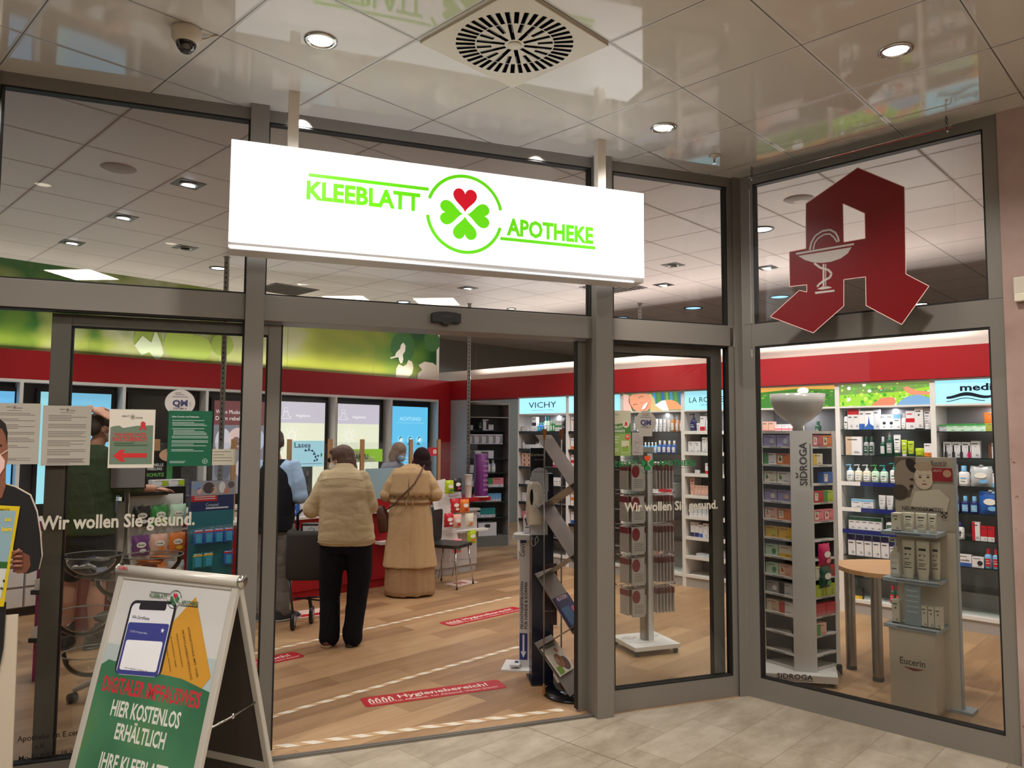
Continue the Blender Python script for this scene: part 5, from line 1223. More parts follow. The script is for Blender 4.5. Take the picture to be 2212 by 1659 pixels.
row(fD, .345, .14, [(1,'carton',.2,.035,.1,'silver','grey','x'), ('gap',.08), (1,'carton',.05,.09,.05,'white','red','dot'), ('gap',.14), (2,'carton',.05,.12,.05,'white','red','dot')], 'white bay behind sidelight seventh shelf')
# --- bay E, behind the tea stand
fE = bay(4)
row(fE, 1.72, .05, [(2,'carton',.065,.13,.05,'peach','rose','low'), (3,'carton',.07,.1,.05,'white','pink','band'), (1,'carton',.09,.11,.05,'white','white','plus'), ('gap',.1), (1,'bottle',.06,.13,.05,'darkgreen','darkgreen','label')], 'bay behind tea stand top shelf')
# --- bay F
fF = bay(5)
row(fF, 1.765, .045, [(1,'bottle',.045,.18,.045,'white','black','plain'), (2,'carton',.06,.20,.05,'white','red','top'), (1,'carton',.06,.18,.05,'white','blue','low'), (1,'carton',.09,.18,.05,'white','blue','swirl'), (1,'carton',.06,.19,.05,'silver','white','x'), (2,'carton',.07,.14,.05,'white','dark','dot'), (1,'carton',.07,.14,.04,'white','lightblue','top'), (1,'bottle',.05,.15,.05,'white','silver','plain'), (1,'carton',.085,.17,.05,'white','red','band'), (1,'carton',.08,.20,.05,'white','dark','plus'), (1,'tube',.07,.195,.04,'white','dark','same')], 'bay under meadow picture top shelf', pad=.001)
row(fF, 1.515, .06, [(1,'carton',.18,.18,.04,'white','tan','left'), ('gap',.01), (2,'bottle',.055,.18,.045,'grey','darkgreen','label'), ('gap',.06), (1,'bottle',.058,.18,.05,'darkgreen','silver','label'), (1,'bottle',.075,.24,.06,'darkgreen','grey','label'), (1,'tube',.075,.20,.04,'white','darkgreen','x'), (1,'tube',.06,.15,.04,'lime','white','x'), (1,'tube',.065,.14,.04,'lime','darkgreen','x'), (1,'jar',.095,.075,.09,'lime','lime','p'), (1,'carton',.075,.12,.05,'white','orange','low')], 'bay under meadow picture second shelf')
PC = [('lightblue','lightblue'),('cream','silver'),('cream','silver'),('mint','green'),('mint','teal'),('white','teal'),('white','blue')]
for k, (a_, c_) in enumerate(PC):
    row(fF, 1.259, .055+.078*k+(.01 if k > 4 else 0), [(1,'pump',.08 if k > 4 else .072,.19 if k > 4 else .165,.05,a_ if a_ != 'lightblue' else 'white',c_,'plain')], 'bay under meadow picture third shelf', start=k)
row(fF, 1.259, .64, [(2,'pump',.075,.18,.05,'white','blue','plain')], 'bay under meadow picture third shelf', start=7)
row(fF, 1.009, .1, [(2,'carton',.10,.08,.06,'white','lightblue','top'), ('gap',.04), (2,'tube',.065,.13,.035,'white','silver','same'), ('gap',.02), (1,'tube',.06,.11,.035,'white','silver','same'), (1,'tube',.06,.16,.035,'white','silver','same')], 'bay under meadow picture fourth shelf')
row(fF, .799, .07, [(5,'carton',.06,.12,.05,'white','darkgreen','top'), ('gap',.03), (1,'pump',.115,.14,.07,'white','darkgreen','label'), ('gap',.02), (1,'jar',.09,.08,.09,'white','lime','p')], 'bay under meadow picture fifth shelf', pad=.001)
row(fF, .799, .085, [], 'x')
row(fF, .55, .06, [(5,'carton',.068,.2,.05,'white','navy','top'), (1,'carton',.065,.16,.05,'white','navy','top'), (1,'carton',.05,.11,.05,'white','navy','top'), ('gap',.02), (1,'carton',.05,.12,.05,'white','navy','top')], 'bay under meadow picture sixth shelf', pad=.008)
row(fF, .345, .2, [(1,'pouch',.12,.11,.05,'white','grey','x'), ('gap',.08), (1,'carton',.2,.09,.08,'white','white','x')], 'bay under meadow picture seventh shelf')
row(fF, .136, .12, [(1,'carton',.06,.1,.05,'dark','yellow','low'), ('gap',.24), (2,'bottle',.05,.17,.05,'darkgreen','red','label'), ('gap',.05), (1,'bottle',.06,.17,.05,'darkgreen','silver','label'), ('gap',.04), (1,'bottle',.06,.17,.05,'green','red','label')], 'bay under meadow picture bottom board')
# --- bay G
fG = bay(6)
row(fG, 1.745, .04, [(1,'carton',.06,.06,.05,'silver','green','top'), (4,'carton',.075,.068,.05,'mint','green','top'), (1,'carton',.11,.07,.05,'olive','lime','right'), (1,'tube',.065,.17,.04,'olive','lime','same')], 'bay under wave logo top shelf', pad=.001)
place('carton', .20, .10, .05, 'orange', 'amber', 'x', (XR+.20, YB[6]-.46, 1.8155), -PI/2, 'orange carton lying on the pale green cartons, bay under wave logo top shelf', 'cartons far right bay top shelf')
row(fG, 1.51, .05, [(3,'carton',.07,.14,.05,'white','silver','plus'), (1,'carton',.07,.15,.05,'white','silver','plus'), ('gap',.06), (2,'carton',.065,.13,.05,'white','brown','left'), (1,'carton',.09,.11,.05,'white','teal','left')], 'bay under wave logo second shelf', y=.10)
for k, cc in enumerate(('dark', 'dark', 'dark', 'magenta')):
    row(fG, 1.51, .07+.062*k, [(1,'polish',.022,.11,.022,'black',cc,'x')], 'bay under wave logo front of second shelf', y=.04, start=k)
row(fG, 1.26, .05, [(1,'carton',.12,.19,.05,'white','lightblue','low'), (1,'bottle',.09,.18,.06,'white','lightblue','plain'), (1,'pouch',.17,.18,.06,'silver','lightblue','x'), (1,'carton',.06,.12,.05,'white','lightblue','low')], 'bay under wave logo third shelf')
row(fG, 1.022, .05, [(4,'bottle',.066,.15,.05,'navy','lightblue','label'), (1,'pouch',.17,.2,.06,'blue','lightblue','x')], 'bay under wave logo fourth shelf')
row(fG, .79, .03, [(1,'carton',.03,.15,.05,'white','red','left'), (1,'bottle',.07,.15,.05,'white','lightblue','plain',0,'CB12'), (1,'bottle',.07,.15,.05,'white','navy','plain',0,'CB12'), ('gap',.06), (1,'carton',.06,.16,.05,'white','red','left'), (2,'carton',.05,.13,.05,'red','white','low')], 'bay under wave logo fifth shelf')
row(fG, .558, .03, [(2,'tube',.05,.11,.03,'white','red','x'), (1,'carton',.12,.10,.05,'white','blue','low',0,'Protefix'), (1,'carton',.09,.09,.05,'white','dark','dot'), (2,'bottle',.055,.17,.05,'lightblue','red','label')], 'bay under wave logo sixth shelf')
# --- corner unit
fK = (tuple(CORNER.location), math.radians(-22))
row(fK, 1.77, .02, [(3,'carton',.05,.17,.05,'silver','white','plus'), (1,'bottle',.08,.16,.06,'grey','dark','plain'), (1,'jar',.1,.08,.1,'white','silver','p'), ('gap',.06), (1,'bottle',.08,.18,.06,'darkgreen','black','label'), (1,'carton',.09,.17,.05,'white','dark','right'), (1,'carton',.08,.09,.05,'white','grey','plus')], 'corner unit upper shelf')
row(fK, 1.56, .04, [(2,'bottle',.05,.13,.05,'mint','white','plain'), (6,'carton',.115,.15,.06,'white','grey','right')], 'corner unit second shelf', pad=.002)
row(fK, 1.34, .12, [(1,'carton',.05,.12,.05,'olive','grey','x'), ('gap',.2), (1,'tray',.32,.12,.2,'white','white','x')], 'corner unit third shelf')
row(fK, 1.12, .15, [(1,'tray',.25,.12,.2,'white','white','x'), (4,'bottle',.08,.2,.07,'silver','white','plain')], 'corner unit fourth shelf')
row(fK, .90, .3, [(1,'bottle',.1,.2,.08,'grey','white','plain'), (1,'carton',.09,.12,.08,'grey','dark','dot'), (1,'carton',.18,.14,.08,'green','white','low'), (1,'carton',.18,.14,.08,'pink','white','low')], 'corner unit fifth shelf')
row(fK, .68, .38, [(1,'carton',.2,.12,.12,'white','grey','low'), (5,'carton',.045,.12,.08,'lightblue','white','low')], 'corner unit sixth shelf')
row(fK, .44, .3, [(1,'carton',.18,.08,.1,'silver','purple','dot'), (2,'carton',.12,.14,.1,'teal','white','low')], 'corner unit seventh shelf')
row(fK, .16, .45, [(1,'tray',.30,.20,.2,'white','white','x')], 'corner unit bottom')
row(fK, .1605, .12, [(1,'carton',.25,.07,.15,'red','red','x')], 'corner unit bottom')
# --- small things on the service desks
def on(x, y, z=.8505): return (x, y, z)
place('carton', .19, .07, .14, 'navy', 'blue', 'band', on(4.20, 7.3, .975), .1, 'dark blue flat carton, upper one of the stack behind the trolley', 'navy cartons on the middle desk')
place('carton', .22, .12, .16, 'navy', 'blue', 'band', on(4.22, 7.32), -.05, 'dark blue carton, lower one of the stack behind the trolley', 'navy cartons on the middle desk')
place('carton', .20, .12, .13, 'blue', 'white', 'dot', on(4.02, 7.02), 0, 'blue tissue carton with white dots on the middle desk', 'tissue cartons')
place('bottle', .08, .24, .06, 'white', 'pink', 'plain', on(4.17, 6.99), 0, 'white bottle with pink label beside the blue tissue carton', 'desk bottles')
place('carton', .18, .07, .1, 'white', 'green', 'low', on(5.13, 7.08, .9715), .2, 'white and green flat carton on the raised red block', 'desk cartons')
place('carton', .10, .09, .1, 'dark', 'grey', 'dot', on(4.95, 7.12, .9715), -.2, 'small dark carton on the raised red block', 'desk cartons')
place('carton', .12, .04, .1, 'brown', 'orange', 'band', on(5.27, 7.2, .9715), .1, 'thin brown carton at the right end of the raised red block', 'desk cartons')
place('carton', .16, .03, .12, 'silver', 'blue', 'band', on(5.12, 7.1, 1.042), .1, 'thin silver carton on top of the white and green flat carton', 'desk cartons')
for k in range(3): place('carton', .22, .035, .12, 'silver', 'grey', 'plus', on(6.30, 7.06, .9105+.0365*k), .1*k, 'silver flat carton in the small stack on the red slab, %s' % ['lowest', 'middle one', 'topmost'][k], 'silver cartons on the red slab')
for k, (z, r) in enumerate(((.91, .048), (1.075, .05))):
    t = thing('paper_cup', 'stacked white cup on the red slab, %s one' % ('lower' if k == 0 else 'upper'), 'cup', (6.52, 7.06, z+.0008), 0, 'cups on the red slab'); b = MB(); b.lathe([(.04, 0), (r, .16-.04*k), (r+.004, .163-.04*k), (.045, .155-.04*k)], 0, 0, M_WHITE, 18); b.build('cup', t)
t = thing('rotating_tower', 'round purple display tower wrapped in film on the red slab', 'display', (6.72, 7.04, .911)); b = MB(); b.lathe([(.10, 0), (.10, .012)], 0, 0, M_WHITE, 24); b.build('foot', t)
b = MB(); b.lathe([(.085, .013), (.085, .54), (.08, .545)], 0, 0, mat('purple_print', (128, 48, 138), .35), 24); 
for k in range(7): b.rect(-.04, .04, .08+.06*k, .105+.06*k, -.087, prt(170, 120, 170))
b.build('printed_column', t); b = MB(); b.lathe([(.092, .014), (.094, .3), (.092, .56), (.088, .57)], 0, 0, G_CLEAR, 20, cap=False); b.build('film_wrap', t)
t = thing('paw_print_bucket', 'white bucket with dark paw prints near the dark headscarf', 'bucket', (5.93, 7.29, 1.16)); b = MB(); b.lathe([(.085, 0), (.10, .20), (.106, .205), (.106, .215), (.098, .215)], 0, 0, M_WHITE, 24)
for k in range(6):
    a = -PI/2-.8+.33*k; z = .06+.05*(k % 3); r = .093; b.ell((r*math.cos(a), r*math.sin(a), z), (.012, .012, .012), M_BLACK, 8, 5)
b.build('bucket', t); b = MB(); b.box(-.10, .10, -.08, .1, -.25, -.001, M_WHITE); b.build('display_base', t)
t = thing('sweets_jar', 'clear jar with an orange lid behind the dark headscarf', 'jar', (6.12, 7.42, 1.16)); b = MB(); b.lathe([(.06, 0), (.07, .02), (.07, .2), (.055, .215)], 0, 0, G_CLEAR, 20); b.build('jar', t); b = MB(); b.lathe([(.062, .216), (.062, .245)], 0, 0, rgb(224, 130, 40), 20); b.build('lid', t); b = MB(); b.lathe([(.055, .008), (.062, .12)], 0, 0, rgb(196, 170, 150), 14); b.build('sweets', t); b = MB(); b.box(-.08, .08, -.05, .08, -.25, -.001, M_WHITE); b.build('riser', t)
# placards on the film screens
def placard(name, label, x, y, z, w_, h_, col, fn):
    t = thing(name, label, 'placard', (x, y-.03, z)); b = MB(); b.box(0, w_, 0, .003, 0, h_, col); fn(b, w_, h_); b.build('printed_card', t)
def f1(b, w_, h_):
    m = prt(60, 70, 110); b.text('Lasea', .02, h_*.74, .055, m, -.001, w=.19, bold=.01); g_ = prt(60, 80, 130); b.stroke([(.14,.16),(.2,.17),(.26,.15),(.28,.08),(.29,.05)], .006, -.001, g_)
    for q in ((.15,.17),(.19,.18),(.23,.165),(.25,.13),(.27,.1),(.29,.07),(.26,.06),(.3,.11)): b.disc(q[0], q[1], .012, -.0012, g_, 8)
    b.disc(.34, .12, .01, -.0012, prt(70, 160, 120), 8, rz=.022); b.seg((.02, .03), (w_-.02, .03), .004, -.001, m)
placard('pale_blue_placard', 'pale blue placard with lavender drawing on the film screen', 4.06, 7.10, 1.355, .37, .27, glow(168, 222, 236, .55), f1)  # printed card given a faint glow in its material, no lamp behind
def f2(b, w_, h_):
    wt = prt(220, 226, 230); b.lines(.02, .12, h_*.88, h_*.4, 7, wt, -.001, .3); b.box(.13, .17, -.002, -.001, h_*.28, h_*.62, prt(40, 44, 70)); b.box(.185, .215, -.003, -.001, h_*.22, h_*.6, prt(50, 54, 80)); b.box(.19, .21, -.003, -.001, h_*.6, h_*.8, prt(226, 226, 230)); b.disc(.10, h_*.36, .018, -.001, wt, 12)
placard('grey_blue_placard', 'grey-blue placard showing a spray bottle above the navy cartons', 4.11, 7.22, 1.09, .26, .27, prt(96, 118, 132), f2)
def f3(b, w_, h_):
    b.plate([(0, 0), (w_*.85, 0), (w_*.3, h_*.75), (0, h_)], -.001, -.001, prt(176, 196, 150)); b.text('FAKTU', .02, h_*.22, .06, prt(40, 60, 70), -.002, w=.20, bold=.02); b.text('akut', .25, h_*.3, .035, prt(220, 235, 200), -.002, w=.07)
placard('green_placard', 'yellow-green placard with large dark letters behind a timber post', 4.82, 7.16, 1.385, .42, .145, glow(150, 205, 60, .45), f3)  # brightness of this print is put in as glow, nothing lights it from behind
placard('red_price_card', 'small red card with a round picture behind the dark headscarf', 5.912, 7.148, 1.44, .14, .10, prt(196, 40, 56), lambda b, w_, h_: b.disc(.10, .05, .03, -.001, prt(226, 200, 190), 14))
placard('frosted_divider', 'frosted pale blue divider panel between the two customers', 4.93, 7.05, .975, .40, .34, mat('frosted_blue_plastic', (150, 180, 190), .5), lambda b, w_, h_: None)
# ================================================================ free-standing displays
# ---- revolving tea stand with a large cup on top
t = thing('revolving_tea_stand', 'tall white revolving tea stand with a giant cup on top behind the angled window', 'display stand', (5.42, 2.355, 0), RZV-.2)
TS = mat('stand_white', (206, 202, 196), .4); TF = mat('stand_inner_dark', (38, 34, 32), .6)
ZT = [.185+.1305*k for k in range(12)]; Z1 = 1.73
b = MB(); b.box(-.075, .075, -.22, -.205, .07, Z1, TS); b.build('centre_panel', t)
b = MB(); b.T = Matrix.Translation((0, -.216, .98)) @ Matrix.Rotation(0, 4, 'X')
ink_ = prt(52, 48, 46); b.text('SIDROGA', .035, .37, .052, ink_, -.006, w=.30, rot=PI/2, bold=.01); b.seg((.058, .36), (.058, .66), .004, -.006, ink_)
b.plate([(-.045, .46), (-.02, .43), (-.03, .455)], -.006, -.006, ink_); b.plate([(-.045, .42), (-.02, .425), (-.035, .435)], -.006, -.006, ink_); b.build('vertical_lettering', t)
LF = [(-.075, -.205), (-.25, -.03)]; RF = [(.075, -.205), (.25, -.03)]
b = MB(); b.prism([(-.07, -.19), (.07, -.19), (.24, -.02), (.24, .02), (.0, .26), (-.24, .02), (-.24, -.02)], .075, .095, TS)
b.prism([(-.01, -.05), (.01, -.05), (.015, .25), (-.015, .25)], .095, Z1, TF)
b.prism([(.24, -.02), (.0, .08), (.0, .26)], .095, Z1, TF)
b.prism([(-.24, -.02), (-.0, .26), (-.0, .08)], .095, Z1, TF); b.prism([(-.07, -.19), (.07, -.19), (.24, -.02), (.0, .26), (-.24, -.02)], Z1-.02, Z1, TS); b.build('column', t)
b = MB(); b.box(-.315, -.235, -.03, -.018, .09, Z1, TS); b.build('side_panel', t); b = MB(); b.box(.238, .265, -.03, .2, .09, Z1, TS); b.build('side_panel', t)
b = MB(); b.box(-.28, -.27, -.045, -.031, .92, 1.11, M_WHITE); b.build('price_slip', t)
for k, z in enumerate(ZT):
    b = MB(); b.prism([(-.073, -.204), (-.073, -.06), (-.24, .02), (-.245, -.03)], z-.014, z, TS); b.prism([(.073, -.204), (.245, -.03), (.24, .02), (.073, -.06)], z-.014, z, TS)
    if k % 1 == 0:
        b.T = Matrix.Translation((-.245, -.034, z-.010)) @ Matrix.Rotation(-PI/4, 4, 'Z'); b.rect(.07, .17, 0, .006, -.001, prt(120, 120, 120)); b.T = Matrix.Translation((.075, -.209, z-.010)) @ Matrix.Rotation(PI/4, 4, 'Z'); b.rect(.07, .17, 0, .006, -.001, prt(120, 120, 120)); b.T = None
    b.build('tier', t)
b = MB(); b.prism([(-.27, -.30), (.19, -.30), (.27, .22), (-.27, .22)], .045, .075, TS); b.plate([(-.27, .03), (.19, .03), (.19, .075), (-.27, .075)], -.305, -.295, TS); 
b.build('wheeled_base', t)
b = MB(); b.box(.262, .27, -.05, .2, .02, .09, M_DARK); b.build('base_side', t)
b = MB(); b.T = Matrix.Translation((-.24, -.3065, .030)) @ Matrix.Scale(.9, 4); b.text('SIDROGA', .04, .02, .04, ink_, 0, w=.26, bold=.02); b.seg((.04, .012), (.30, .012), .004, 0, ink_); b.build('base_lettering', t)
for x, y in ((.15, -.25), (.22, .18), (-.22, -.22)):
    b = MB(); b.tube([(x-.02, y, .033), (x+.02, y, .033)], .033, M_DARK, 18); b.tube([(x-.024, y, .033), (x+.024, y, .033)], .022, rgb(200, 200, 196), 18); b.build('castor', t)
b = MB(); b.lathe([(.04, Z1), (.035, Z1+.03), (.05, Z1+.05), (.10, Z1+.08), (.152, Z1+.13), (.182, Z1+.20), (.19, Z1+.265), (.184, Z1+.265), (.174, Z1+.20), (.135, Z1+.13), (.09, Z1+.09), (.001, Z1+.085)], 0, -.10, mat('cup_porcelain', (200, 196, 190), .25, coat=.4), 40, cap=False, sy=.8)
b.build('giant_cup', t)
tea = [('lilac','silver','dot'),('white','green','left'),('cream','green','pict'),('lilac','cream','dot'),('peach','pink','pict'),('yellow','lime','dot'),('mint','green','dot'),('mint','green','dot'),('grey','white','dot'),('tan','cream','left'),None,None]
tea2 = [('lilac','silver','dot'),('orange','brown','pict'),('white','green','pict'),('lilac','tan','dot'),('orange','peach','pict'),('yellow','yellow','dot'),('cream','yellow','low'),('peach','orange','pict'),('silver','dark','left'),('white','red','left'),None,None]
tr_ = [('rose','pink','pict'),('cream','yellow','left'),None,('red','cream','pict'),('pink','red','pict'),None,None,('lime','cream','left'),('lime','olive','dot'),('red','rose','low'),('peach','green','left'),None]
tr2 = [('orange','brown','pict'),None,('blue','cream','pict'),('lime','green','left'),('pink','red','pict'),None,None,('red','brown','dot'),('lime','olive','dot'),('red','rose','low'),None,None]
Rv = Matrix.Translation((5.42, 2.355, 0)) @ Matrix.Rotation(RZV-.2, 4, 'Z')
for side, A_, B_, sg in ((-1, tea, tea2, 'left'), (1, tr_, tr2, 'right')):
    for k in range(12):
        z = ZT[11-k]
        for j, sp in enumerate((A_[k], B_[k])):
            if not sp: continue
            if side < 0: lx, ly, rr_ = -.236+.115*j*.7071+.045, -.018-.115*j*.7071-.045, -PI/4
            else: lx, ly, rr_ = .085+.115*j*.7071+.035, -.193+.115*j*.7071+.035, PI/4
            p = Rv @ Vector((lx, ly, z+.001))
            place('carton', .108, .078, .05, sp[0], sp[1], sp[2], p, RZV-.2+rr_, f"{WORD.get(sp[0], sp[0])} tea carton on {sg} face of revolving stand, {ORD[k]} tier, {'left' if j == 0 else 'right'} one", 'tea cartons on the revolving stand')
for k, (c1, c2, z, L) in enumerate((('magenta', 'pink', .78, 'pink foil sweets bag hanging on the right face of the revolving stand'), ('darkgreen', 'green', .63, 'green foil sweets bag hanging on the right face of the revolving stand'))):
    p = Rv @ Vector((.17, -.14, z)); place('bag', .13, .16, .05, c1, c2, 'x', p, RZV-.2+PI/4, L, 'bags on the revolving stand')
# ---- round-edged table
t = thing('oval_table', 'oak topped oval table on steel tube legs behind the angled window', 'table', (5.95, 1.90, 0), RZV)
b = MB(); n = 40; pts = [(.36*math.copysign(abs(math.cos(a))**.75, math.cos(a)), .34*math.copysign(abs(math.sin(a))**.85, math.sin(a))) for a in (2*PI*k/n for k in range(n))]
tb = mat('beech_veneer', (196, 150, 104), .3, bump=(20, .05, (1, 6, 1))); b.prism(pts, .715, .745, tb); b.build('tabletop', t)
for x, y in ((-.28, .05), (-.215, -.22), (.20, -.2), (.22, .20)):
    b = MB(); b.lathe([(.036, .03), (.036, .714)], x, y, M_STEEL, 24); b.lathe([(.037, 0), (.037, .03)], x, y, M_DARK, 24); b.build('leg', t)
t = thing('hand_puppet', 'cloth hand puppet with a red beak and navy body on the oval table', 'toy', (5.98, 1.70, .746), RZV)
b = MB(); b.ell((0, 0, .06), (.05, .045, .06), cloth(34, 40, 62)); b.ell((-.03, -.02, .03), (.035, .03, .03), cloth(34, 40, 62)); b.build('body', t)
b = MB(); b.tube([(0, 0, .1), (0, 0, .15), (.01, 0, .19)], [.035, .035, .045], cloth(206, 176, 130), 14); b.ell((.01, 0, .20), (.055, .05, .04), cloth(206, 176, 130)); b.build('head', t)
b = MB(); b.ell((-.05, -.01, .19), (.065, .04, .028), cloth(140, 20, 30)); b.build('beak', t)
# ---- skin care display tower (Eucerin)
EX, EY = 5.15, 1.405
t = thing('skin_care_display', 'cream cardboard display tower with baby poster and three shelves of tubes', 'display stand', (EX, EY, 0), -PI/2)
CRM = mat('cream_board', (206, 194, 174), .45); EDG = mat('pale_blue_grey_shelf', (150, 160, 166), .4)
b = MB(); b.box(-.26, .0, .0, .20, .0, .50, CRM); b.build('plinth', t)
b = MB(); b.box(-.26, .085, .20, .25, 0, 1.56, CRM); b.build('back_panel', t)
b = MB(); b.box(.085, .092, .198, .252, 0.0, 1.56, EDG); b.box(.03, .15, .17, .30, 0.0, .02, EDG); b.build('side_edge', t)
for z in (.50, .785, 1.075):
    b = MB(); b.box(-.28, .035, -.03, .20, z, z+.022, EDG); b.lines(-.2, .05, z+.016, z+.006, 1, prt(90, 100, 110), -.0306, .8); b.build('shelf', t)
b = MB(); b.T = Matrix.Translation((0, -.001, 0)); b.text('Eucerin', -.20, .285, .042, prt(70, 50, 46), -.0005, w=.145, bold=.015); b.plate([(-.185, .27), (-.06, .27), (-.10, .255), (-.125, .252)][::-1], -.0005, -.0005, prt(130, 30, 34)); b.build('brand_lettering', t)
b = MB(); b.T = Matrix.Translation((-.025, .199, 0)); x0, x1, z0, z1 = -.235, .11, 1.10, 1.56; y = -.002
b.box(x0, x1, -.001, .0, z0, z1, prt(176, 164, 146)); D_ = lambda cx, cz, r, rz_, c_, k, rot=0: b.disc(cx, cz, r, y-.0004*k, prt(*c_), 26, rz=rz_, rot=rot)
b.plate([(x0, 1.28), (x0+.09, 1.30), (x0+.12, 1.40), (x0+.13, z1), (x0, z1)], y, y, prt(104, 88, 76)); D_(x0+.06, 1.44, .065, .10, (150, 132, 114), 1); D_(x0+.03, 1.33, .05, .05, (70, 58, 50), 2); D_(x0+.105, 1.505, .03, .05, (38, 32, 30), 2, .5); D_(x0+.10, 1.37, .012, .012, (50, 40, 36), 3); D_(x0+.105, 1.415, .014, .007, (50, 40, 36), 3)
b.plate([(x0+.09, 1.24), (x0+.30, 1.22), (x0+.32, 1.30), (x0+.26, 1.36), (x0+.12, 1.34)], y-.0015, y-.0015, prt(206, 194, 174)); D_(x0+.175, 1.43, .056, .075, (208, 188, 164), 4); D_(x0+.175, 1.50, .054, .03, (176, 152, 126), 5); D_(x0+.175, 1.415, .052, .06, (210, 190, 166), 6)
for dx in (-.024, .022): D_(x0+.178+dx, 1.432, .009, .005, (56, 44, 40), 7); D_(x0+.178+dx, 1.446, .012, .002, (140, 118, 98), 7)
D_(x0+.178, 1.408, .009, .006, (186, 158, 136), 7); D_(x0+.178, 1.388, .016, .005, (150, 100, 86), 7); D_(x0+.125, 1.42, .008, .014, (196, 172, 148), 7)
b.text('Eucerin', x1-.125, z1-.045, .026, prt(70, 50, 50), y-.003, w=.09, bold=.01); b.seg((x1-.115, z1-.052), (x1-.045, z1-.052), .004, y-.003, prt(120, 30, 40)); b.rect(x1-.12, x1-.005, z1-.15, z1-.066, y-.003, prt(150, 26, 36)); b.text('GRATIS', x1-.115, z1-.09, .014, prt(226, 200, 190), y-.0035, w=.05); b.disc(x1-.035, z1-.10, .024, y-.0034, prt(200, 150, 120), 16)
b.text('NEURODERMITIS?', x0+.04, z0+.115, .028, prt(60, 50, 46), y-.003, w=.24, bold=.01); b.text('MEIN ARZT EMPFIEHLT', x0+.05, z0+.092, .012, prt(110, 96, 84), y-.003, w=.22); 
for dx, dz in ((0, 0), (.014, .012), (-.012, .01), (.008, -.014), (-.01, -.012)): b.disc(x1-.06+dx, z0+.10+dz, .007, y-.003, prt(50, 40, 40), 8)
b.build('baby_poster', t)
b = MB(); b.box(-.165, -.075, .01, .02, .525, .78, prt(140, 160, 168)); b.lines(-.155, -.085, .74, .58, 5, prt(196, 210, 214), .0094, .2); b.build('leaflet', t)
fE_ = ((EX, EY, 0), -PI/2)
row(fE_, 1.0975, -.23, [(1,'carton',.055,.11,.09,'cream','dark','plus'), ('gap',.005), (2,'tube',.068,.12,.04,'cream','dark','same'), (1,'tube',.05,.12,.04,'cream','dark','same')], 'cream display upper shelf', y=.01)
row(fE_, .8075, -.25, [(1,'pump',.066,.25,.05,'cream','cream','plain'), (2,'tube',.078,.24,.045,'cream','dark','same'), ('gap',-.02), (1,'tube',.055,.23,.045,'cream','dark','same',0,None,.08)], 'cream display middle shelf', y=.01)
row(fE_, .5225, -.245, [(1,'carton',.045,.14,.06,'cream','dark','plus'), ('gap',.12), (3,'carton',.034,.13,.06,'cream','dark','plus')], 'cream display lower shelf', y=.02)
# ---- revolving sock and bandage stand
t = thing('bandage_pack_stand', 'white castor stand hung with rows of grey bandage packs behind the right sidelight', 'display stand', (5.16, 3.50, 0), RZV+.35)
b = MB(); b.box(-.20, .20, -.20, .20, .045, .075, M_WHITE); b.build('base_plate', t)
b = MB(); 
for cx in (-.1, .11): b.stroke([(cx-.06, -.08, ), (cx, -.03), (cx+.06, -.08), (cx, -.13), (cx-.06, -.08)], .004, 0, INK)
b2 = MB(); b2.T = Matrix.Translation((0, 0, .0755)) @ Matrix.Rotation(-PI/2, 4, 'X'); 
for cx in (-.1, .11): b2.stroke([(cx-.06, .08), (cx, .12), (cx+.06, .08), (cx, .04), (cx-.06, .08)][::-1], .004, -.001, INK); b2.text('5C', cx, .07, .016, INK, -.001, al='C')
b2.build('base_emblem', t)
for x, y in ((-.17, -.17), (.17, -.17), (.17, .17), (-.17, .17)):
    b = MB(); b.tube([(x-.012, y, .022), (x+.012, y, .022)], .022, M_DARK, 14); b.build('castor', t)
b = MB(); b.box(-.03, .03, -.03, .03, .075, 1.56, M_STEEL); b.box(.005, .05, -.05, -.03, .075, 1.55, M_WHITE); b.build('mast', t)
PK = mat('bandage_card', (186, 178, 172), .5); MR = mat('maroon_print', (128, 30, 44), .45)
def hook_row(par, z, side):
    b = MB()
    for k in range(2): b.tube([(side*.03, -.02+.04*k, z), (side*.24, -.06+.10*k, z+.01)], .0035, M_CHROME, 6); b.ell((side*.24, -.06+.10*k, z+.016), (.006, .006, .008), MR, 8, 5)
    b.build('hook', par)
PKM = MB(); PKM.box(-.004, .004, -.055, .055, -.20, .0, PK); PKM.prism([(-.006, -.055), (.006, -.055), (.006, .055), (-.006, .055)], -.05, -.004, MR); pkm = PKM.mesh('bandage_pack')
PF = MB(); PF.box(-.055, .055, -.005, .005, -.21, 0, PK); PF.disc(-.02, -.055, .035, -.006, MR, 18, rz=.05); PF.lines(-.035, .045, -.12, -.19, 5, INK, -.0056, .25); pfm = PF.mesh('bandage_pack')
Rm = Matrix.Translation((5.16, 3.50, 0)) @ Matrix.Rotation(RZV+.35, 4, 'Z')
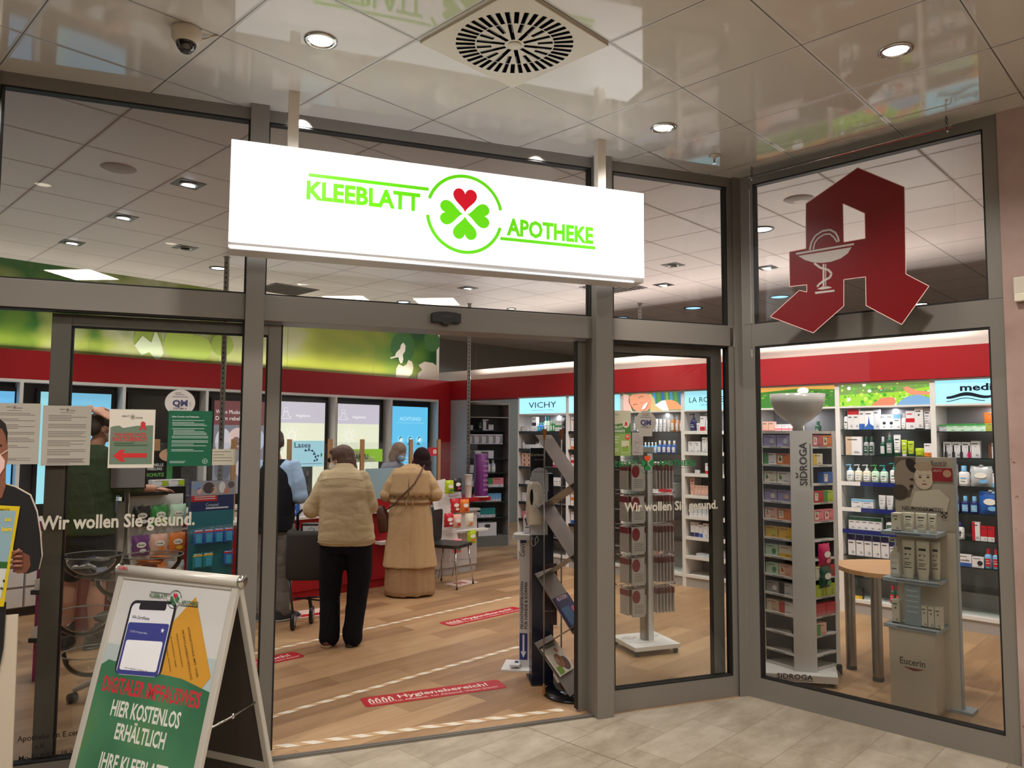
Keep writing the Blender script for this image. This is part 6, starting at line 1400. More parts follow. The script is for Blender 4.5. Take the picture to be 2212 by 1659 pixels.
for r_, z in enumerate((1.47, 1.22, .98, .74, .50)):
    for sd, side in ((-1, 'left'), (1, 'right')):
        hook_row(t, z, sd)
        for k in range(6):
            p = Rm @ Vector((sd*(.06+.03*k), -.05, z-.004)); o = bpy.data.objects.new('bandage_pack', pkm); COL.objects.link(o); o.location = p; o.rotation_euler.z = RZV+.35+(.12 if sd < 0 else -.12)
            tag(o, f"grey bandage pack on {side} side of castor stand, {ORD[r_]} row from top, {ORD[k]} from mast", 'bandage pack', 'bandage packs on the castor stand')
        if sd < 0:
            p = Rm @ Vector((-.13, -.125, z-.004)); o = bpy.data.objects.new('bandage_pack', pfm); COL.objects.link(o); o.location = p; o.rotation_euler.z = RZV+.35
            tag(o, f"grey bandage pack with maroon oval facing the window, {ORD[r_]} row from the top", 'bandage pack', 'front bandage packs on the castor stand')
            b = MB(); b.tube([(-.13, -.03, z), (-.13, -.14, z+.003)], .003, M_CHROME, 6); b.build('front_hook', t)
b = MB(); b.box(-.06, .06, -.05, -.04, 1.56, 1.60, M_GREY); b.build('top_card', t)
# ---- navy display with sanitizer
t = thing('navy_display_stand', 'tall navy cardboard stand with sanitiser dispenser beside the right door post', 'display stand', (3.995, 3.56, 0), RZV+.12)
NV = mat('navy_gloss_board', (20, 22, 40), .25)
b = MB(); b.box(-.075, .075, -.02, .10, .01, 1.42, NV); b.box(-.085, .02, -.0, .02, 1.40, 1.60, NV); b.box(-.09, .09, -.11, .13, 0, .012, mat('black_gloss', (14, 14, 20), .15)); b.build('board_body', t)
b = MB(); b.text('orthomol', -.06, 1.545, .018, rgb(196, 200, 206), -.002, w=.075, bold=.01); b.arc(-.072, 1.552, .005, .004, -.002, rgb(180, 200, 40), 60, 360, 14); b.text('Neue Produkte', -.055, 1.515, .010, rgb(150, 156, 170), -.002, w=.06)
b.stroke([(-.07,.98),(-.085,.95),(-.07,.92),(-.05,.93),(-.055,.97),(-.04,.99),(-.03,.96),(-.045,.94)], .003, -.021, rgb(196, 200, 206)); b.build('printed_lettering', t)
b = MB(); b.lathe([(.0, 0)], 0, 0, NV) if 0 else None
DX=0; b.plate([(-.085, 1.30), (.035, 1.30)]+[(-.025+.06*math.cos(a), 1.42+.045*math.sin(a)) for a in (PI*k/10 for k in range(11))], -.045, -.04, mat('dispenser_plate', (186, 190, 198), .3)); b.box(-.085, .03, -.045, -.022, 1.00, 1.302, mat('dispenser_plate', (186, 190, 198), .3)); b.text('Desinfektion', -.025, 1.43, .012, prt(90, 90, 100), -.0465, w=.09, al='C'); b.build('dispenser_plate', t)
b = MB(); b.box(.035, .05, -.022, -.02, .35, .80, prt(60, 16, 22)); b.box(.0, .10, -.0215, -.0202, .38, .80, prt(70, 22, 24)); b.disc(.05, .62, .035, -.0225, prt(150, 60, 40), 16, rz=.06); b.text('Mein Leben', .012, .47, .014, prt(200, 180, 180), -.023, w=.07); b.box(-.005, .105, -.028, -.0235, .36, .82, m_glass('leaflet_pocket', (.95,.95,.95), 1.4)); b.build('leaflet_pocket', t)
SD = mat('sanitiser_cream', (206, 198, 184), .3)
b = MB(); b.loft([(-.07, -.10, 1.08, .045, .045), (-.07, -.10, 1.09, .054, .055), (-.07, -.105, 1.18, .058, .058), (-.07, -.10, 1.28, .056, .052), (-.07, -.09, 1.345, .047, .045), (-.07, -.08, 1.37, .026, .03)], SD, 26, 3.2); o = b.build('dispenser', t)
b = MB(); b.plate([(-.10+.011*math.cos(a)*1.0, 1.27+.055*math.sin(a)) for a in (2*PI*k/24 for k in range(24))], -.1625, -.1575, mat('smoked_window', (28, 26, 26), .1)); b.build('level_window', o)
# ---- white lotion pedal stand
t = thing('lotion_pedal_stand', 'narrow white pedal stand with a hand lotion bottle and blue arrow', 'display stand', (4.142, 3.855, 0), RZV-.15)
WB = mat('white_powder_coat', (206, 204, 202), .4)
b = MB(); b.box(-.16, .06, -.13, .12, 0, .012, WB); b.build('foot_plate', t)
b = MB(); b.box(-.04, .05, -.035, .035, .012, .94, WB); b.build('column', t)
b = MB(); b.bbox(-.085, .085, -.10, .07, .94, .965, WB, .04, 5); b.lathe([(.045, .0), (.045, .0)], 0, 0, WB) if 0 else None; b.bbox(-.09, .09, -.105, .075, .93, .95, WB, .04, 5); b.build('tray', t)
b = MB(); b.box(-.10, -.03, -.11, -.04, .03, .042, WB); b.box(-.07, -.045, -.05, -.03, .012, .05, prt(40, 50, 110)); b.build('pedal', t)
b = MB(); nb = prt(40, 52, 120); bk = prt(60, 60, 66)
b.text('CeraVe', -.002, .80, .034, bk, -.036, w=.12, rot=PI/2, bold=.01); b.rect(-.035, .01, .90, .93, -.036, nb)
b.text('FEUCHTIGKEITSLOTION', -.012, .28, .020, bk, -.036, w=.34, rot=PI/2, bold=.03); b.text('FÜR HÄNDE & KÖRPER', .018, .28, .020, bk, -.036, w=.34, rot=PI/2, bold=.03)
b.rect(-.038, .02, .06, .25, -.0358, nb); b.plate([(-.016, .24), (-.016, .12), (-.03, .12), (-.01, .075), (.012, .12), (-.002, .12), (-.002, .24)], -.0366, -.0366, prt(220, 222, 230)); b.build('printed_lettering', t)
place('bottle', .075, .19, .055, 'white', 'white', 'plain', (4.142, 3.855-.02, .967), RZV-.15, 'white lotion bottle with a blue mark on the pedal stand tray', 'pedal stand bottles')
b = MB(); b.plate([(-.005, 1.08), (.018, 1.08), (.018, 1.02), (.008, 1.04)], -.0405, -.0405, nb); o = b.build('bottle_mark', t)
# ---- zigzag magazine rack
t = thing('zigzag_magazine_rack', 'grey metal zigzag magazine rack on a round black base by the door', 'magazine rack', (3.94, 3.235, 0), RZV-.5)
b = MB(); b.lathe([(.195, 0), (.20, .006), (.195, .016), (.001, .018)], 0, 0, mat('black_gloss', (14, 14, 20), .15), 40, cap=False); b.build('round_base', t)
for x, y in ((-.15, -.134), (.15, -.134), (.15, .134), (-.15, .134)):
    b = MB(); b.tube([(x, y, .016), (x, y, 1.70)], .005, M_STEEL, 8); b.lathe([(.014, .016), (.006, .08)], x, y, mat('brass_cap', (170, 110, 60), .4, .5), 10); b.lathe([(.006, 1.66), (.016, 1.73)], x, y, mat('brass_cap', (170, 110, 60), .4, .5), 10); b.build('rod', t)
ZM = mat('rack_sheet_metal', (128, 120, 112), .42, .2)
lev = [(-.17, 1.68, .16, 1.22), (.16, 1.22, -.17, .90), (-.17, .90, .15, .62), (.15, .62, -.17, .38), (-.17, .38, .16, .04)]
lev = [(-.17, 1.68, .14, 1.20), (.14, 1.20, -.165, .82), (-.165, .82, .13, .56), (.13, .60, -.165, .42), (-.165, .42, .12, .045)]
for k, zl in enumerate((1.66, 1.20, .745, .295)):
    b = MB(); xe, ze = (.05, zl-.33) if k < 3 else (.03, .022); b.plate([(-.20, zl), (xe, ze), (xe+.003, ze+.003), (-.20, zl+.004)], -.125, .125, ZM); b.plate([(-.225, zl+.03), (-.20, zl), (-.197, zl+.002), (-.222, zl+.032)], -.125, .125, ZM); b.build('sheet', t)
    if k < 3: zz = zl-.455; b = MB(); b.plate([(-.20, zz+.003), (.2, zz+.27), (.2, zz+.274), (-.20, zz+.007)], -.125, .125, ZM); b.build('sheet', t)
def mag(label, fx, z, c1, fn, tilt=-.86):
    m_ = thing('magazine', label, 'magazine', tuple(Matrix.Translation((3.94, 3.235, 0)) @ Matrix.Rotation(RZV-.5, 4, 'Z') @ Vector((fx, -.005, z))), RZV-.5, 'magazines in the zigzag rack')
    b = MB(); b.T = Matrix.Rotation(tilt, 4, 'Y') @ Matrix.Rotation(-PI/2, 4, 'X') if False else Matrix.Rotation(math.radians(48 if z < .4 else 53), 4, 'Y'); b.box(0, .21, -.11, .11, .004, .012, prt(*c1))
    b.T = b.T @ Matrix.Translation((0, 0, .0125)) @ Matrix.Rotation(-PI/2, 4, 'X') @ Matrix.Translation((.0, 0, 0)); fn(b); b.build('cover', m_)
def cov1(b):
    for k, (s_, c_) in enumerate((('m', (60, 60, 60)), ('ed', (60, 60, 60)), ('i', (80, 170, 60)), ('z', (220, 150, 40)), ('ini', (70, 50, 90)))): pass
    b.disc(.12, -.01, .05, -.001, prt(150, 96, 60), 20, rz=.045); b.disc(.15, .04, .05, -.0008, prt(96, 64, 44), 16, rz=.05); b.disc(.11, -.03, .022, -.0015, prt(190, 140, 110), 14, rz=.02); b.disc(.105, .0, .006, -.002, prt(20, 16, 14), 8)
    b.disc(.05, .03, .016, -.001, prt(200, 90, 50), 12); b.rect(.15, .20, -.10, -.03, -.0009, prt(120, 160, 50)); b.text('medizini', .02, -.075, .025, prt(70, 90, 60), -.002, w=.14, rot=PI/2, bold=.03)
mag('magazine with an animal on its cover, lowest in the zigzag rack', -.185, .285, (216, 206, 190), cov1)
def cov2(b):
    b.rect(0, .21, -.11, .11, -.0005, prt(40, 34, 74)); b.rect(.08, .2, -.1, .02, -.001, prt(50, 90, 130)); b.text('BLICKEN', .03, -.08, .026, prt(220, 190, 200), -.002, w=.15, rot=PI/2, bold=.02); b.disc(.12, .06, .03, -.0012, prt(190, 90, 120), 14)
mag('dark blue and pink magazine in the middle tier of the zigzag rack', -.10, .62, (60, 40, 90), cov2)
# ---- glass bowl stand behind the left window
BS, BY = -.545, .66
t = thing('acrylic_bowl_stand', 'chrome stand carrying clear round bowls behind the left window', 'display stand', at(BS, BY, 0), FA)
b = MB(); b.lathe([(.16, 0), (.16, .01), (.03, .02), (.012, .03)], 0, 0, M_STEEL, 30); b.tube([(0, 0, .02), (0, 0, 1.37)], .013, M_STEEL, 14); b.build('pole', t)
b = MB(); b.bbox(-.088, .088, -.01, .006, 1.375, 1.50, mat('pale_lilac_plate', (206, 200, 210), .35), .004); b.box(-.094, .094, .006, .012, 1.368, 1.506, M_DARK); b.build('sign_holder', t)
bowls = [(-.165, 1.0), (.155, .99), (-.185, .69), (-.02, .845), (-.14, .46), (.19, .66), (.15, .40)]
for i, (x, z) in enumerate(bowls):
    y = (-.02, -.06, -.03, .17, .0, .12, .1)[i]
    b = MB(); pr_ = [(.153*math.sin(a)+.0, z-.13*math.cos(a)) for a in (PI/2*k/9 for k in range(10))]
    b.lathe([(.002, z-.13)]+pr_[1:]+[(.160, z+.003), (.155, z+.006), (.149, z)]+[(.149*math.sin(a), z-.126*math.cos(a)) for a in (PI/2*(9-k)/9 for k in range(1, 9))]+[(.002, z-.126)], x, y, G_CLEAR, 32, cap=False); o = b.build('bowl', t)
    r_ = MB(); n = 30; r_.tube([(x+.158*math.cos(2*PI*k/n), y+.158*math.sin(2*PI*k/n), z+.004) for k in range(n+1)], .0035, mat('clear_rim', (214, 216, 216), .1, alpha=.55), 6, caps=False); r_.tube([(0, 0, z), (x-.158*x/math.hypot(x, y), y-.158*y/math.hypot(x, y), z)], .004, M_CHROME, 6); r_.build('bowl_rim', o)
for k in range(5):
    a = k*1.3; p = fac(BS-.165+.05*math.cos(a), BY-.02+.05*math.sin(a), .895+.02*k)
    place('carton', .09, .012, .06, ('navy', 'silver', 'white', 'navy', 'silver')[k], 'white', 'band', p, a, f"{('navy','silver','white','navy','silver')[k]} flat packet in the upper left bowl, {ORD[k]} from the bottom", 'packets in the upper left bowl', rx=.35*math.sin(a*2)+.3)
for k in range(6):
    a = k*1.05; p = fac(BS+.155+.045*math.cos(a), BY-.06+.045*math.sin(a), .885+.018*k)
    place('carton', .10, .012, .07, 'orange', 'brown', 'band', p, a, f"orange flat packet in the upper right bowl, {ORD[k]} from the bottom", 'packets in the upper right bowl', rx=.4*math.sin(a)+.3)
# ---- sweets rack at the left desk
t = thing('sweets_rack', 'white sweets rack with wire hooks in front of the left service desk', 'display rack', (2.33, 6.70, 0), -.05)
b = MB(); b.box(0, .46, .0, .02, .30, 1.17, M_WHITE); b.box(.02, .44, .02, .22, .0, .32, M_WHITE); b.build('back_board', t); b = MB(); b.box(-.06, .0, .0, .20, .30, 1.12, M_GREY); b.build('side_panel', t)
b = MB(); b.box(-.08, .30, -.10, .2, 1.172, 1.20, M_BLACK); b.box(-.08, .30, -.105, -.10, 1.18, 1.192, M_DARK); b.build('black_tray', t)
SW = [[('dark','white'),('green','lime'),('mint','green')],[('purple','white'),('peach','orange'),('orange','yellow')],[('yellow','orange'),('orange','peach'),('silver','green')]]
SN = [['dark grey herbal', 'bright green', 'pale green'], ['purple', 'peach coloured', 'orange'], ['yellow', 'amber', 'silver']]
for r_ in range(3):
    for c_ in range(3):
        x = .10+.15*c_; z = 1.08-.24*r_
        b = MB(); b.tube([(x, 0, z), (x, -.10, z+.02), (x+.008, -.11, z+.035)], .0028, M_CHROME, 6); b.build('hook', t)
        cc = SW[r_][c_]; place('bag', .135, .17, .05, cc[0], cc[1], 'x', (2.33+x, 6.61-.0, z-.165), -.05, f"{SN[r_][c_]} sweets bag on the white rack, {ORD[r_]} row", 'sweets bags on the white rack', txt='Em-eukal' if c_ else 'Ricola')
# black counter carton display over the rack
t = thing('counter_pack_display', 'black and green counter display with white painkiller packs at the left desk', 'display', (2.62, 6.955, .8755), -.05)
b = MB(); b.box(-.02, .30, .0, .16, .0, .34, M_BLACK); b.box(-.02, .30, .13, .145, .34, .66, M_BLACK); b.box(.17, .22, .125, .1295, .36, .62, prt(50, 120, 60)); b.build('display_card', t)
b = MB(); wt = prt(220, 220, 216); b.text('SCHNELLE', 0, .52, .026, wt, .128, w=.14, bold=.02); b.text('WIRKUNG', 0, .485, .026, wt, .128, w=.13, bold=.02); b.text('SCHUTZ', 0, .43, .03, prt(110, 190, 90), .128, w=.15, bold=.02); b.disc(.2, .62, .10, .1285, prt(206, 160, 130), 18, rz=.06); b.disc(.2, .66, .04, .1280, prt(60, 150, 60), 14, rz=.03); b.rect(0, .26, .03, .036, -.001, prt(150, 30, 30)); b.build('printed_face', t)
for k in range(4): place('carton', .135, .06, .05, 'white', 'lime', 'right', (2.70+.145*(k % 2), 7.10+.045*(k // 2), .8755+.3405+.0005) if False else (2.70+.145*(k % 2), 6.96+.055*(k//2), 1.2165), -.05, 'white painkiller carton with a green corner on the black counter display, %s' % ('front left', 'front right', 'rear left', 'rear right')[k], 'painkiller cartons')
# ---- teal plaster stand
t = thing('plaster_display_stand', 'tall teal cardboard plaster display with hooks left of the first door post', 'display stand', (2.79, 6.52, 0), -.03)
TL = mat('teal_board', (26, 104, 118), .45); NB = mat('deep_blue_board', (24, 44, 92), .45)
b = MB(); b.box(0, .38, 0, .05, 0, 1.02, TL); b.box(.0, .38, .0, .05, 1.02, 1.28, NB); b.box(.02, .36, .05, .25, 0, .3, TL); b.build('board', t)
b = MB(); y = -.0015; b.rect(0, .38, 1.155, 1.28, y, prt(150, 150, 160))
for cx, cz, r, rz_, cc in ((.05,1.24,.04,.035,(120,150,190)),(.07,1.2,.02,.03,(210,170,160)),(.15,1.22,.05,.05,(70,60,66)),(.2,1.2,.03,.03,(190,160,150)),(.27,1.22,.03,.05,(214,216,220)),(.31,1.19,.025,.03,(190,120,110)),(.35,1.24,.03,.03,(96,84,90))): b.disc(cx, cz, r, y-.0005, prt(*cc), 14, rz=rz_)
b.rect(.0, .23, 1.105, 1.155, y-.0008, prt(176, 30, 46)); b.lines(.03, .22, 1.148, 1.112, 2, prt(226, 200, 200), y-.0012, .4); b.text('Compeed', .13, 1.06, .028, prt(190, 200, 220), y-.001, w=.11); b.lines(.13, .33, 1.05, 1.03, 1, prt(210, 214, 226), y-.001, .6); b.build('printed_header', t)
for r_, z in enumerate((.86, .66)):
    for c_ in range(4):
        x = .055+.09*c_; b = MB(); b.tube([(x-.012, 0, z), (x-.012, -.10, z+.012), (x-.012, -.10, z+.03)], .002, M_CHROME, 6); b.tube([(x+.012, 0, z), (x+.012, -.10, z+.012), (x+.012, -.10, z+.03)], .002, M_CHROME, 6); b.build('double_hook', t)
        if r_ == 1 and c_ == 2: continue
        place('blister', .082, .125, .004, 'blue' if r_ == 0 or c_ == 3 else 'teal', 'red' if r_ == 0 or c_ == 3 else 'yellow', 'x', (2.79+x, 6.52-.05, z-.115), -.03, f"blue plaster blister pack on the teal display, {('upper', 'lower')[r_]} row, {ORD[c_]} from the left", 'plaster packs on the teal display')
# green and red goods behind, bag rack at the right desk
t = thing('leaning_sweets_display', 'white leaning sweets display with colourful bags before the grey desk', 'display rack', (6.02, 6.82, 0), -.12)
b = MB(); b.T = Matrix.Translation((0, 0, .42)) @ Matrix.Rotation(math.radians(-10), 4, 'X') @ Matrix.Rotation(math.radians(-9), 4, 'Y'); b.box(-.12, .12, 0, .012, 0, .75, M_WHITE); b.build('back_card', t)
b = MB(); b.tube([(-.1, -.02, .42), (-.1, .1, .0)], .006, M_CHROME, 8); b.tube([(.1, -.02, .42), (.1, .1, .0)], .006, M_CHROME, 8); b.tube([(-.14, -.12, .55), (.2, -.12, .55)], .004, M_CHROME, 8); b.build('wire_legs', t)
BG = [(.13,-.12,.77,'orange','red','orange sweets bag'),(.20,-.13,.60,'cream','orange','cream and orange sweets bag'),(.24,-.13,.40,'lime','orange','green and orange sweets bag'),(.0,-.10,.78,'red','cream','red sweets bag'),(.02,-.11,.60,'peach','red','pale red sweets bag'),(-.1,-.1,.62,'red','white','red and white sweets bag'),(-.02,-.16,.32,'pink','green','pink sweets bag low beside the chair'),(-.06,-.06,1.0,'lime','green','bright green bag at the top'),(.05,-.07,1.02,'black','magenta','black bag with a magenta dot at the top')]
for x, y, z, c1, c2, L in BG: place('bag', .13, .16, .05, c1, c2, 'x', (6.02+x, 6.82+y, z), -.12, L+(' on the leaning display' if 'beside' not in L else ''), 'bags on the leaning display')
# customer chair and shopping trolley
t = thing('customer_chair', 'dark grey customer chair with chrome legs at the grey desk', 'chair', (5.75, 6.55, 0), .35)
b = MB(); b.bbox(-.20, .20, -.22, .20, .44, .475, M_DARK, .05, 5); b.build('seat', t); b = MB(); b.plate([(-.18,.5),(-.15,.47),(.15,.47),(.18,.5),(.205,.80),(.19,.83),(-.19,.83),(-.205,.80)], .19, .215, M_DARK); b.build('backrest', t)
for x, y in ((-.17, -.19), (.17, -.19), (.17, .17), (-.17, .17)):
    b = MB(); b.tube([(x*.9, y*.9, .44), (x*1.15, y*1.15, .02)], .009, M_CHROME, 10); b.tube([(x*1.15, y*1.15, .0), (x*1.15, y*1.15, .02)], .012, M_BLACK, 10); b.build('leg', t)
t = thing('shopping_trolley', 'dark wheeled shopping trolley bag standing before the middle desk', 'trolley', (3.64, 6.02, 0), RZV+.1)
CB = cloth(58, 54, 52, 90)
b = MB(); b.loft([(0, 0, .42, .17, .12), (0, 0, .44, .185, .13), (0, 0, .60, .19, .14), (0, 0, .80, .185, .14), (0, 0, .84, .18, .135)], CB, 24, 3.5); b.build('bag', t)
b = MB(); b.box(-.06, .11, -.06, .06, .80, .90, M_BLACK); b.box(-.045, .10, -.062, -.060, .82, .885, prt(196, 196, 200)); b.stroke([(0,.85),(.03,.87),(.06,.85),(.03,.83)], .004, -.063, prt(60,60,66)); b.build('inner_pack', t)
b = MB(); b.tube([(-.10, .06, .42), (-.10, -.02, .98), (-.06, -.04, 1.02), (.06, -.04, 1.02), (.10, -.02, .98), (.10, .06, .42)], .012, M_BLACK, 10); b.build('handle', t)
b = MB(); b.tube([(-.15, -.08, .42), (-.10, -.10, .10)], .011, M_DARK, 8); b.tube([(.12, .12, .42), (.22, .2, .02)], .007, M_CHROME, 8); b.tube([(-.12, .0, .24), (.18, .1, .24)], .008, M_BLACK, 8); b.tube([(-.1, .05, .24), (.28, .0, .20), (.20, .2, .24)], .007, M_BLACK, 8); b.tube([(.0, .1, .24), (.02, .12, .08)], .016, M_BLACK, 8); b.build('frame', t)
for x, y in ((-.10, -.11), (.02, .12)):
    b = MB(); b.tube([(x-.014, y, .075), (x+.014, y, .075)], .075, M_BLACK, 24); b.tube([(x-.017, y, .075), (x+.017, y, .075)], .042, M_GREY, 20); b.build('wheel', t)
# office chair base behind the left window
t = thing('swivel_chair', 'dark swivel stool with grey castor base behind the pavement sign', 'chair', (1.86, 5.33, 0), .3)
MG = cloth(52, 48, 50, 50); b = MB(); b.ell((0, 0, .50), (.17, .17, .035), MG); b.build('seat', t)
b = MB(); b.tube([(0, 0, .07), (0, 0, .48)], .025, M_DARK, 12); b.build('gas_lift', t)
for k in range(5):
    a = 2*PI*k/5+.2; b = MB(); b.tube([(0, 0, .13), (.16*math.cos(a), .16*math.sin(a), .11), (.27*math.cos(a), .27*math.sin(a), .07)], [.024, .02, .015], M_GREY, 10); b.build('arm', t)
    b = MB(); cx, cy2 = .27*math.cos(a), .27*math.sin(a); b.tube([(cx-.022, cy2, .03), (cx+.022, cy2, .03)], .03, M_DARK, 16); b.build('castor', t)

t = thing('magenta_display', 'narrow magenta cardboard display with white packs behind the left door leaf', 'display', (1.60, 5.95, 0), RZV); b = MB(); b.box(-.10, .03, 0, .10, .0, 1.08, mat('magenta_board', (150, 40, 110), .45)); b.build('board', t)
for z in (.30, .62, .94):
    b = MB(); b.box(-.10, .035, -.06, 0, z-.03, z, M_BLACK); b.box(-.08, .02, -.05, 0, z, z+.07, M_WHITE); b.build('tier', t)
# ================================================================ people
def soft(mb, name, parent, vox=.012, smooth=3, fold=None, m=None):
    me0 = mb.mesh('tmp'); o = bpy.data.objects.new('tmp', me0); COL.objects.link(o)
    r = o.modifiers.new('r', 'REMESH'); r.mode = 'VOXEL'; r.voxel_size = vox
    s_ = o.modifiers.new('s', 'SMOOTH'); s_.iterations = smooth; s_.factor = .6
    dg = bpy.context.evaluated_depsgraph_get(); me = bpy.data.meshes.new_from_object(o.evaluated_get(dg))
    bpy.data.objects.remove(o); bpy.data.meshes.remove(me0)
    if fold:
        amp, sc, dirv = fold; nrm = [v.normal.copy() for v in me.vertices]
        for v, n_ in zip(me.vertices, nrm):
            p = Vector((v.co.x*sc*dirv[0], v.co.y*sc*dirv[1], v.co.z*sc*dirv[2]))
            q = Vector((p.x+p.z*.35, p.y, p.z-p.x*.5)); f = noise.noise(q)+.35*noise.noise(q*2.3+Vector((3, 1, 7))); f = (f*.9-.5*max(0, .18-abs(noise.noise(q*.9+Vector((9, 2, 4)))))/.18)*amp
            v.co += n_*f
    me.materials.clear(); me.materials.append(m or mb.mats[0])
    me.polygons.foreach_set('material_index', [0]*len(me.polygons)); me.polygons.foreach_set('use_smooth', [True]*len(me.polygons)); me.update(); me.name = name
    ob = bpy.data.objects.new(name, me); COL.objects.link(ob); ob.parent = parent; return ob
def limb(b, pts, rs, m, n=14):
    """tapered limb with rounded joints"""
    b.tube(pts, rs, m, n)
    for p, r in zip(pts, rs): b.ell(p, (r, r, r), m, n, 8)
def hand(b, wrist, d, up, m, curl=.5, side=1, s=1.0):
    """palm, four fingers and a thumb; d = finger direction, up = back of the hand"""
    d = Vector(d).normalized(); u = (Vector(up)-Vector(up).dot(d)*d).normalized(); a = d.cross(u)*side; W = Vector(wrist)
    R_ = Matrix((a, d, u)).transposed()
    b.ell(W+d*.045*s, (.040*s, .052*s, .017*s), m, 12, 8, R_)
    for k, (o, L) in enumerate(((-.028, .062), (-.010, .074), (.009, .070), (.027, .056))):
        p = W+d*.082*s+a*o*s; pts = [p]; dd = d.copy()
        for j in range(3):
            dd = (dd-u*curl*(.35+.1*j)).normalized(); p = p+dd*L*s*(.42, .32, .26)[j]; pts.append(p)
        b.tube(pts, [.0092*s, .0088*s, .008*s, .0065*s], m, 8)
        for q, r in zip(pts, (.0092, .0088, .008, .0065)): b.ell(q, (r*s,)*3, m, 8, 5)
    p = W+d*.02*s-a*.03*s; pts = [p, p-a*.024*s+d*.022*s-u*.006*s, p-a*.032*s+d*.048*s-u*.014*s]
    b.tube(pts, [.012*s, .0105*s, .008*s], m, 8); b.ell(pts[-1], (.008*s,)*3, m, 8, 5)
def head_T(c, yaw, pitch=0, tiltr=0):
    """head frame: +y is where the face looks; yaw turns it"""
    return Matrix.Translation(c) @ Matrix.Rotation(yaw, 4, 'Z') @ Matrix.Rotation(pitch, 4, 'X') @ Matrix.Rotation(tiltr, 4, 'Y')
def head(b, T, m, s=1.0):
    b.T = T; b.ell((0, -.005*s, .015*s), (.074*s, .092*s, .100*s), m); b.ell((0, .028*s, -.045*s), (.056*s, .06*s, .062*s), m); b.ell((0, .062*s, -.082*s), (.026*s, .024*s, .022*s), m)
    b.tube([(0, .082*s, .018*s), (0, .106*s, -.022*s), (0, .086*s, -.032*s)], [.009*s, .015*s, .010*s], m, 8)
    for sx in (-1, 1): b.ell((sx*.077*s, -.006*s, -.012*s), (.010*s, .018*s, .032*s), m, 10, 8)
    b.T = None
def face(T, root, s=1.0, brow=(60, 40, 30), mask=None):
    b = MB(); b.T = T
    for sx in (-1, 1):
        b.ell((sx*.031*s, .076*s, .014*s), (.014*s, .009*s, .008*s), rgb(226, 222, 216), 12, 8); b.ell((sx*.031*s, .083*s, .014*s), (.006*s, .004*s, .006*s), rgb(40, 30, 24), 8, 6)
    b.build('eyes', root)
    b = MB(); b.T = T
    for sx in (-1, 1): b.tube([(sx*.014*s, .088*s, .034*s), (sx*.032*s, .085*s, .040*s), (sx*.048*s, .072*s, .034*s)], [.0025*s, .0035*s, .002*s], rgb(*brow), 6)
    b.build('eyebrows', root)
    b = MB(); b.T = T; b.tube([(-.024*s, .078*s, -.056*s), (0, .091*s, -.054*s), (.024*s, .078*s, -.056*s)], [.003*s, .007*s, .003*s], rgb(160, 84, 76), 8); b.build('mouth', root)
    if mask:
        b = MB(); b.T = T; b.ell((0, .052*s, -.046*s), (.060*s, .066*s, .056*s), rgb(*mask), 24, 14)
        for sx in (-1, 1): b.tube([(sx*.052*s, .075*s, -.03*s), (sx*.074*s, .03*s, -.012*s), (sx*.084*s, -.004*s, .014*s)], .002*s, rgb(*mask), 5); b.tube([(sx*.05*s, .065*s, -.07*s), (sx*.078*s, .0, -.04*s)], .002*s, rgb(*mask), 5)
        b.build('face_mask', root)
def shoe(root, x, y, rz, m, sole, L=.27):
    b = MB(); b.T = Matrix.Translation((x, y, 0)) @ Matrix.Rotation(rz, 4, 'Z')
    b.loft([(0, .03, .012, .046, L/2), (0, .03, .03, .047, L/2-.002), (0, .02, .055, .043, L/2*.86), (0, -.02, .085, .038, L/2*.52), (0, -.035, .10, .034, .05)], m, 22, 2.5)
    o = b.build('shoe', root); b = MB(); b.T = Matrix.Translation((x, y, 0)) @ Matrix.Rotation(rz, 4, 'Z'); b.loft([(0, .03, .0, .048, L/2+.003), (0, .03, .018, .049, L/2+.004)], sole, 22, 2.5); b.build('sole', o)
SKIN = mat('skin_light', (206, 156, 132), .5, spec=.3); SKD = mat('skin_tanned', (184, 134, 112), .5, spec=.3)
# ---- woman in the beige jacket
s_ = .003716; X_ = lambda px: (px-742)*s_; Z_ = lambda py: (1393-py)*s_
r = thing('person', 'person in beige jacket and black trousers seen from behind, glasses and white mask', 'person', (3.52, 5.30, 0), RZV, )
JK = cloth(196, 176, 142, 26); TR = cloth(18, 17, 24, 40)
b = MB(); hc = (X_(727), .12, Z_(996)); T = head_T(hc, math.radians(72), -.15); head(b, T, SKIN, .98)
limb(b, [(X_(738), .06, 1.36), (X_(730), .10, 1.42)], [.055, .05], SKIN)
limb(b, [(-.02, .02, 1.22), (-.02, 0, .95), (0, 0, .85)], [.09, .10, .11], SKIN)
limb(b, [(-.17, .04, 1.33), (-.25, .0, 1.08), (-.24, .22, 1.06)], [.045, .035, .03], SKIN); hand(b, (-.24, .24, 1.055), (.1, 1, -.3), (0, .3, 1), SKIN, .7, 1)
limb(b, [(.15, .04, 1.33), (.21, .03, 1.10), (.16, .26, 1.08)], [.045, .035, .03], SKIN); hand(b, (.15, .28, 1.075), (-.1, 1, -.2), (0, .2, 1), SKIN, .6, -1)
for x0, x1, x2 in ((X_(718), X_(716), X_(714)), (X_(777), X_(768), X_(766))): limb(b, [(x0, 0, .84), (x1, .02, .42), (x2, -.02, .09)], [.075, .05, .035], SKIN)
soft(b, 'body', r, .0085, 2, m=SKIN); face(T, r, .98, mask=(222, 218, 212))
b = MB(); b.T = T
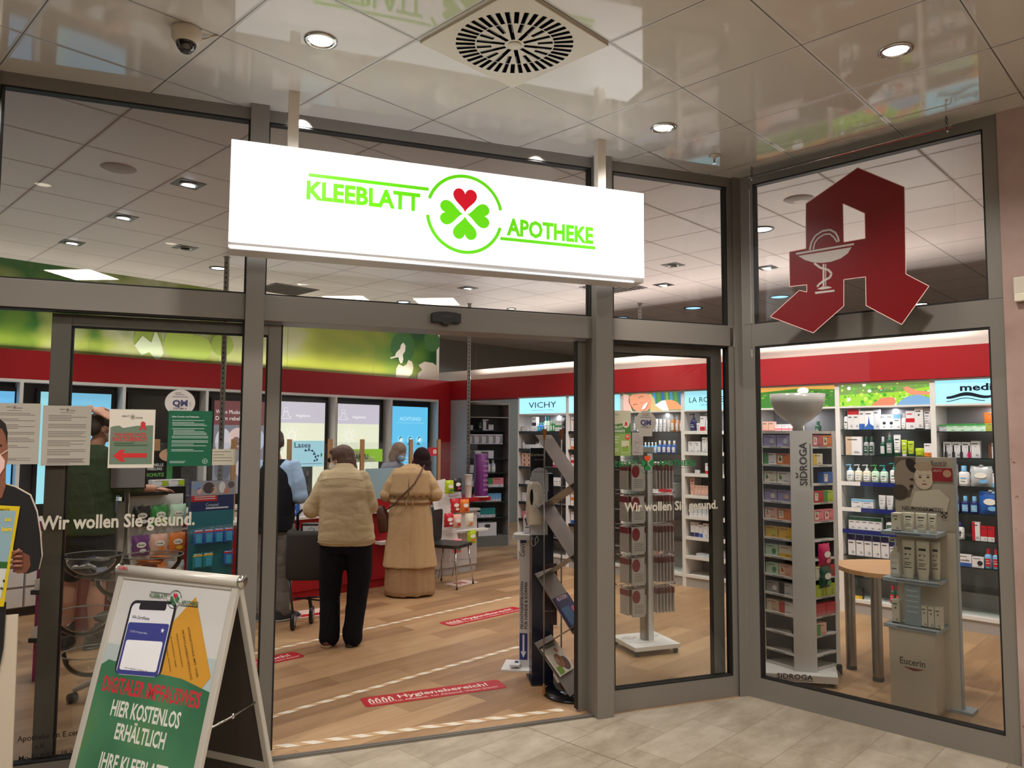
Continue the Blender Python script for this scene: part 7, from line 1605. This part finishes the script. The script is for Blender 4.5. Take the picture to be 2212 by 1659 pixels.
for sx in (-1, 1): b.arc(0, 0, .019, .004, 0, M_BLACK) if 0 else b.tube([(sx*.033+.022*math.cos(a), .096, .014+.017*math.sin(a)) for a in (2*PI*k/14 for k in range(15))], .0032, M_BLACK, 6); b.tube([(sx*.054, .093, .018), (sx*.08, -.005, .012)], .0028, M_BLACK, 6)
for sx in (-1, 1): b.ell((sx*.033, .095, .014), (.020, .003, .015), mat('dark_lens', (26, 20, 24), .1), 14, 8)
b.build('glasses', r)
HR = mat('brown_hair', (84, 58, 42), .55, bump=(14, .6, (3, 3, .6)))
b = MB(); b.T = T; b.ell((0, -.022, .032), (.089, .098, .098), HR); b.ell((0, -.055, -.03), (.085, .07, .10), HR); b.ell((0, -.075, -.08), (.08, .05, .07), HR); b.ell((0, .045, .078), (.06, .05, .035), HR)
for sx in (-1, 1): b.ell((sx*.07, -.035, -.04), (.022, .045, .085), HR)
b.T = None; soft(b, 'hair', r, .009, 2, fold=(.003, 60, (1, 1, .25)), m=HR)
b = MB(); c0 = .015
b.loft([(.03, 0, Z_(1178), .215, .15), (.028, -.005, Z_(1165), .23, .158), (.02, -.005, Z_(1120), .215, .15), (.012, 0, 1.12, .205, .145), (0, .01, 1.24, .205, .138), (-.008, .03, 1.33, .19, .125), (-.012, .045, 1.385, .15, .105), (-.015, .07, 1.42, .085, .085), (-.02, .085, 1.455, .068, .068)], JK, 32, 2.4)
limb(b, [(-.15, .03, 1.345), (-.21, -.01, 1.20), (-.262, .0, 1.08), (-.262, .10, 1.07), (-.25, .22, 1.065)], [.058, .066, .074, .062, .048], JK)
limb(b, [(.14, .03, 1.345), (.185, .0, 1.22), (.212, .01, 1.12), (.20, .14, 1.09), (.165, .26, 1.085)], [.058, .062, .064, .056, .045], JK)
soft(b, 'jacket', r, .0095, 1, fold=(.0062, 6.0, (.8, .8, 2.6)), m=JK)
b = MB(); b.tube([(.028+.232*math.cos(a), -.005+.16*math.sin(a), Z_(1171)) for a in (2*PI*k/40 for k in range(41))], .004, cloth(176, 156, 122, 26), 6, caps=False); b.tube([(-.19, -.085, 1.31), (-.1, -.137, 1.335), (0, -.15, 1.34), (.1, -.135, 1.335), (.17, -.085, 1.32)], .003, cloth(176, 156, 122, 26), 6); b.build('jacket_seam', r)
b = MB(); b.loft([(.025, 0, .74, .20, .13), (.025, 0, .86, .20, .135), (.02, 0, .98, .18, .125)], TR, 26, 2.3)
limb(b, [(X_(720), 0, .80), (X_(716), .0, .55), (X_(715), .01, .36), (X_(718), -.02, .12), (X_(717), -.02, .07)], [.112, .098, .082, .082, .084], TR)
limb(b, [(X_(776), 0, .80), (X_(779), .0, .55), (X_(774), .01, .36), (X_(768), -.02, .12), (X_(768), -.02, .07)], [.115, .100, .084, .080, .080], TR)
soft(b, 'trousers', r, .013, 2, fold=(.006, 6, (1, 1, .8)), m=TR)
RB = rgb(96, 40, 28, .5); shoe(r, X_(712), .0, .15, RB, rgb(170, 140, 110)); shoe(r, X_(766), .02, -.1, rgb(60, 30, 26, .5), rgb(40, 30, 26))
# ---- woman in the long coat and headscarf
s2 = .004907; X_ = lambda px: (px-885)*s2; Z_ = lambda py: (1284-py)*s2
r = thing('person', 'person in long khaki coat and dark headscarf seen from behind with a brown shoulder bag', 'person', (5.11, 6.44, 0), RZV)
KH = cloth(178, 148, 110, 22); SK = cloth(160, 128, 96, 22); HJ = cloth(34, 16, 18, 30)
b = MB(); hc = (X_(905), .14, Z_(994)); T = head_T(hc, .25, -.25); head(b, T, SKIN, 1.0); limb(b, [(.05, .09, 1.32), (.08, .11, 1.38)], [.045, .045], SKIN)
limb(b, [(0, .02, 1.15), (0, 0, .9)], [.09, .11], SKIN); limb(b, [(-.16, .04, 1.28), (-.25, .0, 1.04), (-.16, .22, 1.04)], [.045, .036, .03], SKIN); hand(b, (-.15, .24, 1.035), (.3, 1, -.1), (0, .2, 1), SKIN, .5, 1)
limb(b, [(.17, .04, 1.28), (.27, .0, 1.05), (.17, .24, 1.04)], [.045, .036, .03], SKIN); hand(b, (.16, .26, 1.035), (-.3, 1, -.1), (0, .2, 1), SKIN, .5, -1)
for x in (-.09, .09): limb(b, [(x, 0, .85), (x, .02, .42), (x, 0, .08)], [.09, .06, .04], SKIN)
soft(b, 'body', r, .0085, 2, m=SKIN); face(T, r, 1.0)
b = MB(); b.T = T; b.ell((0, -.015, .02), (.095, .112, .116), HJ); b.ell((0, -.03, -.07), (.092, .095, .10), HJ); b.T = None
b.loft([(X_(900), .06, 1.27, .13, .10), (X_(902), .07, 1.31, .13, .105), (X_(904), .10, 1.36, .105, .10), (X_(905), .12, 1.42, .095, .10)], HJ, 26); soft(b, 'headscarf', r, .011, 2, fold=(.005, 7, (1, 1, 1.6)), m=HJ)
b = MB(); b.loft([(-.0, 0, .016, .262, .20), (0, 0, .06, .27, .21), (0, 0, .3, .262, .2), (0, 0, .6, .22, .17)], SK, 32, 2.2); soft(b, 'skirt', r, .009, 1, fold=(.014, 4.5, (2.2, 2.2, .12)), m=SK)
b = MB(); b.loft([(.0, 0, Z_(1222), .290, .224), (0, 0, .55, .258, .19), (0, 0, .80, .232, .168), (0, .0, .985, .205, .15), (0, .01, 1.08, .21, .15), (0, .02, 1.20, .215, .145), (.005, .035, 1.29, .19, .13), (.015, .05, 1.34, .14, .11), (.03, .07, 1.38, .08, .08)], KH, 34, 2.3)
limb(b, [(-.15, .03, 1.275), (-.21, .0, 1.16), (-.255, .0, 1.05), (-.22, .12, 1.02), (-.17, .22, 1.03)], [.062, .072, .075, .06, .048], KH)
limb(b, [(.155, .03, 1.275), (.22, .0, 1.16), (.265, .0, 1.06), (.23, .12, 1.03), (.18, .24, 1.03)], [.062, .072, .078, .06, .048], KH)
soft(b, 'coat', r, .0095, 1, fold=(.0095, 4.6, (1.8, 1.8, .35)), m=KH)
def shell(z0, z1, r0, r1, a0, a1, m, name, cx=0., th=.006):
    b = MB(); n = 20; v = []
    for t_ in (0, th):
        for j in range(5):
            u = j/4; z = z0+(z1-z0)*u; rx, ry = r0[0]+(r1[0]-r0[0])*u+t_, r0[1]+(r1[1]-r0[1])*u+t_
            for i in range(n+1):
                a = a0+(a1-a0)*i/n; v.append((cx+rx*math.cos(a), ry*math.sin(a)+.01+.02*u, z-(.012*math.cos(i*1.1) if j == 0 else 0)))
    m_ = (n+1)*5; f = [(j*(n+1)+i, j*(n+1)+i+1, (j+1)*(n+1)+i+1, (j+1)*(n+1)+i) for j in range(4) for i in range(n)]
    f2 = [tuple(m_+q for q in w_) for w_ in f]; b.add(v, [w_[::-1] for w_ in f]+f2+[(i, i+1, m_+i+1, m_+i) for i in range(n)], m, True); return b.build(name, r)
shell(1.045, 1.27, (.236, .182), (.212, .158), PI*1.14, PI*1.49, KH, 'back_flap', .0); shell(1.045, 1.27, (.236, .186), (.212, .158), PI*1.5, PI*1.88, KH, 'back_flap', .005)
b = MB(); b.loft([(0, 0, .965, .222, .166), (0, 0, 1.005, .222, .166)], SK, 30, 2.3); b.build('belt', r)
for x in (-.02, .045):
    b = MB(); b.box(x-.006, x+.006, -.176, -.168, .955, 1.015, KH); b.build('belt_loop', r)
BR = mat('brown_leather', (74, 38, 22), .45, bump=(30, .2)); b = MB(); b.T = Matrix.Translation((-.285, -.02, .80)) @ Matrix.Rotation(-.25, 4, 'Y'); b.loft([(0, 0, -.14, .06, .05), (0, 0, -.12, .075, .06), (0, 0, .0, .068, .06), (0, 0, .12, .045, .05), (0, 0, .14, .03, .04)], BR, 22, 2.6); b.build('shoulder_bag', r)
b = MB(); b.tube([(X_(915), -.03, 1.37), (X_(910), -.13, 1.30), (.06, -.172, 1.18), (-.06, -.18, 1.06), (-.15, -.17, .96), (-.24, -.09, .90), (-.27, -.04, .90)], .010, BR, 8, flat=.5); b.build('bag_strap', r)
for x in (-.10, .10): shoe(r, x-.02, -.03, .05, M_BLACK, M_BLACK)
# ---- man at the left desk in blue shirt and black vest
s3 = .0042; X_ = lambda px: (px-585)*s3; Z_ = lambda py: (1338-py)*s3
r = thing('person', 'person in blue shirt, black vest and grey jeans half hidden behind the door post', 'person', (3.53, 6.46, 0), RZV)
BL = cloth(150, 176, 206, 26); VT = cloth(24, 24, 30, 30); JN = cloth(112, 106, 100, 30)
b = MB(); hc = (X_(578), .08, Z_(955)); T = head_T(hc, .5, -.3); head(b, T, SKIN, 1.0); limb(b, [(0, .03, 1.42), (-.02, .06, 1.5)], [.06, .052], SKIN); limb(b, [(0, 0, 1.3), (0, 0, .95)], [.09, .10], SKIN)
limb(b, [(.19, .02, 1.38), (.235, .02, 1.14), (.14, .26, 1.10)], [.045, .036, .03], SKIN); hand(b, (.13, .28, 1.095), (-.3, 1, -.1), (0, .2, 1), SKIN, .5, -1)
limb(b, [(-.19, .02, 1.38), (-.24, .02, 1.14), (-.14, .26, 1.10)], [.045, .036, .03], SKIN); hand(b, (-.13, .28, 1.095), (.3, 1, -.1), (0, .2, 1), SKIN, .5, 1)
for x in (-.1, .1): limb(b, [(x, 0, .85), (x, .02, .45), (x, 0, .08)], [.075, .05, .038], SKIN)
soft(b, 'body', r, .009, 2, m=SKIN); face(T, r, 1.0, mask=(150, 190, 220))
b = MB(); b.T = T; b.ell((0, -.012, .045), (.082, .098, .085), rgb(70, 56, 46, .7)); b.ell((0, -.045, .0), (.08, .065, .075), rgb(70, 56, 46, .7)); b.T = None; soft(b, 'hair', r, .01, 2, m=rgb(70, 56, 46, .7))
b = MB(); b.loft([(0, 0, 1.0, .18, .125), (0, .01, 1.25, .19, .125), (0, .02, 1.40, .18, .11), (0, .035, 1.46, .1, .08)], BL, 28, 2.3)
limb(b, [(.18, .01, 1.40), (.225, -.01, 1.26), (.245, .0, 1.12), (.20, .14, 1.10), (.15, .24, 1.10)], [.06, .066, .072, .056, .046], BL)
limb(b, [(-.18, .01, 1.40), (-.225, -.01, 1.26), (-.245, .0, 1.12), (-.20, .14, 1.10), (-.15, .24, 1.10)], [.072, .078, .080, .062, .048], BL); soft(b, 'shirt', r, .012, 2, fold=(.004, 7, (1, 1, 2)), m=BL)
b = MB(); b.loft([(0, -.005, .80, .195, .14), (0, -.005, 1.0, .195, .14), (0, .0, 1.2, .185, .14), (0, .01, 1.36, .15, .125), (0, .02, 1.46, .10, .09)], VT, 28, 2.4); soft(b, 'vest', r, .013, 2, fold=(.005, 5, (1, 1, 1.6)), m=VT)
b = MB(); b.loft([(0, 0, .76, .18, .12), (0, 0, .92, .175, .12)], JN, 26, 2.3)
for x in (-.10, .105): limb(b, [(x, 0, .82), (x, .0, .55), (x+.0, .01, .36), (x, -.01, .12), (x, 0, .09)], [.105, .088, .072, .074, .078], JN)
soft(b, 'jeans', r, .013, 2, fold=(.010, 6.5, (1, 1, 1.3)), m=JN)
shoe(r, .13, .0, -.7, rgb(36, 34, 36, .6), rgb(150, 146, 140)); shoe(r, -.1, .02, -.1, rgb(36, 34, 36, .6), rgb(150, 146, 140))
# ---- man in the green t-shirt, one hand at his head
s4 = .00366; X_ = lambda px: (px-180)*s4; Z_ = lambda py: (1399-py)*s4
r = thing('person', 'person in green T-shirt and dark shorts, one hand raised to the head', 'person', (2.05, 6.68, 0), RZV)
GR_ = cloth(58, 72, 50, 24); SH = cloth(28, 32, 42, 30)
b = MB(); hc = (X_(192), .03, Z_(926)); T = head_T(hc, -.7, -.1); head(b, T, SKD, 1.02); limb(b, [(0, .02, 1.55), (.03, .03, 1.63)], [.062, .055], SKD); limb(b, [(0, 0, 1.4), (0, 0, .95)], [.09, .11], SKD)
limb(b, [(-.19, .0, 1.52), (-.30, .0, 1.70), (.0, -.06, 1.885)], [.05, .042, .032], SKD); hand(b, (.03, -.065, 1.885), (1, -.05, -.42), (.3, -.6, 1), SKD, .25, 1, 1.2)
limb(b, [(.19, .0, 1.50), (.23, .02, 1.26), (.38, .25, 1.23)], [.05, .042, .032], SKD); hand(b, (.40, .28, 1.225), (.6, .8, -.1), (0, 0, 1), SKD, .5, -1)
for x in (X_(142), X_(203)): limb(b, [(x, 0, .90), (x, .01, .50), (x, -.015, .36), (x, 0, .09)], [.085, .058, .066, .04], SKD)
soft(b, 'body', r, .0085, 2, m=SKD); face(T, r, 1.0, mask=(210, 214, 220))
b = MB(); b.T = T; b.ell((0, -.012, .045), (.084, .1, .085), rgb(60, 46, 38, .7)); b.ell((0, -.048, .0), (.082, .065, .07), rgb(60, 46, 38, .7)); b.T = None; soft(b, 'hair', r, .01, 2, m=rgb(60, 46, 38, .7))
b = MB(); b.loft([(0, 0, .88, .20, .14), (0, 0, .95, .198, .14), (0, 0, 1.15, .185, .13), (0, 0, 1.35, .20, .135), (0, .0, 1.5, .19, .12), (0, .01, 1.57, .12, .09), (0, .015, 1.60, .07, .07)], GR_, 30, 2.3)
limb(b, [(-.17, 0, 1.50), (-.27, .01, 1.60)], [.085, .08], GR_); limb(b, [(.17, 0, 1.50), (.215, .0, 1.38), (.235, .01, 1.27), (.31, .12, 1.25)], [.085, .082, .078, .062], GR_)
soft(b, 'shirt', r, .012, 2, fold=(.006, 6.5, (.8, 1, 2.6)), m=GR_)
b = MB(); b.loft([(0, 0, .80, .19, .13), (0, 0, .94, .185, .13)], SH, 26, 2.3)
for x in (X_(146), X_(206)): limb(b, [(x, 0, .86), (x, .0, .70), (x, .0, .60)], [.108, .102, .10], SH)
soft(b, 'shorts', r, .013, 2, fold=(.006, 6, (1, 1, .8)), m=SH)
for x, rz_ in ((X_(142), .3), (X_(205), -.4)):
    b = MB(); b.tube([(x, 0, .08), (x, 0, .20)], [.05, .052], rgb(30, 28, 30, .8), 14); b.build('sock', r); shoe(r, x, 0, rz_, rgb(34, 32, 32, .6), rgb(60, 58, 56))
# ---- pharmacist behind the film
r = thing('person', 'person with long light brown hair and grey cardigan behind the film screen', 'person', (5.95, 7.90, 0), RZV-PI/2-.45)
CG = cloth(140, 146, 158, 26); b = MB(); hc = (-.02, .10, 1.47); T = head_T(hc, .25, -.5); head(b, T, SKIN, .98); limb(b, [(0, .02, 1.33), (-.01, .06, 1.40)], [.052, .048], SKIN); limb(b, [(0, 0, 1.18), (0, 0, .9)], [.09, .11], SKIN)
limb(b, [(-.17, .02, 1.28), (-.21, .02, 1.05), (-.1, .22, 1.0)], [.042, .034, .028], SKIN); hand(b, (-.09, .24, .995), (.3, 1, 0), (0, 0, 1), SKIN, .5, 1); limb(b, [(.17, .02, 1.28), (.21, .02, 1.05), (.1, .22, 1.0)], [.042, .034, .028], SKIN); hand(b, (.09, .24, .995), (-.3, 1, 0), (0, 0, 1), SKIN, .5, -1)
for x in (-.09, .09): limb(b, [(x, 0, .85), (x, .02, .45), (x, 0, .08)], [.085, .055, .04], SKIN)
soft(b, 'body', r, .009, 2, m=SKIN); face(T, r, .98, mask=(150, 196, 222))
LH = mat('light_brown_hair', (132, 106, 84), .55, bump=(14, .6, (3, 3, .6))); b = MB(); b.T = T; b.ell((0, -.02, .035), (.088, .1, .092), LH); b.ell((0, -.05, -.04), (.088, .06, .12), LH)
for sx in (-1, 1): b.ell((sx*.075, -.01, -.08), (.025, .04, .12), LH)
b.T = None; soft(b, 'hair', r, .01, 2, fold=(.003, 50, (1, 1, .25)), m=LH)
b = MB(); b.loft([(0, 0, .80, .19, .13), (0, 0, 1.0, .175, .12), (0, .01, 1.2, .185, .125), (0, .02, 1.30, .165, .105), (0, .03, 1.36, .08, .07)], CG, 28, 2.3); limb(b, [(-.155, .02, 1.28), (-.21, .0, 1.14), (-.215, .04, 1.04), (-.12, .2, 1.0)], [.065, .062, .06, .045], CG); limb(b, [(.155, .02, 1.28), (.21, .0, 1.14), (.215, .04, 1.04), (.12, .2, 1.0)], [.065, .062, .06, .045], CG)
soft(b, 'cardigan', r, .012, 2, fold=(.006, 5, (1, 1, 2)), m=CG)
b = MB(); b.loft([(0, 0, .8, .17, .12), (0, 0, .88, .17, .12)], TR, 24)
for x in (-.09, .09): limb(b, [(x, 0, .8), (x, .0, .45), (x, 0, .09)], [.095, .07, .06], TR)
soft(b, 'trousers', r, .014, 2, m=TR); shoe(r, -.09, .0, 0, M_BLACK, M_BLACK); shoe(r, .09, .0, 0, M_BLACK, M_BLACK)
